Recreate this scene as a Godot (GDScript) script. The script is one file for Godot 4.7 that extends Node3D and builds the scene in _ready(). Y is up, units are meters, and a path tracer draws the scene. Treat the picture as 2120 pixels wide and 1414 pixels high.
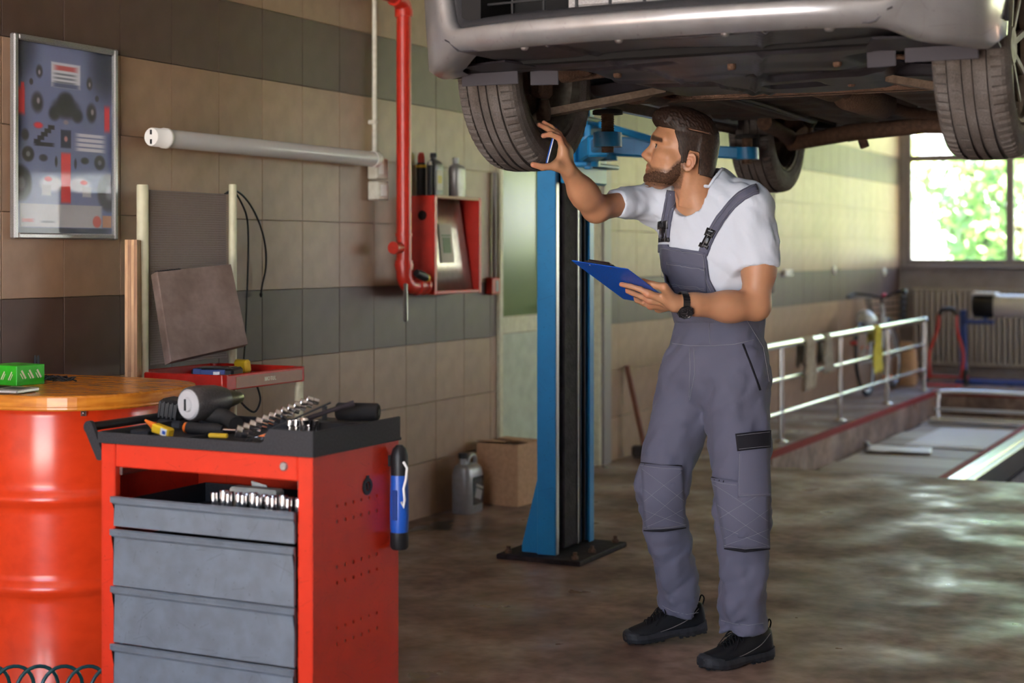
extends Node3D
# A repair shop: a mechanic under a lifted car, a tool trolley in front, a tiled wall on the left.
# The room's axes: the tiled wall is x = 0, the room runs along -z, the floor is y = 0.

const F := 3246.0
const EYE := Vector3(3.97, 1.335, 0.0)
const CR := Vector3(0.8925, 0, -0.4510)
const CF := Vector3(-0.4510, 0, -0.8925)
var M := {}
var taken := {}
var rng := RandomNumberGenerator.new()

# ---------------------------------------------------------------- where things stand
func at(px: float, py: float, depth: float) -> Vector3:
	return EYE + CR * ((px - 1060.0) / F * depth) + Vector3(0, -(py - 524.0) / F * depth, 0) + CF * depth

func onwall(px: float, py: float, off := 0.0) -> Vector3:
	var d := CR * ((px - 1060.0) / F) + Vector3(0, -(py - 524.0) / F, 0) + CF
	return EYE + d * ((off - EYE.x) / d.x)

func onfloor(px: float, py: float, h := 0.0) -> Vector3:
	return at(px, py, (EYE.y - h) * F / (py - 524.0))

func onend(px: float, py: float, z := -17.31) -> Vector3:
	var d := CR * ((px - 1060.0) / F) + Vector3(0, -(py - 524.0) / F, 0) + CF
	return EYE + d * ((z - EYE.z) / d.z)

# ---------------------------------------------------------------- mesh builder
class B:
	var st := SurfaceTool.new()
	var xf := Transform3D()
	var g := 1
	func _init() -> void:
		st.begin(Mesh.PRIMITIVE_TRIANGLES)

	func to(t: Transform3D) -> B:
		xf = t
		return self

	func pos(p: Vector3, turn := Vector3.ZERO) -> B:
		xf = Transform3D(Basis.from_euler(turn * PI / 180.0), p)
		return self

	func tris(v: PackedVector3Array, smooth := false, closed := true, uv := PackedVector2Array()) -> B:
		var vol := 0.0
		if closed and v.size() > 0:
			var o := v[0]
			for i in range(0, v.size(), 3):
				vol += (v[i] - o).dot((v[i + 1] - o).cross(v[i + 2] - o))
		g += 1
		st.set_smooth_group(g if smooth else -1)
		var flip := vol > 0.0
		for i in range(0, v.size(), 3):
			for k in ([0, 2, 1] if flip else [0, 1, 2]):
				if uv.size():
					st.set_uv(uv[i + k])
				st.add_vertex(xf * v[i + k])
		return self

	# a box with chamfered edges
	func box(c: Vector3, s: Vector3, b := 0.0) -> B:
		var h := s * 0.5
		var v := PackedVector3Array()
		if b <= 0.0:
			var p := []
			for i in 8:
				p.append(c + Vector3(h.x if i & 1 else -h.x, h.y if i & 2 else -h.y, h.z if i & 4 else -h.z))
			for q in [[0, 1, 3, 2], [4, 6, 7, 5], [0, 4, 5, 1], [2, 3, 7, 6], [0, 2, 6, 4], [1, 5, 7, 3]]:
				for k in [0, 1, 2, 0, 2, 3]:
					v.append(p[q[k]])
			return tris(v)
		b = minf(b, minf(h.x, minf(h.y, h.z)) * 0.95)
		var hull := []
		for i in 8:
			var sg := Vector3(1 if i & 1 else -1, 1 if i & 2 else -1, 1 if i & 4 else -1)
			hull.append([c + sg * Vector3(h.x, h.y - b, h.z - b), c + sg * Vector3(h.x - b, h.y, h.z - b), c + sg * Vector3(h.x - b, h.y - b, h.z)])
		for q in [[0, 0, 2, 6, 4], [0, 1, 5, 7, 3], [1, 0, 4, 5, 1], [1, 2, 3, 7, 6], [2, 0, 1, 3, 2], [2, 4, 6, 7, 5]]:
			for k in [1, 2, 3, 1, 3, 4]:
				v.append(hull[q[k]][q[0]])
		for e in [[0, 1, 1, 2], [2, 3, 1, 2], [4, 5, 1, 2], [6, 7, 1, 2], [0, 2, 0, 2], [1, 3, 0, 2], [4, 6, 0, 2], [5, 7, 0, 2], [0, 4, 0, 1], [1, 5, 0, 1], [2, 6, 0, 1], [3, 7, 0, 1]]:
			var a: Vector3 = hull[e[0]][e[2]]
			var a2: Vector3 = hull[e[0]][e[3]]
			var d: Vector3 = hull[e[1]][e[2]]
			var d2: Vector3 = hull[e[1]][e[3]]
			var out := ((a + a2 + d + d2) * 0.25 - c)
			quad_out(v, a, d, d2, a2, out)
		for i in 8:
			var n: Vector3 = (hull[i][0] + hull[i][1] + hull[i][2]) / 3.0 - c
			tri_out(v, hull[i][0], hull[i][1], hull[i][2], n)
		var w := PackedVector3Array()
		for i in range(0, v.size(), 3):
			tri_out(w, v[i], v[i + 1], v[i + 2], (v[i] + v[i + 1] + v[i + 2]) / 3.0 - c)
		return tris(w)

	static func tri_out(v: PackedVector3Array, a: Vector3, b: Vector3, c: Vector3, out: Vector3) -> void:
		if (b - a).cross(c - a).dot(out) > 0.0:
			v.append_array([a, c, b])
		else:
			v.append_array([a, b, c])

	static func quad_out(v: PackedVector3Array, a: Vector3, b: Vector3, c: Vector3, d: Vector3, out: Vector3) -> void:
		tri_out(v, a, b, c, out)
		tri_out(v, a, c, d, out)

	# rings of equal length joined into a skin, with flat ends
	func loft(rings: Array, caps := true, smooth := true, around := true, fold := false) -> B:
		var v := PackedVector3Array()
		var n: int = rings[0].size()
		var m := n if around else n - 1
		var rr := rings.size() if fold else rings.size() - 1
		for i in rr:
			var a = rings[i]
			var b = rings[(i + 1) % rings.size()]
			for j in m:
				var k := (j + 1) % n
				v.append_array([a[j], a[k], b[k], a[j], b[k], b[j]])
		var side := v.size()
		var cv := PackedVector3Array()
		if caps and not fold:
			for e in [0, rings.size() - 1]:
				var r = rings[e]
				var mid := Vector3.ZERO
				for p in r:
					mid += p
				mid /= n
				for j in n:
					var k := (j + 1) % n
					if e == 0:
						cv.append_array([mid, r[k], r[j]])
					else:
						cv.append_array([mid, r[j], r[k]])
		var vol := 0.0
		var o: Vector3 = v[0]
		for i in range(0, v.size(), 3):
			vol += (v[i] - o).dot((v[i + 1] - o).cross(v[i + 2] - o))
		for i in range(0, cv.size(), 3):
			vol += (cv[i] - o).dot((cv[i + 1] - o).cross(cv[i + 2] - o))
		if vol > 0.0:
			for arr in [v, cv]:
				pass
			for i in range(0, v.size(), 3):
				var t := v[i + 1]
				v[i + 1] = v[i + 2]
				v[i + 2] = t
			for i in range(0, cv.size(), 3):
				var t := cv[i + 1]
				cv[i + 1] = cv[i + 2]
				cv[i + 2] = t
		tris(v, smooth, false)
		if cv.size():
			tris(cv, false, false)
		return self

	# a round bar along points; r is a number or one radius for each point
	func tube(pts: Array, r, n := 10, caps := true, fold := false) -> B:
		var rings := []
		var up := Vector3.UP
		var c := pts.size()
		for i in c:
			var a: Vector3 = pts[(i - 1 + c) % c] if fold else pts[maxi(i - 1, 0)]
			var b: Vector3 = pts[(i + 1) % c] if fold else pts[mini(i + 1, c - 1)]
			var d := (b - a).normalized()
			if i == 0:
				up = Vector3.UP if absf(d.y) < 0.9 else Vector3.RIGHT
			var s := d.cross(up).normalized()
			up = s.cross(d).normalized()
			var rad: float = r[i] if r is Array else r
			var ring := PackedVector3Array()
			for j in n:
				var t := TAU * j / n
				ring.append(pts[i] + (s * cos(t) + up * sin(t)) * rad)
			rings.append(ring)
		return loft(rings, caps, true, true, fold)

	# a flat or square section swept along points; w across "side", t along the other
	func bar(a: Vector3, b: Vector3, w: float, t: float, upv := Vector3.UP, bev := 0.0) -> B:
		var d := b - a
		var z := d.normalized()
		if absf(z.dot(upv)) > 0.98:
			upv = Vector3.RIGHT
		var x := upv.cross(z).normalized()
		var y := z.cross(x)
		var keep := xf
		xf = keep * Transform3D(Basis(x, y, z), (a + b) * 0.5)
		box(Vector3.ZERO, Vector3(w, t, d.length()), bev)
		xf = keep
		return self

	# a profile of (radius, height) turned round y
	func lathe(prof: Array, n := 24, smooth := true, caps := true) -> B:
		var rings := []
		for p in prof:
			var ring := PackedVector3Array()
			for j in n:
				var t := TAU * j / n
				ring.append(Vector3(cos(t) * maxf(p.x, 0.0002), p.y, sin(t) * maxf(p.x, 0.0002)))
			rings.append(ring)
		return loft(rings, caps, smooth)

	# lathe whose profile corners stay crisp
	func lathe_hard(prof: Array, n := 24) -> B:
		for i in prof.size() - 1:
			var v := PackedVector3Array()
			for j in n:
				var t := TAU * j / n
				var u := TAU * (j + 1) / n
				var a := Vector3(cos(t) * prof[i].x, prof[i].y, sin(t) * prof[i].x)
				var b := Vector3(cos(u) * prof[i].x, prof[i].y, sin(u) * prof[i].x)
				var c := Vector3(cos(u) * prof[i + 1].x, prof[i + 1].y, sin(u) * prof[i + 1].x)
				var d := Vector3(cos(t) * prof[i + 1].x, prof[i + 1].y, sin(t) * prof[i + 1].x)
				v.append_array([a, c, b, a, d, c])
			tris(v, true, false)
		return self

	func cyl(a: Vector3, b: Vector3, r: float, n := 16, r2 := -1.0) -> B:
		return tube([a, b], [r, r if r2 < 0 else r2], n)

	# a polygon (x, y) with thickness along z
	func prism(poly: PackedVector2Array, z0: float, z1: float, smooth := false) -> B:
		var idx := Geometry2D.triangulate_polygon(poly)
		var v := PackedVector3Array()
		var n := poly.size()
		for j in n:
			var k := (j + 1) % n
			var a := Vector3(poly[j].x, poly[j].y, z0)
			var b := Vector3(poly[k].x, poly[k].y, z0)
			var c := Vector3(poly[k].x, poly[k].y, z1)
			var d := Vector3(poly[j].x, poly[j].y, z1)
			v.append_array([a, b, c, a, c, d])
		var area := 0.0
		for j in n:
			area += poly[j].cross(poly[(j + 1) % n])
		var cv := PackedVector3Array()
		for i in range(0, idx.size(), 3):
			var p := [poly[idx[i]], poly[idx[i + 1]], poly[idx[i + 2]]]
			if ((p[1] - p[0]).cross(p[2] - p[0]) > 0.0) != (area > 0.0):
				p = [p[0], p[2], p[1]]
			cv.append_array([Vector3(p[0].x, p[0].y, z1), Vector3(p[1].x, p[1].y, z1), Vector3(p[2].x, p[2].y, z1)])
			cv.append_array([Vector3(p[0].x, p[0].y, z0), Vector3(p[2].x, p[2].y, z0), Vector3(p[1].x, p[1].y, z0)])
		var all := v.duplicate()
		all.append_array(cv)
		var vol := 0.0
		for i in range(0, all.size(), 3):
			vol += (all[i] - all[0]).dot((all[i + 1] - all[0]).cross(all[i + 2] - all[0]))
		if vol > 0.0:
			for i in range(0, v.size(), 3):
				var t := v[i + 1]
				v[i + 1] = v[i + 2]
				v[i + 2] = t
			for i in range(0, cv.size(), 3):
				var t := cv[i + 1]
				cv[i + 1] = cv[i + 2]
				cv[i + 2] = t
		tris(v, smooth, false)
		tris(cv, false, false)
		return self

	func ball(c: Vector3, r: Vector3, n := 14) -> B:
		var rings := []
		for i in n / 2 + 1:
			var a := PI * i / (n / 2)
			var ring := PackedVector3Array()
			for j in n:
				var t := TAU * j / n
				var k := maxf(sin(a), 0.003)
				ring.append(c + Vector3(cos(t) * k * r.x, -cos(a) * r.y, sin(t) * k * r.z))
			rings.append(ring)
		return loft(rings, false)

	# a sheet with thickness, from a grid of points and the direction it thickens in
	func sheet(grid: Array, thick: float, dirs = null, smooth := true) -> B:
		var nr := grid.size()
		var nc: int = grid[0].size()
		var top := []
		for i in nr:
			var row := PackedVector3Array()
			for j in nc:
				var n: Vector3
				if dirs is Vector3:
					n = dirs
				elif dirs is Array:
					n = dirs[i][j]
				else:
					var a: Vector3 = grid[mini(i + 1, nr - 1)][j] - grid[maxi(i - 1, 0)][j]
					var b: Vector3 = grid[i][mini(j + 1, nc - 1)] - grid[i][maxi(j - 1, 0)]
					n = a.cross(b).normalized()
				row.append(grid[i][j] + n * thick)
			top.append(row)
		var v := PackedVector3Array()
		for i in nr - 1:
			for j in nc - 1:
				v.append_array([grid[i][j], grid[i + 1][j], grid[i + 1][j + 1], grid[i][j], grid[i + 1][j + 1], grid[i][j + 1]])
				v.append_array([top[i][j], top[i + 1][j + 1], top[i + 1][j], top[i][j], top[i][j + 1], top[i + 1][j + 1]])
		for i in nr - 1:
			for e in [[0, true], [nc - 1, false]]:
				var j: int = e[0]
				var q := [grid[i][j], top[i][j], top[i + 1][j], grid[i + 1][j]]
				if e[1]:
					q.reverse()
				q = [q[0], q[1], q[2], q[3]]
				v.append_array([q[3], q[2], q[1], q[3], q[1], q[0]])
		for j in nc - 1:
			for e in [[0, false], [nr - 1, true]]:
				var i: int = e[0]
				var q := [grid[i][j], top[i][j], top[i][j + 1], grid[i][j + 1]]
				if e[1]:
					q.reverse()
				v.append_array([q[3], q[2], q[1], q[3], q[1], q[0]])
		return tris(v, smooth, true)

	func mesh() -> ArrayMesh:
		st.generate_normals()
		return st.commit()

# ---------------------------------------------------------------- nodes
func put(b, called: String, m: Material, parent: Node = null, where := Vector3.ZERO) -> MeshInstance3D:
	var o := MeshInstance3D.new()
	o.mesh = b.mesh() if b is B else b
	o.material_override = m
	o.position = where
	o.name = numbered(called) if parent == null else called
	(self if parent == null else parent).add_child(o, true)
	return o

func numbered(called: String) -> String:
	taken[called] = taken.get(called, 0) + 1
	return called if taken[called] == 1 else "%s_%03d" % [called, taken[called] - 1]

func thing(called: String, label: String, category: String, where := Vector3.ZERO, turn := 0.0, group := "") -> Node3D:
	var o := Node3D.new()
	o.name = numbered(called)
	add_child(o, true)
	o.position = where
	o.rotation.y = deg_to_rad(turn)
	return tag(o, label, category, group)

func tag(o: Node3D, label: String, category: String, group := "", kind := "") -> Node3D:
	o.set_meta("label", label)
	o.set_meta("category", category)
	if group:
		o.set_meta("group", group)
	if kind:
		o.set_meta("kind", kind)
	return o

func setting(o: Node3D, label := "") -> Node3D:
	o.set_meta("kind", "structure")
	if label:
		o.set_meta("label", label)
	return o

func dup(o: Node3D, where: Vector3, turn := Vector3.ZERO, label := "") -> Node3D:
	var c: Node3D = o.duplicate()
	var base: String = str(o.name)
	if base.substr(base.length() - 4, 1) == "_" and base.right(3).is_valid_int():
		base = base.left(base.length() - 4)
	c.name = numbered(base)
	add_child(c, true)
	c.position = where
	c.rotation = turn * PI / 180.0
	if label:
		c.set_meta("label", label)
	return c

# ---------------------------------------------------------------- materials
func lin(r: float, g: float, b: float) -> Color:
	return Color(r, g, b).linear_to_srgb()

func noise_tex(freq: float, lo: Color, hi: Color, octaves := 4, size := 512, sd := 1, bias := 0.5, kind := FastNoiseLite.TYPE_SIMPLEX_SMOOTH) -> NoiseTexture2D:
	var n := FastNoiseLite.new()
	n.seed = sd
	n.noise_type = kind
	n.frequency = freq
	n.fractal_octaves = octaves
	var t := NoiseTexture2D.new()
	t.noise = n
	t.width = size
	t.height = size
	t.seamless = true
	t.generate_mipmaps = false
	var r := Gradient.new()
	r.set_color(0, lo)
	r.set_color(1, hi)
	r.set_offset(0, clampf(bias - 0.35, 0, 1))
	r.set_offset(1, clampf(bias + 0.35, 0, 1))
	t.color_ramp = r
	return t

func mat(c: Color, rough := 0.6, metal := 0.0, spec := 0.5) -> StandardMaterial3D:
	var m := StandardMaterial3D.new()
	m.albedo_color = c
	m.roughness = rough
	m.metallic = metal
	m.metallic_specular = spec
	m.cull_mode = BaseMaterial3D.CULL_DISABLED
	return m

# multiply a grain over the colour and, if asked, relief (in centimetres)
func grain(m: StandardMaterial3D, tex: Texture2D, scale: Vector3, bump_tex: Texture2D = null, bump := 0.0) -> StandardMaterial3D:
	m.albedo_texture = tex
	m.uv1_triplanar = true
	m.uv1_scale = scale
	if bump_tex:
		m.heightmap_enabled = true
		m.heightmap_texture = bump_tex
		m.heightmap_scale = bump
	return m

func stains(m: StandardMaterial3D, tex: Texture2D, scale: Vector3) -> StandardMaterial3D:
	m.detail_enabled = true
	m.detail_albedo = tex
	m.detail_blend_mode = BaseMaterial3D.BLEND_MODE_MUL
	m.detail_uv_layer = BaseMaterial3D.DETAIL_UV_2
	m.uv2_triplanar = true
	m.uv2_scale = scale
	return m

func _ready() -> void:
	rng.seed = 7
	# camera: level, the lens shifted down, focused on the mechanic
	var cam := Camera3D.new()
	cam.name = "camera"
	cam.projection = Camera3D.PROJECTION_FRUSTUM
	cam.near = 0.1
	cam.far = 400.0
	cam.size = 2.0 * 707.0 / F * 0.1
	cam.frustum_offset = Vector2(0, -183.0 / F * 0.1)
	cam.transform = Transform3D(Basis(CR, Vector3.UP, -CF), EYE)
	var lens := CameraAttributesPhysical.new()
	lens.frustum_focal_length = 55.0
	lens.frustum_focus_distance = 5.15
	lens.frustum_near = 0.1
	lens.frustum_far = 400.0
	lens.exposure_aperture = 2.4
	cam.attributes = lens
	add_child(cam)
	cam.current = true
	# sky and sun: daylight comes in through the open gate behind the camera, the rear windows and the glazed door
	var e := Environment.new()
	e.tonemap_mode = Environment.TONE_MAPPER_LINEAR
	e.tonemap_exposure = 16.5
	e.background_mode = Environment.BG_SKY
	var sky := Sky.new()
	var air := ProceduralSkyMaterial.new()
	air.sky_top_color = Color(0.50, 0.64, 0.86)
	air.sky_horizon_color = Color(0.93, 0.94, 0.93)
	air.ground_horizon_color = Color(0.62, 0.63, 0.55)
	air.ground_bottom_color = Color(0.45, 0.44, 0.40)
	air.sky_curve = 0.2
	air.sky_energy_multiplier = 1.0
	sky.sky_material = air
	e.sky = sky
	e.background_energy_multiplier = 1.0
	e.sdfgi_enabled = true
	e.ssao_enabled = true
	e.ssil_enabled = true
	var w := WorldEnvironment.new()
	w.name = "environment"
	w.environment = e
	add_child(w)
	var sun := DirectionalLight3D.new()
	sun.name = "sun"
	sun.light_color = Color(1.0, 0.97, 0.93)
	sun.light_energy = 5.0
	sun.light_angular_distance = 0.6
	sun.shadow_enabled = true
	sun.rotation_degrees = Vector3(-52, 62, 0)
	add_child(sun)
	materials()
	room()
	outside()
	objects()

func materials() -> void:
	var fine := noise_tex(0.11, Color(0.80, 0.80, 0.80), Color(1, 1, 1), 3, 256, 3)
	var speck := noise_tex(0.35, Color(0.82, 0.82, 0.82), Color(1, 1, 1), 2, 256, 4)
	var blotch := noise_tex(0.012, Color(0.72, 0.69, 0.66), Color(1, 1, 1), 6, 512, 9, 0.40)
	var soft := noise_tex(0.014, Color(0.92, 0.91, 0.90), Color(1, 1, 1), 4, 512, 5, 0.45)
	var relief := noise_tex(0.09, Color(0.2, 0.2, 0.2), Color(0.8, 0.8, 0.8), 4, 256, 6)
	var scratch := scratches(512, 120, 260)
	M.fine = fine
	M.speck = speck
	M.blotch = blotch
	M.soft = soft
	M.relief = relief
	M.scratch = scratch
	# tiles, a few tones of each
	M.tile_beige = []
	M.tile_brown = []
	for i in 4:
		var k := 1.0 + 0.05 * (i - 1.5)
		M.tile_beige.append(stains(grain(mat(lin(0.370 * k, 0.224 * k, 0.134 * k), 0.42), speck, Vector3(9, 9, 9)), soft, Vector3(1.1 + i * 0.13, 0.9, 1.0)))
		M.tile_brown.append(stains(grain(mat(lin(0.096 * k, 0.053 * k, 0.038 * k), 0.48), speck, Vector3(9, 9, 9)), soft, Vector3(1.1 + i * 0.13, 0.9, 1.0)))
	M.grout = grain(mat(lin(0.32, 0.225, 0.155), 0.9), speck, Vector3(8, 8, 8))
	M.plaster = grain(mat(lin(0.50, 0.46, 0.44), 0.85), soft, Vector3(0.4, 0.4, 0.4))
	M.grey_plaster = grain(mat(lin(0.30, 0.26, 0.24), 0.85), soft, Vector3(0.6, 0.6, 0.6))
	M.ceiling = mat(lin(0.50, 0.47, 0.45), 0.9)
	# concrete floor: brown grey, oil stains, patches polished by traffic
	var fl := mat(lin(0.30, 0.203, 0.155), 1.0, 0.0, 0.4)
	grain(fl, noise_tex(0.006, Color(0.68, 0.65, 0.63), Color(1, 1, 1), 6, 1024, 21, 0.42), Vector3(0.23, 0.23, 0.23))
	stains(fl, noise_tex(0.022, Color(0.78, 0.76, 0.74), Color(1.0, 1.0, 1.0), 7, 1024, 22, 0.36), Vector3(0.47, 0.47, 0.47))
	fl.uv1_world_triplanar = true
	fl.uv2_triplanar = true
	fl.roughness_texture = noise_tex(0.007, Color(0.27, 0.27, 0.27), Color(0.72, 0.72, 0.72), 6, 1024, 23, 0.47)
	fl.heightmap_enabled = true
	fl.heightmap_texture = noise_tex(0.02, Color(0.3, 0.3, 0.3), Color(0.7, 0.7, 0.7), 6, 1024, 24)
	fl.heightmap_scale = 0.35
	M.floor = fl
	M.pit_wall = grain(mat(lin(0.20, 0.17, 0.15), 0.8), blotch, Vector3(0.8, 0.8, 0.8))
	M.kerb_red = grain(mat(lin(0.20, 0.018, 0.014), 0.7, 0.0, 0.3), scratch, Vector3(2, 2, 2))
	M.frame_grey = mat(lin(0.22, 0.19, 0.18), 0.45)
	M.cream = grain(mat(lin(0.60, 0.58, 0.40), 0.45), soft, Vector3(2, 2, 2))
	M.pale_green = grain(mat(lin(0.46, 0.52, 0.40), 0.4), soft, Vector3(1, 1, 1))
	var gl := mat(Color(0.9, 0.95, 0.92, 0.06), 0.03)
	gl.transparency = BaseMaterial3D.TRANSPARENCY_ALPHA
	M.glass = gl
	var fg := mat(Color(0.44, 0.50, 0.34), 0.15)
	fg.backlight_enabled = true
	fg.backlight = Color(0.46, 0.50, 0.38)
	M.frosted = fg
	# paints, metals, plastics
	M.red = grain(mat(lin(0.68, 0.036, 0.012), 0.30), scratch, Vector3(1.6, 1.6, 1.6))
	M.drum_red = grain(mat(lin(0.74, 0.050, 0.010), 0.22), noise_tex(0.02, Color(0.93, 0.90, 0.89), Color(1, 1, 1), 5, 512, 31, 0.28), Vector3(1.4, 1.4, 1.4))
	M.pipe_red = grain(mat(lin(0.52, 0.028, 0.014), 0.34), soft, Vector3(2, 2, 2))
	M.lift_blue = grain(mat(lin(0.012, 0.205, 0.46), 0.34), scratch, Vector3(1.2, 1.2, 1.2))
	M.greasy = grain(mat(lin(0.030, 0.024, 0.027), 0.7, 0.0, 0.22), blotch, Vector3(2.5, 2.5, 2.5), relief, 0.15)
	M.black = mat(lin(0.012, 0.012, 0.013), 0.45, 0.0, 0.4)
	M.black_matt = mat(lin(0.014, 0.013, 0.013), 0.8, 0.0, 0.3)
	M.rubber = grain(mat(lin(0.026, 0.024, 0.023), 0.66, 0.0, 0.35), fine, Vector3(6, 6, 6))
	M.dark_grey = grain(mat(lin(0.034, 0.034, 0.038), 0.55, 0.0, 0.36), fine, Vector3(5, 5, 5))
	M.drawer_grey = stains(grain(mat(lin(0.165, 0.195, 0.230), 0.36), soft, Vector3(2, 2, 2)), scratch, Vector3(1.3, 1.3, 1.3))
	M.chrome = mat(lin(0.72, 0.72, 0.73), 0.16, 1.0)
	M.steel = grain(mat(lin(0.46, 0.45, 0.44), 0.32, 1.0), fine, Vector3(6, 6, 6))
	M.alu = grain(mat(lin(0.60, 0.60, 0.60), 0.38, 0.9), fine, Vector3(8, 8, 8))
	M.rust = grain(mat(lin(0.130, 0.070, 0.042), 0.75, 0.2), blotch, Vector3(5, 5, 5), relief, 0.3)
	M.white = mat(lin(0.74, 0.73, 0.69), 0.4)
	M.white_plastic = grain(mat(lin(0.64, 0.62, 0.52), 0.4), soft, Vector3(3, 3, 3))
	M.cardboard = grain(mat(lin(0.46, 0.27, 0.145), 0.8), soft, Vector3(4, 4, 4))
	M.wood = wood(Color(0.52, 0.30, 0.13), Color(0.80, 0.52, 0.26), 3)
	M.table_wood = wood(Color(0.66, 0.37, 0.09), Color(0.85, 0.56, 0.19), 5)
	M.table_wood.roughness = 0.26
	M.ply = wood(Color(0.62, 0.44, 0.28), Color(0.85, 0.68, 0.48), 8, true)
	M.handle_wood = wood(Color(0.34, 0.17, 0.08), Color(0.52, 0.28, 0.14), 9, true)
	M.plank = wood(Color(0.46, 0.40, 0.33), Color(0.66, 0.59, 0.50), 11)
	M.yellow = mat(lin(0.72, 0.46, 0.02), 0.4)
	M.blue = mat(lin(0.012, 0.085, 0.42), 0.35)
	M.foliage = foliage_mat(Color(0.60, 0.64, 0.36))
	M.foliage2 = foliage_mat(Color(0.36, 0.50, 0.28))
	M.foliage3 = foliage_mat(Color(0.66, 0.70, 0.38))
	M.bark = grain(mat(lin(0.12, 0.085, 0.06), 0.9), blotch, Vector3(3, 3, 3))
	M.grass = grain(mat(lin(0.23, 0.26, 0.10), 0.9), noise_tex(0.05, Color(0.6, 0.6, 0.5), Color(1, 1, 1), 5, 512, 40), Vector3(0.3, 0.3, 0.3))
	M.yard = grain(mat(lin(0.42, 0.40, 0.37), 0.9), soft, Vector3(0.2, 0.2, 0.2))

# worn paint: a nearly even coat, short scratches and chips
func scratches(size: int, lines: int, chips: int) -> ImageTexture:
	var im := Image.create(size, size, false, Image.FORMAT_RGB8)
	var n := FastNoiseLite.new()
	n.seed = 77
	n.frequency = 0.01
	n.fractal_octaves = 4
	for y in size:
		for x in size:
			# blend two halves so that the edges meet
			var f := x / float(size)
			var v := lerpf(n.get_noise_2d(x, y), n.get_noise_2d(x - size, y), f)
			var w := 0.955 + 0.05 * v
			im.set_pixel(x, y, Color(w, w, w))
	var r := RandomNumberGenerator.new()
	r.seed = 4
	for k in lines:
		var p := Vector2(r.randf(), r.randf()) * size
		var a := r.randfn(0.0, 0.5) + (PI / 2 if r.randf() < 0.4 else 0.0)
		var c := Color(0.72, 0.70, 0.70) if r.randf() < 0.7 else Color(1, 1, 1)
		for i in r.randi_range(6, 50):
			var q := p + Vector2.from_angle(a) * i
			var xi := posmod(int(q.x), size)
			var yi := posmod(int(q.y), size)
			im.set_pixel(xi, yi, im.get_pixel(xi, yi).lerp(c, 0.6))
	for k in chips:
		var xi := r.randi() % size
		var yi := r.randi() % size
		var c := Color(0.55, 0.5, 0.5).lerp(Color(0.8, 0.78, 0.78), r.randf())
		for i in r.randi_range(1, 4):
			im.set_pixel(posmod(xi + r.randi() % 3, size), posmod(yi + r.randi() % 3, size), c)
	return ImageTexture.create_from_image(im)

func wood(a: Color, b: Color, sd: int, upright := false) -> StandardMaterial3D:
	var n := FastNoiseLite.new()
	n.seed = sd
	n.frequency = 0.02
	n.fractal_octaves = 4
	var im := Image.create(256, 256, false, Image.FORMAT_RGB8)
	for y in 256:
		for x in 256:
			var v := 0.5 + 0.5 * n.get_noise_2d(x * 0.35, y * 5.0)
			v = clampf(v + 0.18 * sin(y * 0.45 + 4.0 * n.get_noise_2d(x * 0.6, y * 1.4)), 0, 1)
			im.set_pixel(y if upright else x, x if upright else y, a.lerp(b, v))
	var m := mat(Color.WHITE, 0.55)
	m.albedo_texture = ImageTexture.create_from_image(im)
	m.uv1_triplanar = true
	m.uv1_scale = Vector3(2.2, 2.2, 2.2)
	return m

func foliage_mat(c: Color) -> StandardMaterial3D:
	var m := mat(c, 0.55)
	m.backlight_enabled = true
	m.backlight = c * 0.9
	return m

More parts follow.
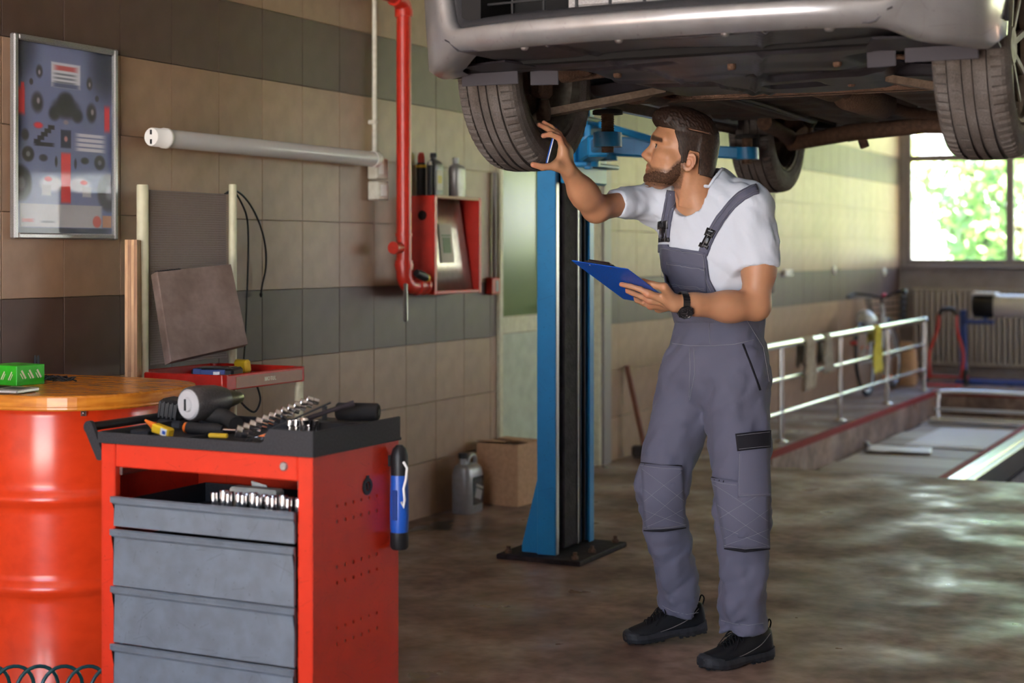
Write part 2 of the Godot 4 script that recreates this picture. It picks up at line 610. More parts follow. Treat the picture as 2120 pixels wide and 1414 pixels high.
# the shell: walls, ceiling, floor, pit, windows, doors
func room() -> void:
	# floor slab round the recess in the second bay
	var b := B.new()
	b.box(Vector3(4.85, -0.15, -3.38), Vector3(10.3, 0.30, 12.16))
	b.box(Vector3(0.24, -0.15, -12.48), Vector3(1.08, 0.30, 6.04))
	b.box(Vector3(4.85, -0.15, -16.405), Vector3(10.3, 0.30, 1.81))
	b.box(Vector3(7.4, -0.15, -12.48), Vector3(5.2, 0.30, 6.04))
	var fl := put(b, "floor", M.floor)
	setting(fl, "brown grey stained concrete floor with worn shiny patches")
	b = B.new()
	b.box(Vector3(0.73, -0.9, -12.48), Vector3(0.098, 1.196, 6.1))
	b.box(Vector3(2.85, -0.9, -15.55), Vector3(4.2, 1.196, 0.098))
	b.box(Vector3(2.85, -0.9, -9.41), Vector3(4.2, 1.196, 0.098))
	b.box(Vector3(4.85, -0.9, -12.48), Vector3(0.098, 1.196, 6.1))
	b.box(Vector3(2.8, -1.55, -12.48), Vector3(4.2, 0.1, 6.2))
	b.box(Vector3(1.39, -0.36, -12.48), Vector3(1.215, 0.16, 6.03))
	b.box(Vector3(1.95, -0.9, -12.48), Vector3(0.09, 0.92, 6.03))
	setting(put(b, "floor_recess", M.pit_wall), "recess in the floor with dark concrete sides")
	b = B.new()
	b.box(Vector3(0.772, -0.022, -12.49), Vector3(0.024, 0.050, 6.02), 0.003)
	b.box(Vector3(2.87, -0.022, -15.508), Vector3(4.16, 0.050, 0.024), 0.003)
	setting(put(b, "trim_1", M.kerb_red), "dull red painted edge of the floor recess")
	# left wall: a backing with a doorway, tiles laid on it one by one
	b = B.new()
	b.box(Vector3(-0.16, 2.1005, -2.485), Vector3(0.296, 4.199, 10.37))
	b.box(Vector3(-0.16, 3.15, -8.375), Vector3(0.296, 2.1, 1.41))
	b.box(Vector3(-0.16, 2.1005, -13.195), Vector3(0.296, 4.199, 8.23))
	var wl := put(b, "wall_left", M.grout)
	setting(wl, "wall clad in square beige tiles with two dark brown bands")
	var one := B.new().box(Vector3.ZERO, Vector3(0.0125, 0.2978, 0.2978), 0.0010).mesh()
	var rest_light := B.new()
	var rest_dark := B.new()
	for row in 14:
		var y0 := -0.023 + 0.3 * row
		var dark := row == 3 or row == 7
		for col in range(-30, 46):
			var z := -3.993 - 0.3 * col - 0.15
			var hgt := 0.2965
			var yc := y0 + 0.15
			if row == 0:
				hgt = 0.2725
				yc = 0.1385
			if y0 + 0.3 > 4.2:
				continue
			var z0 := z + 0.148
			var z1 := z - 0.148
			if z0 > 2.4:
				continue
			var doorway := y0 + 0.28 < 2.1
			if z1 < -17.30:
				if z0 < -17.2:
					continue
				z1 = -17.30
			if doorway:
				if z0 < -7.67 and z1 > -9.08:
					continue
				if z0 > -7.67 and z1 < -7.67:
					z1 = -7.668
				if z0 > -9.08 and z1 < -9.08:
					z0 = -9.082
			var seen := (z0 < -3.3 and z1 > -8.2 and row <= 8) or (z0 < -8.3 and z1 > -16.6 and row <= 5)
			if z0 - z1 < 0.02:
				continue
			if seen:
				var k := rng.randi() % 4
				var tile := put(one, "tile", (M.tile_brown if dark else M.tile_beige)[k], wl, Vector3(-0.006, yc, (z0 + z1) * 0.5))
				tile.scale = Vector3(1, hgt / 0.2965, (z0 - z1) / 0.2965)
				tile.position.x += rng.randf_range(-0.0006, 0.0006)
			else:
				(rest_dark if dark else rest_light).box(Vector3(-0.006, yc, (z0 + z1) * 0.5), Vector3(0.0125, hgt, z0 - z1))
	for r in [[rest_light, M.tile_beige[1]], [rest_dark, M.tile_brown[1]]]:
		put(r[0], "tile_field", r[1], wl).set_meta("kind", "stuff")
	# end wall with a row of windows
	b = B.new()
	b.box(Vector3(4.84, 0.595, -17.46), Vector3(10.32, 1.19, 0.30))
	b.box(Vector3(4.84, 3.65, -17.46), Vector3(10.32, 1.1, 0.30))
	for x in [[-0.32, 0.05], [2.32, 2.6], [4.85, 5.15], [7.4, 7.7], [9.95, 10.0]]:
		b.box(Vector3((x[0] + x[1]) * 0.5, 2.145, -17.46), Vector3(x[1] - x[0], 1.91, 0.30))
	setting(put(b, "wall_back", M.grey_plaster), "grey rendered end wall below the windows")
	var n := 0
	for x in [[0.05, 2.32], [2.6, 4.85], [5.15, 7.4], [7.7, 9.95]]:
		n += 1
		window("window_%d" % n, x[0], x[1])
	# right wall, gate wall behind the camera, ceiling
	b = B.new()
	b.box(Vector3(10.15, 0.5, -7.455), Vector3(0.3, 1.0, 20.31))
	b.box(Vector3(10.15, 3.75, -7.455), Vector3(0.3, 0.9, 20.31))
	for z in [[2.7, -12.4], [-16.4, -17.61]]:
		b.box(Vector3(10.15, 2.15, (z[0] + z[1]) * 0.5), Vector3(0.3, 2.3, z[0] - z[1]))
	setting(put(b, "wall_right", M.plaster), "plastered side wall with one wide window")
	side_window("window_5", -14.4)
	b = B.new()
	b.box(Vector3(5, 3.95, 2.55), Vector3(10.6, 0.5, 0.3))
	b.box(Vector3(0.3, 1.85, 2.55), Vector3(1.2, 3.7, 0.3))
	b.box(Vector3(6.95, 1.85, 2.55), Vector3(6.7, 3.7, 0.3))
	setting(put(b, "wall_front", M.plaster), "wall with a wide open workshop gate")
	b = B.new()
	b.box(Vector3(5, 4.3, -7.455), Vector3(10.6, 0.2, 20.6))
	setting(put(b, "ceiling", M.ceiling))
	glazed_door()

func window(called: String, x0: float, x1: float) -> void:
	var root := Node3D.new()
	root.name = called
	add_child(root, true)
	root.position = Vector3((x0 + x1) * 0.5, 1.19, -17.36)
	setting(root, "grey framed window with a fixed light above")
	var wd := x1 - x0
	var f := B.new()
	for x in [-wd * 0.5 + 0.035, wd * 0.5 - 0.035]:
		f.box(Vector3(x, 0.955, 0), Vector3(0.07, 1.91, 0.07), 0.006)
	for y in [0.04, 1.18, 1.875]:
		f.box(Vector3(0, y, 0), Vector3(wd - 0.14, 0.075, 0.068), 0.006)
	f.box(Vector3(-0.02, 0.955, 0.0), Vector3(0.085, 1.84, 0.072), 0.006)
	put(f, "window_frame", M.frame_grey, root)
	for p in [[-1, 0], [1, 0], [-1, 1], [1, 1]]:
		var w := wd * 0.5 - 0.09
		var h := 1.06 if p[1] == 0 else 0.61
		put(B.new().box(Vector3(p[0] * (w * 0.5 + 0.04) - 0.02, 0.61 if p[1] == 0 else 1.53, 0), Vector3(w + 0.02, h, 0.008)), "pane", M.glass, root)
	put(B.new().box(Vector3(0, -0.005, 0.06), Vector3(wd + 0.05, 0.03, 0.17), 0.006), "window_sill", M.frame_grey, root)

func side_window(called: String, z: float) -> void:
	var root := Node3D.new()
	root.name = called
	add_child(root, true)
	root.position = Vector3(10.12, 1.0, z)
	setting(root, "wide side window with grey frame")
	var f := B.new()
	for k in 5:
		f.box(Vector3(0, 1.15, -1.97 + 0.985 * k), Vector3(0.06, 2.3, 0.06), 0.005)
	for y in [0.03, 1.5, 2.27]:
		f.box(Vector3(0, y, 0), Vector3(0.056, 0.06, 3.99), 0.005)
	put(f, "window_frame", M.frame_grey, root)
	for k in 4:
		put(B.new().box(Vector3(0, 1.15, -1.477 + 0.985 * k), Vector3(0.008, 2.2, 0.93)), "pane", M.glass, root)

func glazed_door() -> void:
	var root := Node3D.new()
	root.name = "door_1"
	add_child(root, true)
	root.position = Vector3(0, 0, -8.375)
	setting(root, "double door with frosted green glass above pale panels")
	var f := B.new()
	for z in [0.683, -0.683]:
		f.box(Vector3(-0.04, 1.05, z), Vector3(0.12, 2.1, 0.044), 0.005)
	f.box(Vector3(-0.04, 2.075, 0), Vector3(0.118, 0.05, 1.32), 0.005)
	put(f, "door_frame", M.cream, root)
	var j := B.new().box(Vector3(0.016, 1.05, -0.755), Vector3(0.04, 2.1, 0.12), 0.004)
	put(j, "door_post", M.frame_grey, root)
	for s in [1, -1]:
		var zc: float = s * 0.332
		var leaf := B.new()
		for z in [zc - 0.285, zc + 0.285]:
			leaf.box(Vector3(-0.05, 1.025, z), Vector3(0.05, 2.04, 0.08), 0.006)
		for y in [0.06, 0.93, 2.0]:
			leaf.box(Vector3(-0.05, y, zc), Vector3(0.048, 0.10, 0.50), 0.006)
		var lf := put(leaf, "door_leaf", M.cream, root)
		put(B.new().box(Vector3(-0.05, 0.495, zc), Vector3(0.03, 0.78, 0.50), 0.004), "door_panel", M.pale_green, lf)
		put(B.new().box(Vector3(-0.05, 1.465, zc), Vector3(0.008, 0.98, 0.50)), "pane", M.frosted, lf)
	var h := B.new()
	h.cyl(Vector3(-0.025, 1.02, 0.05), Vector3(0.03, 1.02, 0.05), 0.009)
	h.tube([Vector3(0.03, 1.02, 0.05), Vector3(0.034, 1.02, 0.08), Vector3(0.034, 1.02, 0.17)], 0.008)
	put(h, "door_handle", M.black, root)

# what stands outside the windows: yard, trees and shrubs
func outside() -> void:
	var g := B.new()
	g.box(Vector3(5, -0.25, -60), Vector3(240, 0.2, 84.5))
	g.box(Vector3(-60, -0.25, -7.45), Vector3(119.4, 0.2, 20.3))
	g.box(Vector3(70, -0.25, -7.45), Vector3(119.4, 0.2, 20.3))
	tag(put(g, "lawn", M.grass), "green lawn outside the rear windows", "lawn", "", "stuff")
	setting(put(B.new().box(Vector3(5, -0.25, 43.7), Vector3(240, 0.2, 82)), "yard", M.yard), "concrete yard in front of the gates")
	var leaf := B.new()
	leaf.tris(PackedVector3Array([Vector3(0, 0, 0), Vector3(0.06, 0.01, 0.09), Vector3(0, 0.02, 0.22), Vector3(0, 0, 0), Vector3(0, 0.02, 0.22), Vector3(-0.06, 0.01, 0.09)]), false, false)
	var lm := leaf.mesh()
	var spots := [[0.2, -24.5, 5.6, 1], [2.8, -27.0, 6.8, 0], [5.6, -25.5, 5.4, 2], [8.6, -28.0, 7.2, 0], [-3.4, -27.5, 6.6, 0], [12.0, -26.0, 6.0, 1]]
	var words := ["tree with bright green leaves in the garden behind the rear windows", "tree with dark green leaves in the garden behind the rear windows", "tree with pale yellow green leaves in the garden behind the rear windows"]
	for s in spots:
		tree(Vector3(s[0], -0.13, s[1]), s[2], s[3], lm, words[s[3]])
	for s in [[-1.3, -7.9, 1.9], [-1.5, -9.2, 2.2], [-1.35, -8.6, 1.6]]:
		shrub(Vector3(s[0], -0.13, s[1]), s[2], lm)

func leaves(count: int, lm: Mesh, place: Callable, m: Material, parent: Node3D, called: String) -> void:
	var mm := MultiMesh.new()
	mm.transform_format = MultiMesh.TRANSFORM_3D
	mm.mesh = lm
	mm.instance_count = count
	for i in count:
		mm.set_instance_transform(i, Transform3D(Basis.from_euler(Vector3(rng.randf_range(-1.4, 1.4), rng.randf() * TAU, rng.randf_range(-1, 1))).scaled(Vector3.ONE * rng.randf_range(0.8, 1.7)), place.call()))
	var o := MultiMeshInstance3D.new()
	o.multimesh = mm
	o.material_override = m
	o.name = called
	o.set_meta("kind", "stuff")
	parent.add_child(o, true)

func tree(p: Vector3, h: float, kind: int, lm: Mesh, label: String) -> void:
	var t := thing("garden_tree", label, "tree", p, 0, "garden trees behind the rear windows")
	var b := B.new()
	b.tube([Vector3(0, 0, 0), Vector3(0.05, h * 0.3, 0.03), Vector3(0, h * 0.75, 0)], [0.14, 0.10, 0.04], 9)
	for k in 5:
		var a := k * 2.4
		b.tube([Vector3(0, h * (0.22 + 0.09 * k), 0), Vector3(cos(a) * 0.6, h * (0.34 + 0.09 * k), sin(a) * 0.6), Vector3(cos(a) * 1.1, h * (0.40 + 0.1 * k), sin(a) * 1.1)], [0.05, 0.035, 0.012], 7)
	put(b, "trunk", M.bark, t)
	var blobs := []
	for k in 16:
		var a := rng.randf() * TAU
		var yy := rng.randf_range(0.16, 0.95)
		var rr := (0.55 + 0.9 * sin(PI * yy)) * rng.randf_range(0.4, 1.1)
		blobs.append([Vector3(cos(a) * rr, h * yy, sin(a) * rr), rng.randf_range(0.45, 0.9)])
	leaves(2600, lm, func():
		var bl = blobs[rng.randi() % blobs.size()]
		var d := Vector3(rng.randfn(), rng.randfn(), rng.randfn()).normalized()
		return bl[0] + d * bl[1] * pow(rng.randf(), 0.4),
		[M.foliage, M.foliage2, M.foliage3][kind], t, "crown")

func shrub(p: Vector3, h: float, lm: Mesh) -> void:
	var t := thing("garden_shrub", "green shrub growing outside the frosted glass door", "shrub", p, 0, "shrubs outside the glazed door")
	var b := B.new()
	for k in 4:
		b.tube([Vector3(0, 0, 0), Vector3(cos(k * 1.6) * 0.2, h * 0.5, sin(k * 1.6) * 0.2), Vector3(cos(k * 1.6) * 0.3, h * 0.9, sin(k * 1.6) * 0.3)], [0.03, 0.02, 0.008], 6)
	put(b, "stem", M.bark, t)
	leaves(900, lm, func():
		return Vector3(rng.randfn() * 0.26, rng.randf_range(0.1, 1.0) * h, rng.randfn() * 0.3), M.foliage, t, "foliage")

# ---------------------------------------------------------------- the car on the lift
func c(u: float, y: float, w: float) -> Vector3:
	return Vector3(u, y - 1.595, w)

func tyre_mesh() -> ArrayMesh:
	# section across the tyre: (offset across, radius, how deep the cross grooves cut here)
	var sec := []
	var r := 0.315
	for s in [[-0.074, 0.205, 0], [-0.092, 0.222, 0], [-0.101, 0.245, 0], [-0.102, 0.268, 0], [-0.098, 0.286, 0], [-0.092, 0.299, 0.002], [-0.084, 0.3065, 0.006], [-0.066, 0.3115, 0.0065], [-0.0575, 0.3125, 0.004], [-0.0570, 0.3045, 0], [-0.0470, 0.3045, 0], [-0.0465, 0.3142, 0], [-0.030, 0.3148, 0.003], [-0.0185, 0.315, 0], [-0.0180, 0.3065, 0], [-0.0095, 0.3065, 0], [-0.0090, 0.315, 0]]:
		sec.append(s)
	var half := sec.size()
	for i in half:
		var s = sec[half - 1 - i]
		sec.append([-s[0], s[1], s[2]])
	for s in [[0.066, 0.203, 0], [0.0, 0.200, 0], [-0.066, 0.203, 0]]:
		sec.append(s)
	var n := 288
	var rings := []
	for j in n:
		var t := TAU * j / n
		var ring := PackedVector3Array()
		for i in sec.size():
			var s = sec[i]
			var cut: float = s[2]
			var hit := (j + (2 if s[0] > 0 else 0)) % 4 == 0
			if absf(s[0]) < 0.04:
				hit = (j + int(absf(s[0]) * 60.0)) % 8 == 0
			var rad: float = s[1] - (cut if hit else 0.0)
			ring.append(Vector3(s[0], cos(t) * rad, sin(t) * rad))
		rings.append(ring)
	return B.new().loft(rings, false, false, true, true).mesh()

func wheel(parent: Node3D, where: Vector3, side: float, tm: ArrayMesh, rm: ArrayMesh, dm: ArrayMesh, steer := 0.0) -> void:
	var o := Node3D.new()
	o.name = "wheel"
	parent.add_child(o, true)
	o.position = where
	o.rotation_degrees = Vector3(0, steer, 0)
	put(tm, "tyre", M.tyre, o)
	var rim := put(rm, "rim", M.rim, o)
	rim.scale.x = side
	var dd := put(dm, "brake_disc", M.rust, o)
	dd.scale.x = side

func car() -> void:
	M.flap = mat(lin(0.060, 0.056, 0.064), 0.85, 0.0, 0.25)
	M.tyre = stains(grain(mat(lin(0.160, 0.138, 0.126), 0.78, 0.0, 0.3), M.fine, Vector3(6, 6, 6)), M.blotch, Vector3(1.7, 1.7, 1.7))
	M.rim = grain(mat(lin(0.22, 0.20, 0.17), 0.5, 0.6), M.blotch, Vector3(4, 4, 4))
	var paint := stains(grain(mat(lin(0.42, 0.42, 0.43), 0.30, 0.55), M.soft, Vector3(1.5, 1.5, 1.5)), M.scratch, Vector3(1.0, 1.0, 1.0))
	paint.clearcoat_enabled = true
	paint.clearcoat = 0.6
	paint.clearcoat_roughness = 0.12
	M.paint = paint
	M.under = stains(grain(mat(lin(0.036, 0.032, 0.040), 0.42), M.fine, Vector3(3, 3, 3)), M.blotch, Vector3(1.6, 1.6, 1.6))
	M.pan = stains(grain(mat(lin(0.088, 0.058, 0.042), 0.7), M.fine, Vector3(3, 3, 3)), M.blotch, Vector3(2.2, 2.2, 2.2))
	M.arm = stains(grain(mat(lin(0.23, 0.165, 0.12), 0.6, 0.2), M.fine, Vector3(3, 3, 3)), M.blotch, Vector3(4, 4, 4))
	var t := thing("car", "silver car raised on the lift with its underside showing", "car", Vector3(2.46, 1.595, -4.52))
	# wheels
	var tm := tyre_mesh()
	var rb := B.new().to(Transform3D(Basis(Vector3(0, 0, 1), PI / 2), Vector3.ZERO))
	rb.lathe_hard([Vector2(0.203, -0.085), Vector2(0.213, -0.09), Vector2(0.213, -0.082), Vector2(0.196, -0.07), Vector2(0.186, -0.01), Vector2(0.188, 0.05), Vector2(0.200, 0.075), Vector2(0.214, 0.083), Vector2(0.214, 0.091), Vector2(0.203, 0.086)], 48)
	rb.lathe_hard([Vector2(0.197, 0.06), Vector2(0.176, 0.072), Vector2(0.172, 0.06), Vector2(0.19, 0.05)], 48)
	rb.lathe_hard([Vector2(0.0, 0.07), Vector2(0.05, 0.07), Vector2(0.066, 0.055), Vector2(0.066, 0.02), Vector2(0.0, 0.02)], 24)
	for k in 10:
		rb.to(Transform3D(Basis(Vector3(0, 0, 1), PI / 2) * Basis(Vector3.UP, TAU * k / 10.0), Vector3.ZERO))
		rb.bar(Vector3(0.05, 0.055, 0), Vector3(0.185, 0.062, 0), 0.026, 0.02, Vector3.UP, 0.004)
	var rm := rb.mesh()
	var db := B.new().to(Transform3D(Basis(Vector3(0, 0, 1), PI / 2), Vector3.ZERO))
	db.lathe_hard([Vector2(0, 0.03), Vector2(0.14, 0.03), Vector2(0.14, 0.008), Vector2(0.07, 0.008), Vector2(0.06, -0.03), Vector2(0.0, -0.03)], 32)
	db.xf = Transform3D()
	db.box(Vector3(0.0, 0.11, -0.06), Vector3(0.07, 0.08, 0.12), 0.01)
	db.box(Vector3(0.05, 0.0, 0.0), Vector3(0.05, 0.16, 0.09), 0.012)
	var dm := db.mesh()
	wheel(t, c(-0.72, 1.912, 0), 1.0, tm, rm, dm, 0.0)
	wheel(t, c(0.72, 1.912, 0), -1.0, tm, rm, dm, 0.0)
	wheel(t, c(-0.72, 1.930, -2.54), 1.0, tm, rm, dm)
	wheel(t, c(0.72, 1.930, -2.54), -1.0, tm, rm, dm)
	bumper(t)
	# body above the wheels
	var b := B.new()
	var rings := []
	for s in [[0.62, 0.66, 2.30, 2.44], [0.45, 0.78, 2.28, 2.52], [0.0, 0.835, 2.28, 2.58], [-0.42, 0.845, 2.28, 2.62], [-0.55, 0.85, 2.28, 2.66], [-1.0, 0.85, 2.28, 2.98], [-1.3, 0.85, 2.28, 3.06], [-2.2, 0.85, 2.28, 3.08], [-2.8, 0.845, 2.28, 3.02], [-3.15, 0.82, 2.28, 2.80], [-3.28, 0.74, 2.28, 2.60]]:
		var ring := PackedVector3Array()
		var hw: float = s[1]
		var lo: float = s[2]
		var hi: float = s[3]
		var belt := minf(2.56, hi - 0.02)
		var top := hw - 0.16 - clampf((hi - 2.6) * 0.25, 0, 0.14)
		for p in [[-hw, lo], [-hw - 0.01, (lo + belt) * 0.5], [-hw + 0.02, belt], [-top, hi - 0.03], [-top + 0.12, hi], [top - 0.12, hi], [top, hi - 0.03], [hw - 0.02, belt], [hw + 0.01, (lo + belt) * 0.5], [hw, lo], [0.3, lo], [-0.3, lo]]:
			ring.append(c(p[0], p[1], s[0]))
		rings.append(ring)
	put(b.loft(rings, true, false), "body_shell", M.paint, t)
	for s in [-1, 1]:
		put(B.new().box(c(s * 0.78, 2.075, -1.26), Vector3(0.13, 0.41, 1.72), 0.03), "door_skin", M.paint, t)
		put(B.new().box(c(s * 0.79, 2.09, -3.02), Vector3(0.10, 0.38, 0.40), 0.03), "rear_quarter", M.paint, t)
	b = B.new()
	b.loft([PackedVector3Array([c(-0.80, 1.92, -2.95), c(0.80, 1.92, -2.95), c(0.80, 2.28, -2.95), c(-0.80, 2.28, -2.95)]), PackedVector3Array([c(-0.76, 1.94, -3.30), c(0.76, 1.94, -3.30), c(0.76, 2.28, -3.34), c(-0.76, 2.28, -3.34)])], true, false)
	put(b, "rear_bumper", M.paint, t)
	# wheel wells and engine bay block
	for w in [0.0, -2.54]:
		for s in [-1, 1]:
			b = B.new()
			var arch := []
			for k in 13:
				var a := PI * k / 12.0
				var ring := PackedVector3Array()
				for q in [[0.50, 0.36], [0.835, 0.36], [0.835, 0.375], [0.50, 0.375]]:
					ring.append(c(s * q[0], 1.93 + sin(a) * q[1], w + cos(a) * q[1]))
				arch.append(ring)
			b.loft(arch, true, false)
			b.box(c(s * 0.505, 2.12, w), Vector3(0.02, 0.34, 0.72))
			put(b, "wheel_well", M.black_matt, t)
	undertray(t)
	floorpan(t)

func plan(u: float) -> Vector2:
	# front face of the bumper seen from above, with its outward direction angle
	var pts := [[0.0, 0.80], [0.2, 0.795], [0.4, 0.772], [0.54, 0.735], [0.65, 0.68], [0.735, 0.60], [0.79, 0.51], [0.815, 0.42], [0.83, 0.345]]
	var k := clampf(absf(u), 0.0, 1.0) * (pts.size() - 1)
	var i := mini(int(k), pts.size() - 2)
	var f := k - i
	var p0 = pts[maxi(i - 1, 0)] if i > 0 else [-0.2, 0.795]
	var p1 = pts[i]
	var p2 = pts[i + 1]
	var p3 = pts[mini(i + 2, pts.size() - 1)]
	var o := Vector2(p1[0], p1[1]).cubic_interpolate(Vector2(p2[0], p2[1]), Vector2(p0[0], p0[1]), Vector2(p3[0], p3[1]), f)
	return Vector2(o.x * signf(u), o.y)

func bumper(t: Node3D) -> void:
	var n := 96
	var skin := []
	var lip := []
	for i in n + 1:
		var u := -1.0 + 2.0 * i / n
		var p := plan(u)
		var q := plan(clampf(u + 0.01, -1, 1)) - plan(clampf(u - 0.01, -1, 1))
		var nrm := Vector2(-q.y, q.x).normalized()
		if nrm.y < 0:
			nrm = -nrm
		var a := absf(u)
		var low := lerpf(1.893, 1.858, smoothstep(0.42, 0.62, a))
		low = lerpf(low, 1.885, smoothstep(0.86, 1.0, a))
		# opening in the middle: its lower edge lifts off at the ends
		var edge := 1.953 + 0.36 * smoothstep(0.455, 0.60, a) + 0.06 * pow(smoothstep(0.40, 0.5, a), 2.0)
		var prof := [[-0.10, low + 0.012], [-0.055, low + 0.002], [-0.025, low], [-0.006, low + 0.012], [0.006, lerpf(low, edge, 0.35)], [0.012, lerpf(low, edge, 0.62)], [0.010, lerpf(low, edge, 0.85)], [0.002, edge - 0.003], [-0.012, edge + 0.001], [-0.030, edge + 0.002]]
		var row := PackedVector3Array()
		for s in prof:
			row.append(c(p.x + nrm.x * s[0], s[1], p.y + nrm.y * s[0]))
		skin.append(row)
		var r2 := PackedVector3Array()
		for s in [[-0.028, edge - 0.012], [-0.028, edge + 0.002], [-0.034, edge + 0.022], [-0.075, edge + 0.034], [-0.12, edge + 0.036]]:
			r2.append(c(p.x + nrm.x * s[0], s[1], p.y + nrm.y * s[0]))
		if a < 0.60:
			lip.append(r2)
	put(B.new().sheet(skin, 0.004), "bumper", M.paint, t)
	put(B.new().sheet(lip, 0.003), "grille_surround", M.dark_grey, t)
	# upper bumper and bonnet edge above the opening
	var up := []
	for i in n + 1:
		var u := -1.0 + 2.0 * i / n
		var p := plan(u)
		var row := PackedVector3Array()
		for s in [[0.0, 2.235], [0.01, 2.29], [0.004, 2.36], [-0.06, 2.43], [-0.2, 2.46]]:
			row.append(c(p.x * (1.0 + s[0] * 0.6), s[1], p.y + s[0]))
		up.append(row)
	put(B.new().sheet(up, 0.004), "nose_panel", M.paint, t)
	# mesh grille, radiator behind it
	var g := B.new()
	for k in 12:
		var u := -0.55 + 0.10 * k
		g.bar(c(u, 1.955, 0.655 - 0.10 * u * u), c(u, 2.24, 0.655 - 0.10 * u * u), 0.005, 0.012, Vector3.BACK)
	for y in [1.985, 2.03, 2.075, 2.12, 2.165, 2.21]:
		for k in 11:
			var u := -0.55 + 0.10 * k
			g.bar(c(u, y, 0.660 - 0.10 * u * u), c(u + 0.10, y, 0.660 - 0.10 * (u + 0.1) * (u + 0.1)), 0.009, 0.006)
	put(g, "grille", M.black, t)
	var r := B.new().box(c(0, 2.12, 0.52), Vector3(0.66, 0.33, 0.03), 0.004)
	for k in 20:
		r.box(c(0.0, 1.965 + 0.0155 * k, 0.538), Vector3(0.62, 0.004, 0.012))
	put(r, "radiator", M.steel, t)
	put(B.new().box(c(0, 2.09, 0.44), Vector3(1.08, 0.42, 0.06)).box(c(-0.56, 2.1, 0.55), Vector3(0.06, 0.38, 0.25)).box(c(0.56, 2.1, 0.55), Vector3(0.06, 0.38, 0.25)), "crash_panel", M.black_matt, t)
	# deflector flaps ahead of the front wheels, tow lugs
	for s in [-1, 1]:
		var f := B.new()
		f.pos(c(s * 0.665, 1.862, 0.365), Vector3(6, 0, 0)).box(Vector3.ZERO, Vector3(0.19, 0.050, 0.005), 0.002)
		put(f, "air_deflector", M.flap, t)
		f = B.new()
		f.pos(c(s * 0.50, 1.858, 0.33), Vector3(6, s * -14, 0)).box(Vector3.ZERO, Vector3(0.085, 0.05, 0.005), 0.002)
		put(f, "air_deflector", M.flap, t)
	for s in [[-0.375, 0.715, 1.0], [-0.09, 0.735, 1.0], [0.20, 0.73, 1.0], [0.46, 0.70, 1.2]]:
		put(B.new().pos(c(s[0], 1.891, s[1])).lathe([Vector2(0.0, -0.008), Vector2(0.008 * s[2], -0.006), Vector2(0.011 * s[2], 0.0), Vector2(0.011 * s[2], 0.006)], 12), "clip", M.alu, t)

func undertray(t: Node3D) -> void:
	# one moulded plastic shield: steps, ribs and a hump below the engine
	var n := 90
	var m := 84
	var rows := []
	for j in m + 1:
		var w := 0.72 - 1.21 * j / m
		var row := PackedVector3Array()
		var span := lerpf(0.62, 0.43, smoothstep(0.40, 0.28, w))
		if w < -0.25:
			span = lerpf(0.43, 0.71, smoothstep(-0.30, -0.42, w))
		for i in n + 1:
			var u := -span + 2.0 * span * i / n
			var y := 1.893
			y -= 0.018 * smoothstep(0.46, 0.40, w)
			y -= 0.012 * smoothstep(0.22, 0.12, w) * smoothstep(0.40, 0.33, absf(u + 0.02))
			y += 0.030 * smoothstep(0.03, 0.02, absf(w - 0.33)) * smoothstep(0.16, 0.14, absf(u + 0.25))
			y += 0.022 * smoothstep(0.07, 0.05, absf(w + 0.10)) * smoothstep(0.12, 0.10, absf(u + 0.23))
			y += 0.030 * smoothstep(0.05, 0.045, absf(w + 0.28)) * smoothstep(0.09, 0.08, absf(u - 0.08))
			y += 0.018 * smoothstep(0.10, 0.09, absf(w + 0.05)) * smoothstep(0.20, 0.18, absf(u - 0.23))
			y -= 0.009 * smoothstep(0.012, 0.004, absf(u - 0.05 - 0.35 * w))
			y -= 0.008 * smoothstep(0.010, 0.004, absf(u + 0.16 + 0.2 * w))
			y -= 0.008 * smoothstep(0.010, 0.004, absf(w - 0.05 + 0.06 * u))
			y += 0.012 * smoothstep(0.014, 0.006, absf(w - 0.47 + 0.08 * u * u))
			y += 0.035 * smoothstep(span - 0.05, span, absf(u))
			y += 0.004 * sin(u * 9.0 + w * 5.0)
			row.append(c(u, y, w))
		rows.append(row)
	put(B.new().sheet(rows, 0.004, Vector3.UP), "undertray", M.under, t)
	for s in [[-0.32, 0.20], [0.05, 0.24], [0.34, 0.18], [-0.12, -0.36], [0.24, -0.36], [-0.42, -0.30]]:
		put(B.new().pos(c(s[0], 1.863, s[1])).lathe([Vector2(0, -0.006), Vector2(0.010, -0.005), Vector2(0.013, 0.0), Vector2(0.013, 0.012)], 10), "screw", M.rust, t)
	# sealing lip and splash panels up to the wheel wells
	for s in [-1, 1]:
		var sp := B.new()
		sp.bar(c(s * 0.62, 1.884, 0.50), c(s * 0.56, 1.876, 0.34), 0.20, 0.006, Vector3.UP)
		sp.bar(c(s * 0.70, 1.885, 0.40), c(s * 0.70, 1.868, 0.33), 0.22, 0.006, Vector3.UP)
		put(sp, "splash_panel", M.under, t)

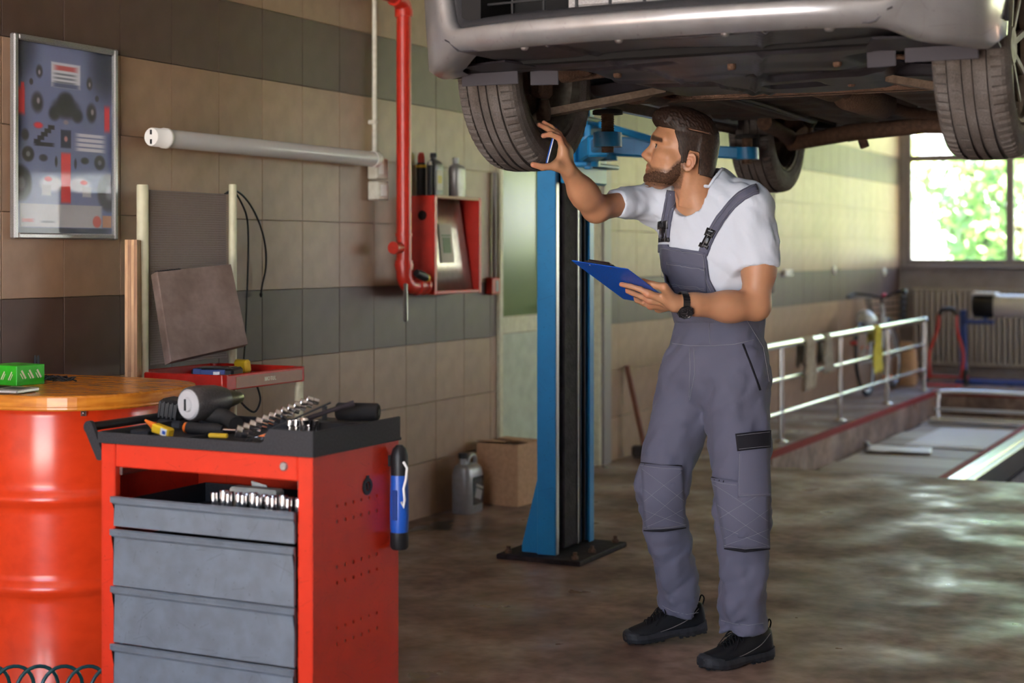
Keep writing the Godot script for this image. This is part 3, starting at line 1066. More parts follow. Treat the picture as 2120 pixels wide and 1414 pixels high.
func floorpan(t: Node3D) -> void:
	var n := 60
	var m := 110
	var rows := []
	for j in m + 1:
		var w := -0.40 - 2.72 * j / m
		var row := PackedVector3Array()
		var narrow := smoothstep(-2.10, -2.16, w) * smoothstep(-2.98, -2.92, w)
		var span := lerpf(0.74, 0.49, narrow)
		for i in n + 1:
			var u := -span + 2.0 * span * i / n
			var y := 1.915
			y += 0.09 * smoothstep(0.15, 0.10, absf(u))
			y -= 0.018 * smoothstep(0.05, 0.035, absf(absf(u) - 0.42))
			y -= 0.010 * smoothstep(0.5, 0.8, absf(sin(w * 13.0))) * smoothstep(0.05, 0.08, absf(absf(u) - 0.42)) * smoothstep(0.16, 0.2, absf(u))
			y += 0.05 * smoothstep(-1.95, -2.2, w)
			row.append(c(u, y, w))
		rows.append(row)
	put(B.new().sheet(rows, 0.005, Vector3.UP), "floorpan", M.pan, t)
	# cross beams, sills, jacking rails
	var b := B.new()
	b.bar(c(-0.60, 1.872, -0.535), c(0.62, 1.872, -0.535), 0.055, 0.030, Vector3.UP, 0.006)
	b.bar(c(-0.60, 1.862, -0.57), c(0.62, 1.862, -0.57), 0.012, 0.012, Vector3.UP)
	put(b, "subframe", M.rust, t)
	for s in [-1, 1]:
		b = B.new()
		b.box(c(s * 0.755, 1.905, -1.26), Vector3(0.07, 0.07, 1.70), 0.012)
		b.box(c(s * 0.735, 1.874, -1.26), Vector3(0.006, 0.03, 1.68))
		put(b, "sill", M.pan, t)
		# lower arm, track rod and drive shaft of the front wheels
		b = B.new()
		var ring := []
		for k in 7:
			var f := k / 6.0
			var p := c(s * lerpf(0.36, 0.70, f), lerpf(1.875, 1.785, f), lerpf(-0.34, -0.06, f))
			var wd := lerpf(0.042, 0.024, f)
			ring.append(PackedVector3Array([p + Vector3(0, -0.012, -wd), p + Vector3(0, -0.012, wd), p + Vector3(0, 0.012, wd * 0.8), p + Vector3(0, 0.012, -wd * 0.8)]))
		b.loft(ring, true, false)
		b.pos(c(s * 0.69, 1.79, -0.06)).lathe([Vector2(0, -0.03), Vector2(0.022, -0.025), Vector2(0.026, 0.0), Vector2(0.018, 0.04)], 14)
		put(b, "control_arm", M.arm, t)
		b = B.new()
		b.tube([c(s * 0.20, 1.96, -0.02), c(s * 0.42, 1.94, -0.01), c(s * 0.60, 1.915, 0)], 0.015, 12)
		b.tube([c(s * 0.50, 1.932, 0), c(s * 0.52, 1.93, 0), c(s * 0.54, 1.926, 0), c(s * 0.56, 1.924, 0), c(s * 0.60, 1.918, 0)], [0.032, 0.038, 0.033, 0.040, 0.044], 14)
		b.tube([c(s * 0.30, 1.93, -0.16), c(s * 0.64, 1.90, -0.13)], 0.009, 8)
		put(b, "drive_shaft", M.rust, t)
		b = B.new()
		b.tube([c(s * 0.60, 1.96, 0.0), c(s * 0.575, 2.10, -0.01), c(s * 0.55, 2.26, -0.02)], 0.028, 12)
		var spring := []
		for k in 60:
			var a := k * 0.62
			spring.append(c(s * (0.578 - 0.0006 * k) + cos(a) * 0.055, 2.08 + 0.003 * k, -0.01 + sin(a) * 0.055))
		b.tube(spring, 0.007, 6)
		put(b, "strut", M.black_matt, t)
	# tow bracket and stays seen behind the beam
	b = B.new()
	b.bar(c(0.30, 1.895, -0.56), c(0.36, 1.888, -0.78), 0.05, 0.008, Vector3.UP, 0.002)
	b.bar(c(0.36, 1.888, -0.78), c(0.44, 1.895, -0.92), 0.06, 0.008, Vector3.UP, 0.002)
	put(b, "brace", M.arm, t)
	put(B.new().bar(c(-0.30, 1.900, -0.56), c(-0.36, 1.895, -0.86), 0.04, 0.008, Vector3.UP, 0.002), "brace", M.arm, t)
	# exhaust
	b = B.new()
	b.tube([c(0.04, 1.95, -0.45), c(0.03, 1.925, -0.7), c(0.02, 1.92, -1.3), c(0.05, 1.915, -2.0), c(0.22, 1.92, -2.3), c(0.34, 1.93, -2.8), c(0.36, 1.93, -3.3)], 0.024, 12)
	b.tube([c(0.02, 1.92, -1.12), c(0.02, 1.92, -1.16), c(0.03, 1.92, -1.62), c(0.03, 1.92, -1.66)], [0.026, 0.062, 0.062, 0.026], 16)
	b.tube([c(0.02, 1.922, -0.72), c(0.02, 1.922, -0.75), c(0.02, 1.922, -0.95), c(0.02, 1.922, -0.98)], [0.026, 0.052, 0.052, 0.026], 16)
	put(b, "exhaust", M.rust, t)
	b = B.new()
	b.tube([c(-0.30, 1.893, -0.55), c(-0.31, 1.895, -1.2), c(-0.34, 1.893, -2.0), c(-0.44, 1.90, -2.3)], 0.008, 8)
	b.tube([c(-0.34, 1.893, -0.55), c(-0.35, 1.895, -1.3), c(-0.37, 1.895, -2.1)], 0.006, 8)
	put(b, "brake_line", M.black, t)
	# rear suspension: a twist beam with trailing arms
	b = B.new()
	b.tube([c(-0.60, 1.84, -2.50), c(-0.50, 1.845, -2.44), c(-0.30, 1.868, -2.36), c(0.05, 1.885, -2.32), c(0.40, 1.872, -2.38), c(0.60, 1.86, -2.50)], [0.035, 0.034, 0.038, 0.034, 0.034, 0.035], 12)
	for s in [-1, 1]:
		b.tube([c(s * 0.60, 1.86, -2.50), c(s * 0.57, 1.875, -2.25), c(s * 0.56, 1.895, -1.98)], [0.038, 0.030, 0.034], 12)
		b.tube([c(s * 0.62, 1.93, -2.54), c(s * 0.56, 1.88, -2.52)], [0.05, 0.045], 12)
		b.tube([c(s * 0.57, 1.85, -2.62), c(s * 0.54, 2.05, -2.66), c(s * 0.52, 2.26, -2.68)], [0.030, 0.026, 0.022], 12)
	b.bar(c(-0.24, 1.86, -2.36), c(-0.22, 1.80, -2.36), 0.04, 0.02, Vector3.BACK, 0.004)
	put(b, "rear_axle", M.rust, t)
	b = B.new()
	b.tube([c(-0.46, 1.90, -2.40), c(-0.36, 1.885, -2.42), c(-0.30, 1.835, -2.38), c(-0.20, 1.845, -2.34), c(-0.12, 1.90, -2.34)], 0.006, 7)
	put(b, "hand_brake_cable", M.black, t)

# ---------------------------------------------------------------- the two-post lift
func lift() -> void:
	var t := thing("vehicle_lift", "blue two-post lift column standing between the tiled wall and the raised car", "lift", Vector3(1.03, 0, -6.36))
	# local: x to the car, z to the gate
	put(B.new().box(Vector3(-0.01, 0.011, 0.02), Vector3(0.40, 0.022, 0.52), 0.004), "base_plate", M.greasy, t)
	var b := B.new()
	for p in [[-0.17, 0.24], [0.15, 0.24], [-0.17, -0.2], [0.15, -0.2], [-0.17, 0.02], [0.15, 0.06]]:
		b = B.new().pos(Vector3(p[0], 0.022, p[1]))
		b.lathe_hard([Vector2(0.017, 0), Vector2(0.017, 0.014), Vector2(0.010, 0.015), Vector2(0.010, 0.03), Vector2(0, 0.031)], 6)
		put(b, "anchor_bolt", M.rust, t)
	var hgt := 2.85
	b = B.new()
	b.box(Vector3(-0.043, 0.022 + hgt * 0.5, 0.0), Vector3(0.008, hgt, 0.41))
	b.box(Vector3(-0.002, 0.022 + hgt * 0.5, 0.203), Vector3(0.088, hgt, 0.010), 0.002)
	b.box(Vector3(-0.002, 0.022 + hgt * 0.5, -0.203), Vector3(0.088, hgt, 0.010), 0.002)
	b.box(Vector3(0.039, 0.022 + hgt * 0.5, -0.180), Vector3(0.008, hgt, 0.046), 0.002)
	put(b, "column", M.lift_blue, t)
	put(B.new().box(Vector3(0.0405, 0.022 + hgt * 0.5, 0.188), Vector3(0.007, hgt, 0.030), 0.002), "guide_edge", M.steel, t)
	for s in [0.207, -0.207]:
		b = B.new()
		b.xf = Transform3D(Basis.IDENTITY, Vector3(-0.047, 0.022, s * 0.86))
		b.prism(PackedVector2Array([Vector2(0, 0), Vector2(-0.085, 0), Vector2(-0.085, 0.03), Vector2(-0.008, 0.33), Vector2(0, 0.33)]), -0.005, 0.005)
		put(b, "gusset", M.lift_blue, t)
	# carriage rail with a greasy face, chains and the cable pipe
	put(B.new().box(Vector3(0.010, 0.03 + hgt * 0.5, 0.055), Vector3(0.075, hgt - 0.02, 0.15), 0.006), "carriage_rail", M.greasy, t)
	put(B.new().box(Vector3(0.05, 0.03 + hgt * 0.5, -0.012), Vector3(0.006, hgt - 0.02, 0.012), 0.002), "rail_edge", M.steel, t)
	put(B.new().cyl(Vector3(0.012, 0.03, -0.10), Vector3(0.012, hgt, -0.10), 0.012, 10).cyl(Vector3(0.02, 0.03, -0.14), Vector3(0.02, hgt, -0.14), 0.008, 8), "hoist_cable", M.black, t)
	b = B.new()
	b.box(Vector3(0.085, 1.79, 0.0), Vector3(0.07, 0.30, 0.36), 0.008)
	b.box(Vector3(0.13, 1.90, 0.0), Vector3(0.10, 0.018, 0.36), 0.004)
	b.box(Vector3(0.13, 1.72, 0.0), Vector3(0.10, 0.018, 0.36), 0.004)
	put(b, "carriage", M.lift_blue, t)
	# arms: base knuckle, box arm, slide, pad
	var arms := [[Vector3(0.15, 1.775, 0.10), Vector3(0.69, 1.745, 1.14), 0.55, 1.855], [Vector3(0.15, 1.815, -0.10), Vector3(0.74, 1.775, -0.30), 0.60, 1.86]]
	for a in arms:
		var p0: Vector3 = a[0]
		var p1: Vector3 = a[1]
		var o := Node3D.new()
		o.name = "swing_arm"
		t.add_child(o, true)
		var mid := p0.lerp(p1, a[2])
		b = B.new()
		b.cyl(p0 + Vector3(0, -0.065, 0), p0 + Vector3(0, 0.065, 0), 0.05, 18)
		b.bar(p0, mid, 0.085, 0.085, Vector3.UP, 0.008)
		put(b, "outer_arm", M.lift_blue, o)
		b = B.new()
		b.bar(p0.lerp(p1, 0.3), p1, 0.055, 0.052, Vector3.UP, 0.006)
		b.cyl(p1 + Vector3(0, -0.026, 0), p1 + Vector3(0, 0.026, 0), 0.052, 18)
		put(b, "inner_arm", M.lift_blue, o)
		var top: float = a[3]
		b = B.new()
		b.cyl(p1 + Vector3(0, -0.045, 0), Vector3(p1.x, top - 0.018, p1.z), 0.022, 16)
		for k in 8:
			var y := p1.y + 0.03 + 0.0085 * k
			if y < top - 0.02:
				b.pos(Vector3(p1.x, y, p1.z)).lathe([Vector2(0.022, 0), Vector2(0.026, 0.002), Vector2(0.022, 0.004)], 16, true, false)
		put(b, "pad_screw", M.rust, o)
		b = B.new().pos(Vector3(p1.x, top - 0.018, p1.z))
		b.lathe_hard([Vector2(0, 0), Vector2(0.055, 0), Vector2(0.055, 0.012), Vector2(0.05, 0.016), Vector2(0, 0.016)], 24)
		put(b, "lift_pad", M.rubber, o)
	# arm stop bar and the pivot block seen beside the wheel
	b = B.new()
	b.bar(Vector3(0.18, 1.90, 0.06), Vector3(0.46, 1.805, -0.16), 0.03, 0.03, Vector3.UP, 0.004)
	b.bar(Vector3(0.16, 1.90, 0.12), Vector3(0.16, 1.70, 0.12), 0.03, 0.03, Vector3.BACK, 0.004)
	put(b, "arm_guard", M.lift_blue, t)
	# its twin on the other side of the car
	var twin := dup(t, Vector3(3.89, 0, -6.36), Vector3.ZERO, "blue two-post lift column on the far side of the raised car from the tiled wall")
	twin.scale = Vector3(-1, 1, 1)
	for o in [t, twin]:
		o.set_meta("group", "columns of the two-post lift")

# ---------------------------------------------------------------- tool trolley and what lies on it
func socket_mesh(r: float, h: float) -> ArrayMesh:
	var b := B.new()
	b.lathe_hard([Vector2(r * 0.72, h * 0.5), Vector2(r * 0.72, h), Vector2(r * 0.96, h), Vector2(r, h * 0.97), Vector2(r, h * 0.52), Vector2(r * 0.86, h * 0.44), Vector2(r * 0.86, h * 0.03), Vector2(r * 0.8, 0), Vector2(0, 0)], 14)
	b.lathe_hard([Vector2(0, h * 0.5), Vector2(r * 0.72, h * 0.5)], 14)
	return b.mesh()

func panel_with_holes(y0: float, y1: float, z0: float, z1: float, hy: Array, hz: Array, s: float, x: float, thick: float) -> B:
	var ys := [y0]
	for h in hy:
		ys.append_array([h - s, h + s])
	ys.append(y1)
	var zs := [z0]
	for h in hz:
		zs.append_array([h - s, h + s])
	zs.append(z1)
	var b := B.new()
	for i in ys.size() - 1:
		if i % 2 == 0:
			b.box(Vector3(x, (ys[i] + ys[i + 1]) * 0.5, (z0 + z1) * 0.5), Vector3(thick, ys[i + 1] - ys[i], absf(z1 - z0)))
			continue
		for j in zs.size() - 1:
			if j % 2 == 0:
				b.box(Vector3(x, (ys[i] + ys[i + 1]) * 0.5, (zs[j] + zs[j + 1]) * 0.5), Vector3(thick, ys[i + 1] - ys[i], absf(zs[j + 1] - zs[j])))
	return b

func trolley() -> void:
	var t := thing("tool_trolley", "red tool trolley with grey drawers and a black tray of tools on top", "tool trolley", Vector3(1.11, 0, -3.235))
	var W := 0.674
	var D := 0.41
	# sides, stiles, rails, back, bottom
	var holes_y := [0.345, 0.385, 0.50, 0.54, 0.655, 0.694]
	var holes_z := []
	for k in 6:
		holes_z.append(-0.30 + 0.038 * k)
	put(panel_with_holes(0.13, 0.83, -D, 0.0, holes_y, holes_z, 0.0042, W - 0.0015, 0.003), "side_panel", M.red, t)
	put(B.new().box(Vector3(0.0015, 0.48, -D * 0.5), Vector3(0.003, 0.70, D)), "side_panel", M.red, t)
	put(B.new().box(Vector3(W * 0.5, 0.48, -D + 0.002), Vector3(W - 0.006, 0.70, 0.003)), "back_panel", M.red, t)
	for x in [0.023, W - 0.0235]:
		put(B.new().box(Vector3(x, 0.48, -0.012), Vector3(0.0445, 0.70, 0.024), 0.003), "stile", M.red, t)
	put(B.new().box(Vector3(W * 0.5, 0.799, -0.0125), Vector3(W - 0.0925, 0.062, 0.023), 0.003), "top_rail", M.red, t)
	put(B.new().box(Vector3(W * 0.5, 0.145, -0.0125), Vector3(W - 0.0925, 0.03, 0.023), 0.003), "bottom_rail", M.red, t)
	put(B.new().box(Vector3(W * 0.5, 0.128, -D * 0.5), Vector3(W, 0.016, D), 0.003), "floor_plate", M.red, t)
	for x in [0.052, W - 0.052]:
		var s := B.new()
		for k in 6:
			s.box(Vector3(x, 0.20 + 0.112 * k, -0.2), Vector3(0.010, 0.03, 0.37), 0.002)
		put(s, "slide_rail", M.steel, t).set_meta("kind", "stuff")
	# lock and round badge
	var b := B.new().to(Transform3D(Basis(Vector3.RIGHT, PI / 2), Vector3(0.588, 0.803, -0.001)))
	b.lathe_hard([Vector2(0, 0.007), Vector2(0.009, 0.007), Vector2(0.0115, 0.004), Vector2(0.0115, 0)], 20)
	put(b, "lock", M.alu, t)
	b = B.new().to(Transform3D(Basis(Vector3.BACK, -PI / 2), Vector3(W + 0.0005, 0.726, -0.25)))
	b.lathe_hard([Vector2(0.012, 0.001), Vector2(0.012, 0.004), Vector2(0.021, 0.004), Vector2(0.023, 0.002), Vector2(0.023, 0)], 24)
	b.box(Vector3(0, 0.002, 0), Vector3(0.016, 0.003, 0.007))
	b.box(Vector3(-0.022, 0.002, 0), Vector3(0.012, 0.003, 0.012))
	put(b, "badge", M.black, t)
	# casters
	for p in [[0.07, -0.06], [W - 0.07, -0.06], [0.07, -D + 0.06], [W - 0.07, -D + 0.06]]:
		var o := Node3D.new()
		o.name = "caster"
		t.add_child(o, true)
		put(B.new().box(Vector3(p[0], 0.114, p[1]), Vector3(0.07, 0.012, 0.06)).box(Vector3(p[0] - 0.02, 0.08, p[1]), Vector3(0.004, 0.06, 0.04)).box(Vector3(p[0] + 0.02, 0.08, p[1]), Vector3(0.004, 0.06, 0.04)), "fork", M.steel, o)
		b = B.new().to(Transform3D(Basis(Vector3.BACK, PI / 2), Vector3(p[0], 0.05, p[1])))
		b.lathe_hard([Vector2(0, -0.014), Vector2(0.044, -0.014), Vector2(0.05, -0.009), Vector2(0.05, 0.009), Vector2(0.044, 0.014), Vector2(0, 0.014)], 24)
		put(b, "caster_wheel", M.rubber, o)
	# drawers
	var dr := [[0.693, 0.616, 0.0], [0.607, 0.460, 0.002], [0.456, 0.309, 0.0], [0.304, 0.165, 0.001]]
	for i in 4:
		var o := Node3D.new()
		o.name = "drawer"
		t.add_child(o, true)
		var y1: float = dr[i][0]
		var y0: float = dr[i][1]
		var z: float = 0.006 + dr[i][2]
		var x0 := 0.050
		var x1 := 0.6255
		var rings := []
		for x in [x0, x1]:
			rings.append(PackedVector3Array([Vector3(x, y0, z - 0.006), Vector3(x, y0 - 0.002, z + 0.004), Vector3(x, y0 + 0.014, z + 0.003), Vector3(x, y1 - 0.024, z), Vector3(x, y1 - 0.018, z + 0.010), Vector3(x, y1 - 0.003, z + 0.014), Vector3(x, y1, z + 0.008), Vector3(x, y1 - 0.002, z - 0.006)]))
		put(B.new().loft(rings, true, false), "drawer_front", M.drawer_grey, o)
		put(B.new().box(Vector3((x0 + x1) * 0.5 - 0.002, y1 - 0.009, z + 0.0085), Vector3(x1 - x0 + 0.011, 0.017, 0.006), 0.002), "drawer_lip", M.drawer_grey, o)
		b = B.new()
		var hb := (y1 - y0) * 0.72
		for x in [0.064, 0.612]:
			b.box(Vector3(x, y0 + 0.01 + hb * 0.5, -0.18), Vector3(0.003, hb, 0.36))
		b.box(Vector3(0.338, y0 + 0.01 + hb * 0.5, -0.36), Vector3(0.55, hb, 0.003))
		b.box(Vector3(0.338, y0 + 0.011, -0.18), Vector3(0.546, 0.003, 0.357))
		put(b, "drawer_box", M.dark_grey, o)
	# top tray with its stepped rim
	b = B.new()
	b.box(Vector3(W * 0.5, 0.8335, -D * 0.5), Vector3(W + 0.012, 0.007, D + 0.012))
	b.to(Transform3D(Basis.IDENTITY, Vector3(0, 0.831, 0.008)))
	b.prism(PackedVector2Array([Vector2(-0.006, 0), Vector2(W + 0.006, 0), Vector2(W + 0.006, 0.064), Vector2(0.548, 0.064), Vector2(0.535, 0.048), Vector2(0.532, 0.034), Vector2(0.522, 0.027), Vector2(-0.006, 0.029)]), -0.008, 0.0)
	b.xf = Transform3D()
	b.box(Vector3(W + 0.003, 0.862, -D * 0.5 + 0.002), Vector3(0.008, 0.064, D + 0.004), 0.002)
	b.box(Vector3(-0.002, 0.846, -D * 0.5), Vector3(0.008, 0.030, D), 0.002)
	b.box(Vector3(W * 0.5, 0.850, -D - 0.003), Vector3(W, 0.040, 0.008), 0.002)
	put(b, "top_tray", M.dark_grey, t)
	b = B.new()
	b.box(Vector3(0.54, 0.846, -0.2), Vector3(0.006, 0.02, 0.38), 0.002)
	b.box(Vector3(0.61, 0.849, -0.03), Vector3(0.11, 0.024, 0.05), 0.004)
	b.box(Vector3(0.22, 0.842, -0.19), Vector3(0.006, 0.012, 0.37), 0.002)
	put(b, "tray_divider", M.dark_grey, t).set_meta("kind", "stuff")
	# side handle
	for z in [-0.012, -0.36]:
		b = B.new().to(Transform3D(Basis.IDENTITY, Vector3(-0.006, 0.808, z)))
		var poly := PackedVector2Array()
		for k in 9:
			var a := PI * 0.30 + PI * k / 8.0
			poly.append(Vector2(-0.045, 0.060) + Vector2(cos(a), sin(a)) * 0.017)
		for k in 9:
			var a := PI * 1.30 + PI * k / 8.0
			poly.append(Vector2(-0.008, -0.012) + Vector2(cos(a), sin(a)) * 0.015)
		b.prism(poly, -0.006, 0.006)
		put(b, "handle_bracket", M.dark_grey, t)
	put(B.new().cyl(Vector3(-0.051, 0.868, -0.015), Vector3(-0.051, 0.868, -0.36), 0.012, 16), "handle_bar", M.black, t)
	trolley_tools()

func over(px: float, py: float, h: float) -> Vector3:
	return onfloor(px, py, h)

func trolley_tools() -> void:
	var H := 0.838
	# cordless impact driver with its battery
	var p := over(430, 893, H)
	var d := thing("impact_driver", "grey and black cordless impact driver lying in the tray", "power tool", p)
	var ax := Vector3(0.16, 0.03, -0.89).normalized()
	var face := Vector3(-0.015, 0.060, 0.045)
	var b := B.new()
	b.tube([face, face + ax * 0.006, face + ax * 0.03, face + ax * 0.07, face + ax * 0.10], [0.034, 0.0365, 0.0375, 0.034, 0.026], 22)
	put(b, "motor_housing", M.greasy_alu, d)
	b = B.new()
	b.tube([face - ax * 0.004, face + ax * 0.001], [0.029, 0.033], 22)
	b.tube([face - ax * 0.008, face - ax * 0.003], [0.014, 0.017], 16)
	put(b, "end_cap", M.cap_grey, d)
	put(B.new().bar(face - ax * 0.0095 + Vector3(0, 0.012, 0), face - ax * 0.0095 - Vector3(0, 0.012, 0), 0.004, 0.003), "slot", M.black, d)
	b = B.new()
	b.tube([face + ax * 0.10, face + ax * 0.125, face + ax * 0.145, face + ax * 0.15], [0.022, 0.017, 0.012, 0.0085], 16)
	put(b, "chuck", M.olive, d)
	b = B.new()
	b.tube([face + ax * 0.055 + Vector3(0, -0.022, 0.01), face + ax * 0.065 + Vector3(0.045, -0.032, 0.01), face + ax * 0.065 + Vector3(0.085, -0.042, 0.03)], [0.019, 0.017, 0.0165], 14)
	put(b, "grip", M.rubber, d)
	d.scale = Vector3.ONE * 1.32
	# charger-size battery beside it
	p = over(362, 884, H)
	d = thing("battery_pack", "black ribbed battery pack standing behind the yellow marker in the tray", "battery", p, 14)
	b = B.new().pos(Vector3(0, 0.045, 0), Vector3(0, 0, -8)).box(Vector3.ZERO, Vector3(0.062, 0.052, 0.08), 0.010)
	put(b, "battery_body", M.black, d)
	b = B.new().pos(Vector3(0, 0.045, 0), Vector3(0, 0, -8))
	for k in 5:
		b.box(Vector3(-0.022 + 0.011 * k, 0.0, 0.041), Vector3(0.005, 0.042, 0.003), 0.001)
	put(b, "ribs", M.dark_grey, d)
	put(B.new().pos(Vector3(0.002, 0.010, 0), Vector3(0, 0, -4)).box(Vector3.ZERO, Vector3(0.068, 0.022, 0.084), 0.006), "battery_foot", M.dark_grey, d)
	put(B.new().bar(Vector3(0.024, 0.074, 0.01), Vector3(0.045, 0.068, -0.01), 0.010, 0.010, Vector3.UP, 0.002), "release_button", M.orange, d)
	d.scale = Vector3.ONE * 1.15
	# screwdriver with a red end
	p = over(430, 898, H)
	d = thing("screwdriver", "fat black screwdriver handle with a red end lying in the tray", "screwdriver", p)
	var a0 := Vector3(-0.062, 0.016, 0.02)
	var a1 := Vector3(0.05, 0.014, 0.0)
	put(B.new().tube([a0.lerp(a1, 0.02), a0.lerp(a1, 0.1), a0.lerp(a1, 0.5), a0.lerp(a1, 0.85), a1], [0.012, 0.0165, 0.0155, 0.0165, 0.010], 14), "grip", M.rubber, d)
	put(B.new().tube([a0 - (a1 - a0) * 0.03, a0, a0.lerp(a1, 0.06)], [0.010, 0.0145, 0.0155], 14), "end_button", M.orange, d)
	put(B.new().cyl(a1, a1 + (a1 - a0) * 0.9, 0.004, 8), "shaft", M.chrome, d)
	# yellow marker block with an orange tip
	p = over(330, 904, H)
	d = thing("paint_marker", "yellow marker with an orange tip and white label in the tray", "marker", p, -4)
	put(B.new().pos(Vector3(0.012, 0.018, 0), Vector3(0, 0, -12)).box(Vector3.ZERO, Vector3(0.062, 0.024, 0.028), 0.004), "barrel", M.yellow, d)
	put(B.new().pos(Vector3(0.028, 0.015, 0.0145), Vector3(0, 0, -12)).box(Vector3.ZERO, Vector3(0.022, 0.019, 0.001)), "sticker", M.white, d)
	put(B.new().pos(Vector3(0.030, 0.014, 0.0152), Vector3(0, 0, -12)).box(Vector3.ZERO, Vector3(0.011, 0.009, 0.001)), "sticker_print", M.blue, d)
	put(B.new().tube([Vector3(-0.018, 0.026, 0), Vector3(-0.034, 0.034, 0), Vector3(-0.052, 0.042, 0)], [0.011, 0.007, 0.003], 10), "tip", M.orange, d)
	# loose small things
	p = over(452, 908, H)
	tag(put(B.new().pos(Vector3.ZERO, Vector3(0, 12, 0)).box(Vector3(0, 0.008, 0), Vector3(0.055, 0.012, 0.014), 0.003), "bit_case", M.yellow, null, p), "small yellow bit case at the rim of the tray", "bit case")
	p = over(553, 914, H)
	tag(put(B.new().tube([Vector3(-0.02, 0.010, 0.008), Vector3(0, 0.014, 0), Vector3(0.016, 0.016, -0.01)], [0.005, 0.008, 0.006], 10), "earplug", M.orange, null, p), "small orange plug beside the raised corner of the tray", "plug")
	p = over(290, 900, H)
	tag(put(B.new().pos(Vector3.ZERO, Vector3(0, 8, 0)).box(Vector3(0, 0.008, 0), Vector3(0.075, 0.014, 0.04), 0.003), "feeler_gauge", M.dark_grey, null, p), "flat dark grey tool lying at the handle end of the tray", "tool")
	d = thing("wrench", "slim chrome ring spanner lying across the tray front", "spanner", over(525, 912, H))
	put(B.new().bar(Vector3(-0.045, 0.007, 0.0), Vector3(0.025, 0.009, 0.004), 0.010, 0.005, Vector3.UP, 0.001), "shank", M.chrome, d)
	put(B.new().to(Transform3D(Basis(Vector3.UP, 0), Vector3(0.034, 0.006, 0.005))).lathe_hard([Vector2(0.007, 0), Vector2(0.007, 0.008), Vector2(0.012, 0.008), Vector2(0.012, 0), Vector2(0.007, 0)], 16), "ring", M.chrome, d)
	# a rail of sockets climbing over the tools, each socket a thing of its own
	var rail0 := over(508, 903, 0.850)
	var rail1 := at(690, 822, 4.20)
	d = thing("socket_rail", "dark clip rail carrying a row of chrome sockets", "rail", rail0)
	var dir := (rail1 - rail0)
	put(B.new().bar(dir * 0.0 + Vector3(0, -0.012, 0), dir * 0.97 + Vector3(0, -0.012, 0), 0.012, 0.004, Vector3.UP), "rail", M.black, d)
	put(B.new().bar(dir * 0.05 + Vector3(0, -0.016, 0), Vector3(dir.x * 0.05, H - rail0.y, dir.z * 0.05), 0.010, 0.010, Vector3.RIGHT).bar(dir * 0.90 + Vector3(0, -0.014, 0), Vector3(dir.x * 0.90, H - rail0.y, dir.z * 0.90), 0.010, 0.010, Vector3.RIGHT), "rest", M.black, d)
	var across := Vector3(-0.75, 0.1, 0.65).normalized()
	var sizes := [0.0145, 0.014, 0.0135, 0.013, 0.0125, 0.012, 0.0115, 0.011, 0.0105, 0.010, 0.0095, 0.009]
	for k in 12:
		var sm := socket_mesh(sizes[k] * 1.15, 0.033)
		var o := put(sm, "rail_socket", M.chrome, null, rail0 + dir * (0.03 + 0.073 * k) + Vector3(0, 0.004, 0))
		o.transform.basis = Basis(Quaternion(Vector3.UP, (across + Vector3(0, 0.15, 0)).normalized()))
		tag(o, "chrome socket clipped on the slanting rail in the tray", "socket", "sockets on the slanting rail")
	for k in 5:
		var o := put(socket_mesh(0.0105 - 0.0006 * (k % 3), 0.030 + 0.004 * (k % 2)), "standing_socket", M.chrome, null, over(601 + 13.5 * k, 893 + 2.0 * (k % 2), 0.861))
		tag(o, "chrome socket standing upright in the raised tray corner", "socket", "sockets standing in the tray corner")
	d = thing("ratchet", "black ratchet handle leaning over the socket rail", "ratchet", at(636, 876, 4.10) - Vector3(0, 0.02, 0))
	put(B.new().tube([Vector3(0.0, 0.03, 0.01), Vector3(0.05, 0.052, -0.03), Vector3(0.10, 0.070, -0.07)], [0.008, 0.006, 0.009], 10), "shank", M.greasy, d)
	put(B.new().pos(Vector3(0.0, 0.018, 0.012)).lathe_hard([Vector2(0, 0), Vector2(0.015, 0), Vector2(0.016, 0.012), Vector2(0.013, 0.018), Vector2(0, 0.018)], 16), "head", M.chrome, d)
	# black roll on a flat case
	var tc := at(742, 871, 4.17)
	tag(put(B.new().box(Vector3(0, (tc.y - H) * 0.5, 0), Vector3(0.17, tc.y - H - 0.001, 0.09), 0.004), "tool_case", M.black, null, Vector3(tc.x - 0.045, H, tc.z)), "flat black tool case under the foam roll in the tray", "case")
	p = at(742, 871, 4.17)
	d = thing("tape_roll", "black foam roll lying at the back of the tray", "roll", p, 14)
	put(B.new().tube([Vector3(-0.060, 0.024, 0), Vector3(-0.056, 0.024, 0), Vector3(0.052, 0.024, 0), Vector3(0.056, 0.024, 0)], [0.020, 0.0235, 0.0235, 0.020], 20), "sleeve", M.black_matt, d)
	put(B.new().tube([Vector3(-0.0615, 0.024, 0), Vector3(0.0575, 0.024, 0)], 0.009, 12), "core", M.dark_grey, d)
	# the top drawer: standing sockets, a white block and a tag
	var k := 0
	for px in [432, 455, 474, 486, 498, 512, 525, 541, 560, 572, 588, 604]:
		var big := k % 4 == 1
		var h := 0.032 if big else 0.026
		var q := Vector3(1.11 + 0.345 + 0.0232 * k, 0.648, -3.235 - 0.034 - 0.012 * (k % 2))
		var o := put(socket_mesh(0.0118 if big else 0.0098, h + 0.042), "drawer_socket", M.chrome, null, q)
		tag(o, "chrome socket standing in a row inside the open top drawer", "socket", "sockets in the top drawer")
		k += 1
	for j in 9:
		var o := put(socket_mesh(0.010, 0.060), "drawer_socket", M.chrome, null, Vector3(1.11 + 0.36 + 0.027 * j, 0.652, -3.235 - 0.085))
		tag(o, "chrome socket standing in a row inside the open top drawer", "socket", "sockets in the top drawer")
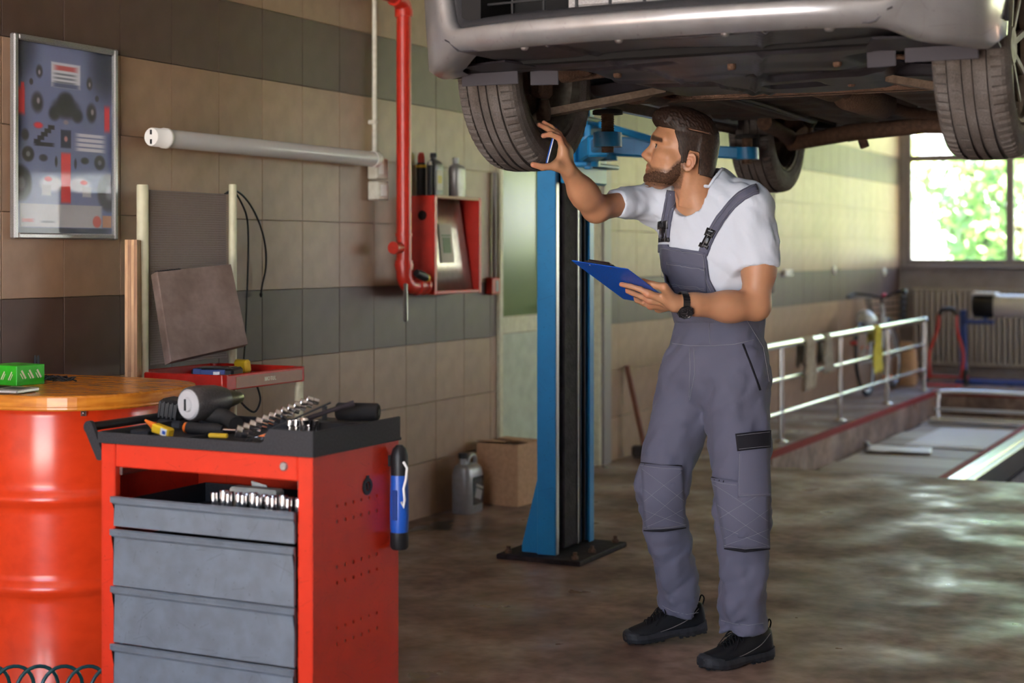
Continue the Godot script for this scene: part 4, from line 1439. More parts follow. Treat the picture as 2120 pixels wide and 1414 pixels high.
	tag(put(B.new().box(Vector3(0, 0.044, 0), Vector3(0.15, 0.088, 0.045), 0.006), "socket_holder", M.white_plastic, null, Vector3(1.11 + 0.395, 0.629, -3.235 - 0.150)), "off white plastic block behind the sockets in the top drawer", "holder")
	tag(put(B.new().pos(Vector3.ZERO, Vector3(18, -10, -8)).box(Vector3(0, 0.05, 0), Vector3(0.055, 0.10, 0.003)), "paper_tag", M.white, null, Vector3(1.11 + 0.375, 0.630, -3.235 - 0.21)), "small white card standing in the top drawer", "card")
	# blue inspection lamp hanging on the side
	var lx := 1.11 + 0.674 + 0.024
	d = thing("inspection_lamp", "blue hand lamp with black ends hanging on the trolley side", "lamp", Vector3(lx + 0.006, 0.545, -3.235 - 0.365))
	b = B.new()
	b.tube([Vector3(0, 0.045, 0), Vector3(0, 0.055, 0), Vector3(0, 0.10, 0), Vector3(0, 0.15, 0), Vector3(0, 0.20, 0)], [0.0225, 0.0245, 0.0255, 0.0245, 0.023], 18)
	put(b, "body", M.blue, d)
	put(B.new().tube([Vector3(0, 0.0, 0), Vector3(0, 0.006, 0), Vector3(0, 0.046, 0)], [0.020, 0.0245, 0.0245], 18), "bottom_cap", M.black, d)
	put(B.new().tube([Vector3(0, 0.198, 0), Vector3(0, 0.25, 0), Vector3(0, 0.268, 0), Vector3(0, 0.278, 0)], [0.0235, 0.023, 0.018, 0.008], 18), "top_cap", M.black, d)
	put(B.new().tube([Vector3(0.02, 0.235, 0.012), Vector3(0.032, 0.22, 0.014), Vector3(0.030, 0.19, 0.016), Vector3(0.024, 0.165, 0.018), Vector3(0.027, 0.135, 0.018), Vector3(0.022, 0.115, 0.016), Vector3(0.018, 0.13, 0.02)], 0.0035, 7), "hook", M.white, d)
	put(B.new().box(Vector3(0.0, 0.12, 0.024), Vector3(0.016, 0.08, 0.006), 0.002), "lens_strip", M.blue_dark, d)
	put(B.new().box(Vector3(-0.026, 0.235, 0), Vector3(0.008, 0.03, 0.02), 0.001), "magnet", M.black, d)

# ---------------------------------------------------------------- drum table, cart, wall fittings
func drum() -> void:
	var t := thing("oil_drum", "bright red steel oil drum under the round wooden board", "drum", Vector3(0.45, 0, -3.82))
	var prof := []
	var R := 0.287
	for p in [[0.0, 0.012], [R - 0.01, 0.012], [R - 0.008, 0.0], [R + 0.003, 0.002], [R + 0.004, 0.014], [R, 0.024]]:
		prof.append(Vector2(p[0], p[1]))
	for y in [0.322, 0.592]:
		for p in [[-0.045, -0.004], [-0.03, -0.003], [-0.022, 0.001], [-0.010, 0.009], [0.0, 0.0115], [0.010, 0.009], [0.022, 0.001], [0.030, -0.003], [0.045, -0.004]]:
			prof.append(Vector2(R + p[1] + 0.003, y + p[0]))
		prof.append(Vector2(R, y + 0.06))
	for p in [[R, 0.84], [R - 0.004, 0.858], [R + 0.003, 0.866], [R + 0.004, 0.878], [R - 0.008, 0.880], [R - 0.01, 0.868], [0.0, 0.868]]:
		prof.append(Vector2(p[0], p[1]))
	put(B.new().lathe(prof, 96), "barrel", M.drum_red, t)
	# angle bracket screwed under the board
	var o := thing("angle_bracket", "small zinc angle bracket joining the board to the drum", "bracket", onfloor(185, 848, 0.878) + Vector3(0.02, 0, 0))
	var p := Vector3(0, 0, 0)
	# local frame facing the camera side of the drum
	var nrm := (o.position - Vector3(0.45, 0.878, -3.82))
	nrm.y = 0
	nrm = nrm.normalized()
	o.position = Vector3(0.45, 0.878, -3.82) + nrm * 0.293
	var bs := Basis(Vector3.UP.cross(nrm), Vector3.UP, nrm)
	put(B.new().to(Transform3D(bs, Vector3.ZERO)).box(Vector3(0, -0.018, 0.001), Vector3(0.016, 0.034, 0.002), 0.0008).box(Vector3(0, -0.001, 0.008), Vector3(0.016, 0.002, 0.016)), "plate", M.steel, o)
	for y in [-0.010, -0.026]:
		put(B.new().to(Transform3D(bs * Basis(Vector3.RIGHT, PI / 2), bs * Vector3(0, y, 0.002))).lathe([Vector2(0.004, 0), Vector2(0.003, 0.002), Vector2(0, 0.0025)], 10), "screw", M.steel, o)
	# board: a rounded slab with a worn front edge
	var poly := PackedVector2Array()
	for k in 72:
		var a := TAU * k / 72.0
		var cx := cos(a)
		var sy := sin(a)
		poly.append(Vector2(signf(cx) * pow(absf(cx), 0.62) * 0.468, signf(sy) * pow(absf(sy), 0.74) * 0.345))
	var bb := B.new().to(Transform3D(Basis(Vector3.RIGHT, Vector3(0, 0, -1), Vector3.UP), Vector3(0, 0, 0)))
	var rings := []
	for s in [[0.0, 0.003], [0.004, 0.0], [0.010, 0.0005], [0.011, 0.0015], [0.012, 0.0005], [0.038, 0.0], [0.042, 0.0015], [0.044, 0.005]]:
		var ring := PackedVector3Array()
		for q in poly:
			var k: float = 1.0 - s[1] / 0.4
			ring.append(Vector3(q.x * k, s[0], q.y * k))
		rings.append(ring)
	var board := B.new()
	board.loft(rings, true, false)
	tag(put(board, "table_board", M.table_wood, null, Vector3(0.449, 0.881, -3.72)), "round varnished wooden board laid on the red drum", "table board")
	# green carton, laptop, a bunch of black cable
	var T := 0.9255
	var g := thing("carton", "bright green carton with white print on the wooden board", "box", onfloor(28, 797, T) + Vector3(0, 0, -0.03), -6)
	put(B.new().box(Vector3(-0.02, 0.031, 0.0), Vector3(0.135, 0.062, 0.11), 0.002), "carton_body", M.green, g)
	for k in 3:
		put(B.new().pos(Vector3(-0.05 + 0.034 * k, 0.03, 0.0555), Vector3(0, 0, -32)).box(Vector3.ZERO, Vector3(0.004, 0.03, 0.0006)).box(Vector3(0.007, 0, 0), Vector3(0.003, 0.022, 0.0006)), "print_stripe", M.pale_print, g).set_meta("kind", "stuff")
		put(B.new().pos(Vector3(0.0480, 0.034, 0.028 - 0.03 * k), Vector3(32, 0, 0)).box(Vector3.ZERO, Vector3(0.0006, 0.03, 0.006)).box(Vector3(0, 0, 0.009), Vector3(0.0006, 0.02, 0.003)), "print_stripe", M.pale_print, g).set_meta("kind", "stuff")
	var l := thing("laptop", "thin silver laptop base on the wooden board by the carton", "laptop", onfloor(40, 812, T) + Vector3(0, 0, 0.01), 9)
	put(B.new().box(Vector3(-0.10, 0.007, 0), Vector3(0.28, 0.012, 0.11), 0.003), "base", M.alu, l)
	put(B.new().box(Vector3(-0.13, 0.0135, -0.012), Vector3(0.16, 0.0012, 0.06)), "keyboard", M.black_matt, l)
	put(B.new().box(Vector3(-0.0, 0.0134, 0.0), Vector3(0.06, 0.0008, 0.05)), "touchpad", M.dark_grey, l)
	var cb := thing("cable_bundle", "tangle of thin black cable behind the laptop on the board", "cable", onfloor(100, 795, T))
	var pts := []
	for k in 70:
		var a := k * 0.9
		pts.append(Vector3(-0.05 + 0.0017 * k + 0.020 * cos(a), 0.010 + 0.007 * (1 + sin(a * 1.7)), 0.018 * sin(a * 1.3) - 0.02))
	put(B.new().tube(pts, 0.0028, 6), "cable", M.black, cb)
	var mk := thing("marker_pair", "two black marker pens standing behind the green carton", "pens", onfloor(64, 780, T) + Vector3(0, 0, -0.02))
	for x in [0.0, 0.014]:
		put(B.new().tube([Vector3(x, 0, 0), Vector3(x, 0.055, 0), Vector3(x, 0.07, 0)], [0.005, 0.005, 0.003], 10), "pen", M.black, mk)
	# coiled air hose on the floor in front of the drum
	var h := thing("air_hose", "dark teal coiled air hose lying before the red drum", "hose", Vector3(0.80, 0, -3.40))
	pts = []
	var e0 := Vector3(-0.30, 0.082, 0.15)
	var e1 := Vector3(0.20, 0.082, -0.10)
	for k in 220:
		var f := k / 219.0
		var a := f * TAU * 8.0
		var dirn := (e1 - e0).normalized()
		var sd := dirn.cross(Vector3.UP)
		pts.append(e0.lerp(e1, f) + (Vector3.UP * cos(a) + (sd * 0.5 - dirn * 0.85) * sin(a)) * 0.0765)
	put(B.new().tube(pts, 0.0055, 8), "coil", M.teal, h)

func cart() -> void:
	var t := thing("workshop_cart", "red diagnostic cart with cream posts and lettered tray edge", "cart", Vector3(0.14, 0, -4.98))
	var W := 0.435
	var L := 0.51
	# local: x 0..W away from the wall, z 0..L towards the gate; tray top at 0.905
	var b := B.new()
	b.box(Vector3(W * 0.5, 0.866, L * 0.5), Vector3(W - 0.01, 0.010, L - 0.01))
	b.box(Vector3(W * 0.5, 0.876, L - 0.006), Vector3(W - 0.03, 0.056, 0.012), 0.004)
	b.box(Vector3(W * 0.5, 0.876, 0.006), Vector3(W - 0.03, 0.056, 0.012), 0.004)
	b.box(Vector3(0.006, 0.876, L * 0.5), Vector3(0.012, 0.056, L - 0.03), 0.004)
	b.box(Vector3(W - 0.006, 0.876, L * 0.5), Vector3(0.012, 0.056, L - 0.03), 0.004)
	for p in [[0.02, 0.02], [W - 0.02, 0.02], [0.02, L - 0.02], [W - 0.02, L - 0.02]]:
		b.pos(Vector3(p[0], 0.848, p[1])).lathe_hard([Vector2(0, 0), Vector2(0.020, 0), Vector2(0.0205, 0.056), Vector2(0, 0.057)], 20)
	put(b, "tray", M.cart_red, t)
	put(B.new().box(Vector3(W + 0.0006, 0.874, L * 0.5 - 0.02), Vector3(0.002, 0.040, L - 0.10)), "edge_strip", M.brown_strip, t)
	var tm := TextMesh.new()
	var ft := SystemFont.new()
	ft.font_names = PackedStringArray(["Droid Sans"])
	ft.font_weight = 800
	tm.font = ft
	tm.text = "MOTUL"
	tm.font_size = 24
	tm.pixel_size = 0.00088
	tm.depth = 0.001
	var o := put(tm, "lettering", M.pale_print, t, Vector3(W + 0.002, 0.875, 0.235))
	o.rotation_degrees.y = 90
	for p in [[0.02, 0.02], [W - 0.02, 0.02], [0.02, L - 0.02], [W - 0.02, L - 0.02]]:
		put(B.new().cyl(Vector3(p[0], 0.05, p[1]), Vector3(p[0], 0.85, p[1]), 0.017, 16), "leg", M.cream, t)
		put(B.new().pos(Vector3(p[0], 0.0, p[1])).lathe([Vector2(0.0, 0), Vector2(0.022, 0.0), Vector2(0.024, 0.03), Vector2(0.014, 0.05)], 14), "foot", M.rubber, t)
	put(B.new().box(Vector3(W * 0.5, 0.30, L * 0.5), Vector3(W - 0.05, 0.02, L - 0.05), 0.004), "shelf", M.cart_red, t)
	# two posts carrying a perforated panel
	for q in [[0.060, L - 0.012, 0.0215], [0.075, -0.020, 0.0155]]:
		put(B.new().tube([Vector3(q[0], 0.872 if q[1] > 0 else 0.0, q[1]), Vector3(q[0], 1.578 if q[1] > 0 else 1.60, q[1]), Vector3(q[0], 1.584 if q[1] > 0 else 1.605, q[1])], [q[2], q[2], q[2] * 0.9], 18), "post", M.cream, t)
	var pan := B.new()
	var y := 0.93
	while y < 1.565:
		pan.box(Vector3(0.065, y, 0.235), Vector3(0.003, 0.0052, 0.46))
		y += 0.0088
	var z := 0.012
	while z < 0.47:
		pan.box(Vector3(0.0635, 1.245, z), Vector3(0.002, 0.64, 0.0045))
		z += 0.0088
	put(pan, "perforated_panel", M.panel_grey, t).set_meta("kind", "stuff")
	# the slab leaning on the panel
	var s0 := at(355, 748, 5.58)
	var s1 := at(513, 712, 5.83)
	var s2 := at(478, 547, 5.90)
	var s3 := at(326, 563, 5.66)
	var back := (s1 - s0).cross(s3 - s0).normalized()
	if back.x > 0:
		back = -back
	var m := B.new()
	var th := 0.042
	var sl := thing("steel_case", "flat grey steel case leaning against the perforated panel", "case", s0)
	var r0 := PackedVector3Array([Vector3.ZERO, s1 - s0, s2 - s0, s3 - s0])
	var r1 := PackedVector3Array()
	var r2 := PackedVector3Array()
	var mid := (r0[0] + r0[1] + r0[2] + r0[3]) * 0.25
	for q in r0:
		r1.append(mid + (q - mid) * 1.012 + back * 0.006)
		r2.append(mid + (q - mid) * 1.012 + back * th)
	m.loft([r0, r1, r2], true, false)
	put(m, "case_body", M.case_grey, sl)
	m = B.new()
	for k in 11:
		var q := r2[3].lerp(r2[2], 0.06 + 0.03 * k)
		m.tube([q, q + Vector3(0.004, 0.012, 0.004), q + back * -0.018 + Vector3(0, 0.004, 0)], 0.0022, 6)
	put(m, "spiral_edge", M.dark_grey, sl).set_meta("kind", "stuff")
	# diagnostic box, yellow pouch, cables and bits on the tray
	var T := 0.872
	var g := thing("diagnostic_box", "black and blue diagnostic box on the red cart tray", "device", Vector3(0.40, T, -4.66), 20)
	put(B.new().box(Vector3(0, 0.022, 0), Vector3(0.16, 0.040, 0.13), 0.008), "housing", M.black, g)
	put(B.new().box(Vector3(0, 0.024, 0.066), Vector3(0.10, 0.030, 0.006), 0.002).box(Vector3(-0.055, 0.024, 0.064), Vector3(0.03, 0.036, 0.012), 0.002), "blue_end", M.blue_dark, g)
	put(B.new().box(Vector3(0.02, 0.025, 0.071), Vector3(0.026, 0.014, 0.006), 0.001), "plug", M.alu, g)
	put(B.new().box(Vector3(0.0, 0.043, 0.0), Vector3(0.12, 0.003, 0.09)), "screen", M.black_gloss, g)
	tag(put(B.new().pos(Vector3.ZERO, Vector3(8, -14, 0)).box(Vector3(0, 0.03, 0), Vector3(0.075, 0.05, 0.03), 0.008), "pouch", M.yellow, null, Vector3(0.37, T + 0.004, -4.86)), "yellow pouch behind the diagnostic box on the cart", "pouch")
	var cbl := thing("lead", "black cable looped over the red cart tray", "cable", Vector3(0.46, T, -4.70))
	put(B.new().tube([Vector3(-0.10, 0.02, 0.14), Vector3(-0.02, 0.012, 0.17), Vector3(0.05, 0.012, 0.13), Vector3(0.07, 0.014, 0.04), Vector3(0.04, 0.02, -0.04), Vector3(0.06, 0.016, -0.12), Vector3(0.02, 0.012, -0.2)], 0.005, 8), "cable", M.black, cbl)
	for k in 5:
		tag(put(B.new().lathe([Vector2(0, 0), Vector2(0.010, 0.0), Vector2(0.011, 0.008), Vector2(0.006, 0.013), Vector2(0, 0.014)], 12), "bolt", M.alu, null, [Vector3(0.20, T, -4.50), Vector3(0.235, T, -4.51), Vector3(0.28, T, -4.505), Vector3(0.545, T, -4.86), Vector3(0.54, T, -4.92)][k]), "loose zinc bolt lying on the red cart tray", "bolt", "bolts on the cart tray")
	tag(put(B.new().box(Vector3(0, 0.012, 0), Vector3(0.055, 0.022, 0.03), 0.004), "connector", M.white_plastic, null, Vector3(0.285, T, -4.545)), "grey white plug connector under the leaning case", "connector")
	# cable hanging from the rear post
	var hang := thing("hanging_cable", "thin black cable looped over the cream post and hanging down the wall", "cable", onwall(478, 397, 0.16))
	var o0 := hang.position
	var way := []
	for q in [[466, 402, 0.17], [480, 394, 0.165], [500, 402, 0.15], [522, 430, 0.12], [540, 470, 0.09], [550, 515, 0.06], [550, 555, 0.04], [543, 590, 0.03], [541, 606, 0.03]]:
		way.append(onwall(q[0], q[1], q[2]) - o0)
	put(B.new().tube(smooth(way, 5), 0.0042, 8), "cable", M.black, hang)
	put(B.new().ball(way[-1] + Vector3(0, -0.008, 0), Vector3(0.008, 0.012, 0.008), 10), "plug", M.black, hang)
	way = []
	for q in [[470, 400, 0.17], [484, 396, 0.17], [500, 420, 0.16], [512, 455, 0.14], [514, 520, 0.12], [511, 620, 0.12], [508, 700, 0.14], [505, 745, 0.16]]:
		way.append(onwall(q[0], q[1], q[2]) - o0)
	put(B.new().tube(smooth(way, 5), 0.0042, 8), "cable", M.black, hang)
	# under-tray lead
	var ul := thing("loop_cable", "short dark cable loop hanging below the cart tray", "cable", Vector3(0.52, 0.845, -4.62))
	put(B.new().tube(smooth([Vector3(-0.02, 0.0, 0.0), Vector3(0.0, -0.05, -0.02), Vector3(0.03, -0.09, -0.06), Vector3(0.03, -0.05, -0.1), Vector3(0.0, 0.0, -0.12)], 5), 0.004, 8), "cable", M.black, ul)
	# plywood offcut leaning at the wall
	var pb := at(276, 800, 5.60)
	var pl := thing("plywood_strip", "narrow plywood strip with layered edge leaning beside the cream post", "plank", Vector3(pb.x, 0, pb.z))
	var tp := at(276, 497, 5.66)
	for k in 4:
		var off := Vector3(0.0105 * k - 0.016, 0, -0.0045 * k + 0.007)
		put(B.new().bar(off, Vector3(tp.x - pb.x, tp.y, tp.z - pb.z) + off, 0.0108, 0.055, Vector3(0.4, 0, 0.9)), "ply_layer", [M.ply, M.ply_dark, M.ply, M.ply_dark][k], pl)

func smooth(pts: Array, n: int) -> Array:
	var cv := Curve3D.new()
	for i in pts.size():
		var tg: Vector3 = (pts[mini(i + 1, pts.size() - 1)] - pts[maxi(i - 1, 0)]) / 6.0
		cv.add_point(pts[i], -tg, tg)
	var out := []
	for i in pts.size() - 1:
		for k in n:
			out.append(cv.sample(i, k / float(n)))
	out.append(pts[-1])
	return out

func dab(im: Image, cx: float, cy: float, rx: float, ry: float, col: Color, square := false, soft := 0.25) -> void:
	var w := im.get_width()
	var h := im.get_height()
	for y in range(maxi(0, int((cy - ry * 1.3) * h)), mini(h, int((cy + ry * 1.3) * h) + 1)):
		for x in range(maxi(0, int((cx - rx * 1.3) * w)), mini(w, int((cx + rx * 1.3) * w) + 1)):
			var dx := (x / float(w) - cx) / rx
			var dy := (y / float(h) - cy) / ry
			var d := maxf(absf(dx), absf(dy)) if square else sqrt(dx * dx + dy * dy)
			var a := (1.0 - smoothstep(1.0 - soft, 1.0 + soft * 0.5, d)) * col.a
			if a > 0.0:
				im.set_pixel(x, y, im.get_pixel(x, y).lerp(Color(col, 1.0), a))

func poster() -> void:
	var im := Image.create(320, 440, false, Image.FORMAT_RGB8)
	im.fill(Color8(112, 120, 162))
	var navy := Color8(30, 34, 62)
	var dark := Color8(30, 26, 36)
	var red := Color8(226, 48, 60)
	var pale := Color8(214, 214, 224)
	dab(im, 0.0, 0.02, 0.22, 0.20, navy, false, 0.7)
	dab(im, 1.0, 0.06, 0.28, 0.24, navy, false, 0.7)
	dab(im, 0.0, 0.42, 0.10, 0.16, Color8(36, 50, 104), false, 0.8)
	dab(im, 1.0, 0.50, 0.06, 0.2, Color8(50, 62, 110), false, 0.8)
	dab(im, 0.5, 0.15, 0.155, 0.068, pale, true, 0.1)
	dab(im, 0.5, 0.112, 0.12, 0.014, Color8(190, 70, 74), true, 0.5)
	for k in 3:
		dab(im, 0.49, 0.145 + 0.022 * k, 0.12, 0.006, Color8(120, 124, 138), true, 0.5)
	dab(im, 0.5, 0.205, 0.15, 0.012, Color8(80, 88, 126), true, 0.4)
	for q in [[0.23, 0.145, 0.035, 0.036], [0.75, 0.175, 0.032, 0.036], [0.15, 0.205, 0.02, 0.018], [0.83, 0.252, 0.022, 0.018], [0.21, 0.31, 0.062, 0.058], [0.77, 0.335, 0.056, 0.056], [0.5, 0.325, 0.15, 0.06], [0.5, 0.28, 0.085, 0.045], [0.38, 0.36, 0.06, 0.04], [0.62, 0.36, 0.06, 0.04], [0.09, 0.485, 0.04, 0.032], [0.27, 0.60, 0.045, 0.02], [0.70, 0.60, 0.045, 0.02], [0.40, 0.615, 0.015, 0.03], [0.60, 0.62, 0.015, 0.03]]:
		dab(im, q[0], q[1], q[2], q[3], dark, false, 0.5)
	for q in [[0.22, 0.30, 0.02, 0.02], [0.78, 0.33, 0.02, 0.02], [0.23, 0.15, 0.015, 0.016], [0.75, 0.18, 0.015, 0.016], [0.5, 0.40, 0.03, 0.015]]:
		dab(im, q[0], q[1], q[2], q[3], Color8(150, 138, 148), false, 0.6)
	dab(im, 0.055, 0.31, 0.035, 0.075, red, true, 0.35)
	dab(im, 0.065, 0.24, 0.018, 0.03, red, true, 0.35)
	dab(im, 0.94, 0.36, 0.032, 0.075, red, true, 0.35)
	dab(im, 0.22, 0.43, 0.05, 0.018, red, false, 0.5)
	for k in 5:
		dab(im, 0.21 + 0.035 * k, 0.515 - 0.02 * k, 0.035, 0.012, dark, true, 0.4)
	dab(im, 0.28, 0.528, 0.10, 0.011, dark, true, 0.4)
	dab(im, 0.5, 0.49, 0.055, 0.05, navy, true, 0.2)
	dab(im, 0.5, 0.49, 0.022, 0.018, Color8(190, 130, 132), false, 0.5)
	for k in 4:
		dab(im, 0.76, 0.462 + 0.026 * k, 0.16, 0.010, pale, true, 0.35)
	for q in [[0.12, 0.585], [0.86, 0.605]]:
		dab(im, q[0], q[1], 0.062, 0.042, dark, false, 0.3)
		dab(im, q[0], q[1], 0.025, 0.017, Color8(120, 118, 130), false, 0.5)
	dab(im, 0.5, 0.70, 0.052, 0.135, red, true, 0.15)
	dab(im, 0.36, 0.735, 0.13, 0.045, pale, false, 0.4)
	dab(im, 0.64, 0.735, 0.13, 0.045, pale, false, 0.4)
	dab(im, 0.30, 0.77, 0.05, 0.03, Color8(190, 190, 196), true, 0.3)
	dab(im, 0.72, 0.77, 0.05, 0.03, Color8(190, 190, 196), true, 0.3)
	dab(im, 0.32, 0.71, 0.04, 0.014, red, false, 0.5)
	dab(im, 0.69, 0.72, 0.04, 0.014, red, false, 0.5)
	dab(im, 0.5, 0.70, 0.048, 0.135, red, true, 0.15)
	dab(im, 0.04, 0.74, 0.12, 0.10, dark, false, 0.25)
	dab(im, 0.96, 0.77, 0.13, 0.11, Color8(56, 52, 60), false, 0.25)
	dab(im, 0.05, 0.74, 0.05, 0.04, Color8(110, 108, 120), false, 0.5)
	dab(im, 0.97, 0.77, 0.055, 0.045, Color8(116, 112, 122), false, 0.5)
	dab(im, 0.46, 0.905, 0.43, 0.062, Color8(182, 181, 186), true, 0.06)
	dab(im, 0.12, 0.932, 0.06, 0.010, Color8(190, 96, 96), true, 0.5)
	dab(im, 0.32, 0.938, 0.08, 0.006, Color8(104, 104, 112), true, 0.5)
	dab(im, 0.83, 0.932, 0.048, 0.034, Color8(206, 96, 82), false, 0.25)
	dab(im, 0.94, 0.93, 0.05, 0.034, Color8(196, 146, 112), true, 0.1)
	dab(im, 0.5, 0.99, 0.5, 0.022, navy, true, 0.3)
	var print_mat := mat(Color.WHITE, 0.5)
	print_mat.albedo_texture = ImageTexture.create_from_image(im)
	var t := thing("poster", "framed blue poster of racing car parts on the tiled wall", "poster", Vector3(0.012, 1.385, -4.29))
	var v := PackedVector3Array([Vector3(0, 0.02, 0.245), Vector3(0, 0.685, 0.245), Vector3(0, 0.685, -0.245), Vector3(0, 0.02, 0.245), Vector3(0, 0.685, -0.245), Vector3(0, 0.02, -0.245)])
	var uv := PackedVector2Array([Vector2(0, 1), Vector2(0, 0), Vector2(1, 0), Vector2(0, 1), Vector2(1, 0), Vector2(1, 1)])
	put(B.new().box(Vector3(-0.005, 0.352, 0), Vector3(0.008, 0.68, 0.50)), "backing", M.dark_grey, t)
	put(B.new().tris(v, false, false, uv), "print", print_mat, t)
	for s in [1, -1]:
		put(B.new().box(Vector3(0.002, 0.353, s * 0.2535), Vector3(0.026, 0.708, 0.022), 0.005), "frame_side", M.alu, t)
		put(B.new().box(Vector3(0.002, 0.010 if s < 0 else 0.696, 0), Vector3(0.0255, 0.021, 0.485), 0.005), "frame_rail", M.alu, t)
	put(B.new().box(Vector3(0.003, 0.353, 0), Vector3(0.0025, 0.665, 0.485)), "glazing", M.dull_glass, t)

func wall_fittings() -> void:
	# unlit tube lamp
	var t := thing("tube_lamp", "long unlit tubular lamp with white end cap on the tiled wall", "lamp", Vector3(0.075, 1.775, -5.495))
	var R := 0.036
	put(B.new().cyl(Vector3(0, 0, 0.72), Vector3(0, 0, -0.76), R, 24), "tube_cover", M.tube_plastic, t)
	put(B.new().tube([Vector3(0, 0, 0.815), Vector3(0, 0, 0.81), Vector3(0, 0, 0.745), Vector3(0, 0, 0.744), Vector3(0, 0, 0.725), Vector3(0, 0, 0.722)], [0.033, 0.036, 0.036, 0.0395, 0.0395, 0.036], 24), "end_cap", M.white, t)
	put(B.new().box(Vector3(0.0, 0.018, 0.8165), Vector3(0.007, 0.018, 0.004)).box(Vector3(0, -0.018, 0.8165), Vector3(0.007, 0.018, 0.004)), "cap_slot", M.black, t)
	put(B.new().tube([Vector3(0, 0, -0.758), Vector3(0, 0, -0.80)], [0.039, 0.036], 24), "end_cap", M.white, t)
	for z in [0.5, -0.55]:
		put(B.new().box(Vector3(-0.055, 0.0, z), Vector3(0.04, 0.03, 0.03), 0.004), "wall_clip", M.white_plastic, t)
	# conduit and boxes
	t = thing("switch_box", "cream double switch box at the end of the tube lamp", "switch", Vector3(0.0, 1.62, -6.38))
	put(B.new().box(Vector3(0.03, 0.115, 0.0), Vector3(0.055, 0.10, 0.105), 0.006), "upper_box", M.white_plastic, t)
	put(B.new().box(Vector3(0.032, 0.012, 0.0), Vector3(0.06, 0.09, 0.10), 0.006), "lower_box", M.white_plastic, t)
	put(B.new().box(Vector3(0.064, 0.012, 0.0), Vector3(0.006, 0.055, 0.05), 0.002), "rocker", M.white, t)
	put(B.new().box(Vector3(0.062, 0.115, 0.02), Vector3(0.003, 0.05, 0.04), 0.001), "cover_plate", M.white, t)
	t = thing("conduit", "thin white electric conduit running up the tiled wall", "conduit", Vector3(0.03, 1.787, -6.35))
	put(B.new().cyl(Vector3.ZERO, Vector3(0, 2.4, 0), 0.0115, 12), "pipe", M.white_plastic, t)
	for y in [0.17, 0.95, 1.7]:
		put(B.new().box(Vector3(-0.01, y, 0), Vector3(0.036, 0.02, 0.034), 0.004), "pipe_clip", M.white_plastic, t)
	# red fire main
	t = thing("fire_pipe", "thick red fire water pipe with tee and elbows on the wall", "pipe", Vector3(0.11, 1.17, -6.487))
	var up := onwall(736, 2, 0.11)
	put(B.new().cyl(Vector3(0, 0.12, 0), Vector3(0, 1.32, 0), 0.036, 20), "riser", M.pipe_red, t)
	put(B.new().tube(smooth([Vector3(0, 1.32, 0), Vector3(0, 1.355, 0.01), Vector3(0, 1.375, 0.045), Vector3(0, 1.38, 0.09)], 4), 0.041, 20).cyl(Vector3(0, 1.30, 0), Vector3(0, 1.335, 0), 0.044, 20), "elbow", M.pipe_red, t)
	put(B.new().cyl(Vector3(0, 1.38, 0.08), Vector3(0, 1.38, 0.50), 0.028, 18), "branch", M.pipe_red, t)
	put(B.new().cyl(Vector3(0, 0.245, 0), Vector3(0, 0.26, 0), 0.040, 20), "collar", M.pipe_red, t)
	put(B.new().cyl(Vector3(0, 0.085, 0), Vector3(0, 0.13, 0), 0.043, 20).cyl(Vector3(0, 0.10, 0), Vector3(0, 0.115, 0), 0.046, 20), "collar", M.pipe_red, t)
	put(B.new().tube([Vector3(0, 0.19, 0.03), Vector3(0, 0.19, 0.075), Vector3(0, 0.19, 0.078), Vector3(0, 0.19, 0.10)], [0.024, 0.024, 0.030, 0.030], 16), "tee_stub", M.pipe_red, t)
	put(B.new().tube(smooth([Vector3(0, 0.10, 0), Vector3(0.0, 0.045, -0.005), Vector3(0.005, 0.012, -0.03), Vector3(0.005, 0.005, -0.07), Vector3(0.005, 0.005, -0.20)], 4), 0.038, 20).cyl(Vector3(0.005, 0.005, -0.10), Vector3(0.005, 0.005, -0.13), 0.045, 20).cyl(Vector3(0.005, 0.005, -0.17), Vector3(0.005, 0.005, -0.19), 0.045, 20), "bottom_elbow", M.pipe_red, t)
	put(B.new().bar(Vector3(0.02, 0.02, 0.02), Vector3(0.05, -0.16, 0.065), 0.012, 0.020, Vector3.RIGHT, 0.004), "valve_lever", M.steel, t)
	put(B.new().tube([Vector3(0.045, 0.07, -0.04), Vector3(0.05, 0.055, -0.09), Vector3(0.05, 0.045, -0.13)], [0.018, 0.024, 0.018], 12), "valve_body", M.black, t)
	put(B.new().tube([Vector3(0.05, 0.046, -0.127), Vector3(0.05, 0.043, -0.14)], [0.0185, 0.0185], 12), "valve_ring", M.yellow, t)
	# hose cabinet
	t = thing("hose_cabinet", "red open fire hose cabinet with a steel back and paper label", "cabinet", Vector3(0.0, 1.13, -6.975))
	put(B.new().box(Vector3(0.067, 0.245, 0.2425), Vector3(0.135, 0.49, 0.005)), "side", M.cab_red, t)
	put(B.new().box(Vector3(0.067, 0.245, -0.2425), Vector3(0.135, 0.49, 0.005)), "side", M.cab_red, t)
	put(B.new().box(Vector3(0.067, 0.4875, 0), Vector3(0.135, 0.005, 0.48)), "top", M.cab_red, t)
	put(B.new().box(Vector3(0.067, 0.0025, 0), Vector3(0.135, 0.005, 0.48)), "bottom", M.cab_red, t)
	put(B.new().to(Transform3D(Basis(Vector3.RIGHT, PI / 2), Vector3(0.072, 0.392, 0.2455))).lathe_hard([Vector2(0, 0.001), Vector2(0.025, 0.001), Vector2(0.025, 0)], 20), "side_hole", M.black_matt, t)
	for z in [0.234, -0.234]:
		put(B.new().box(Vector3(0.139, 0.245, z), Vector3(0.008, 0.494, 0.030), 0.003), "frame_stile", M.cab_red if z < 0 else M.pipe_red, t)
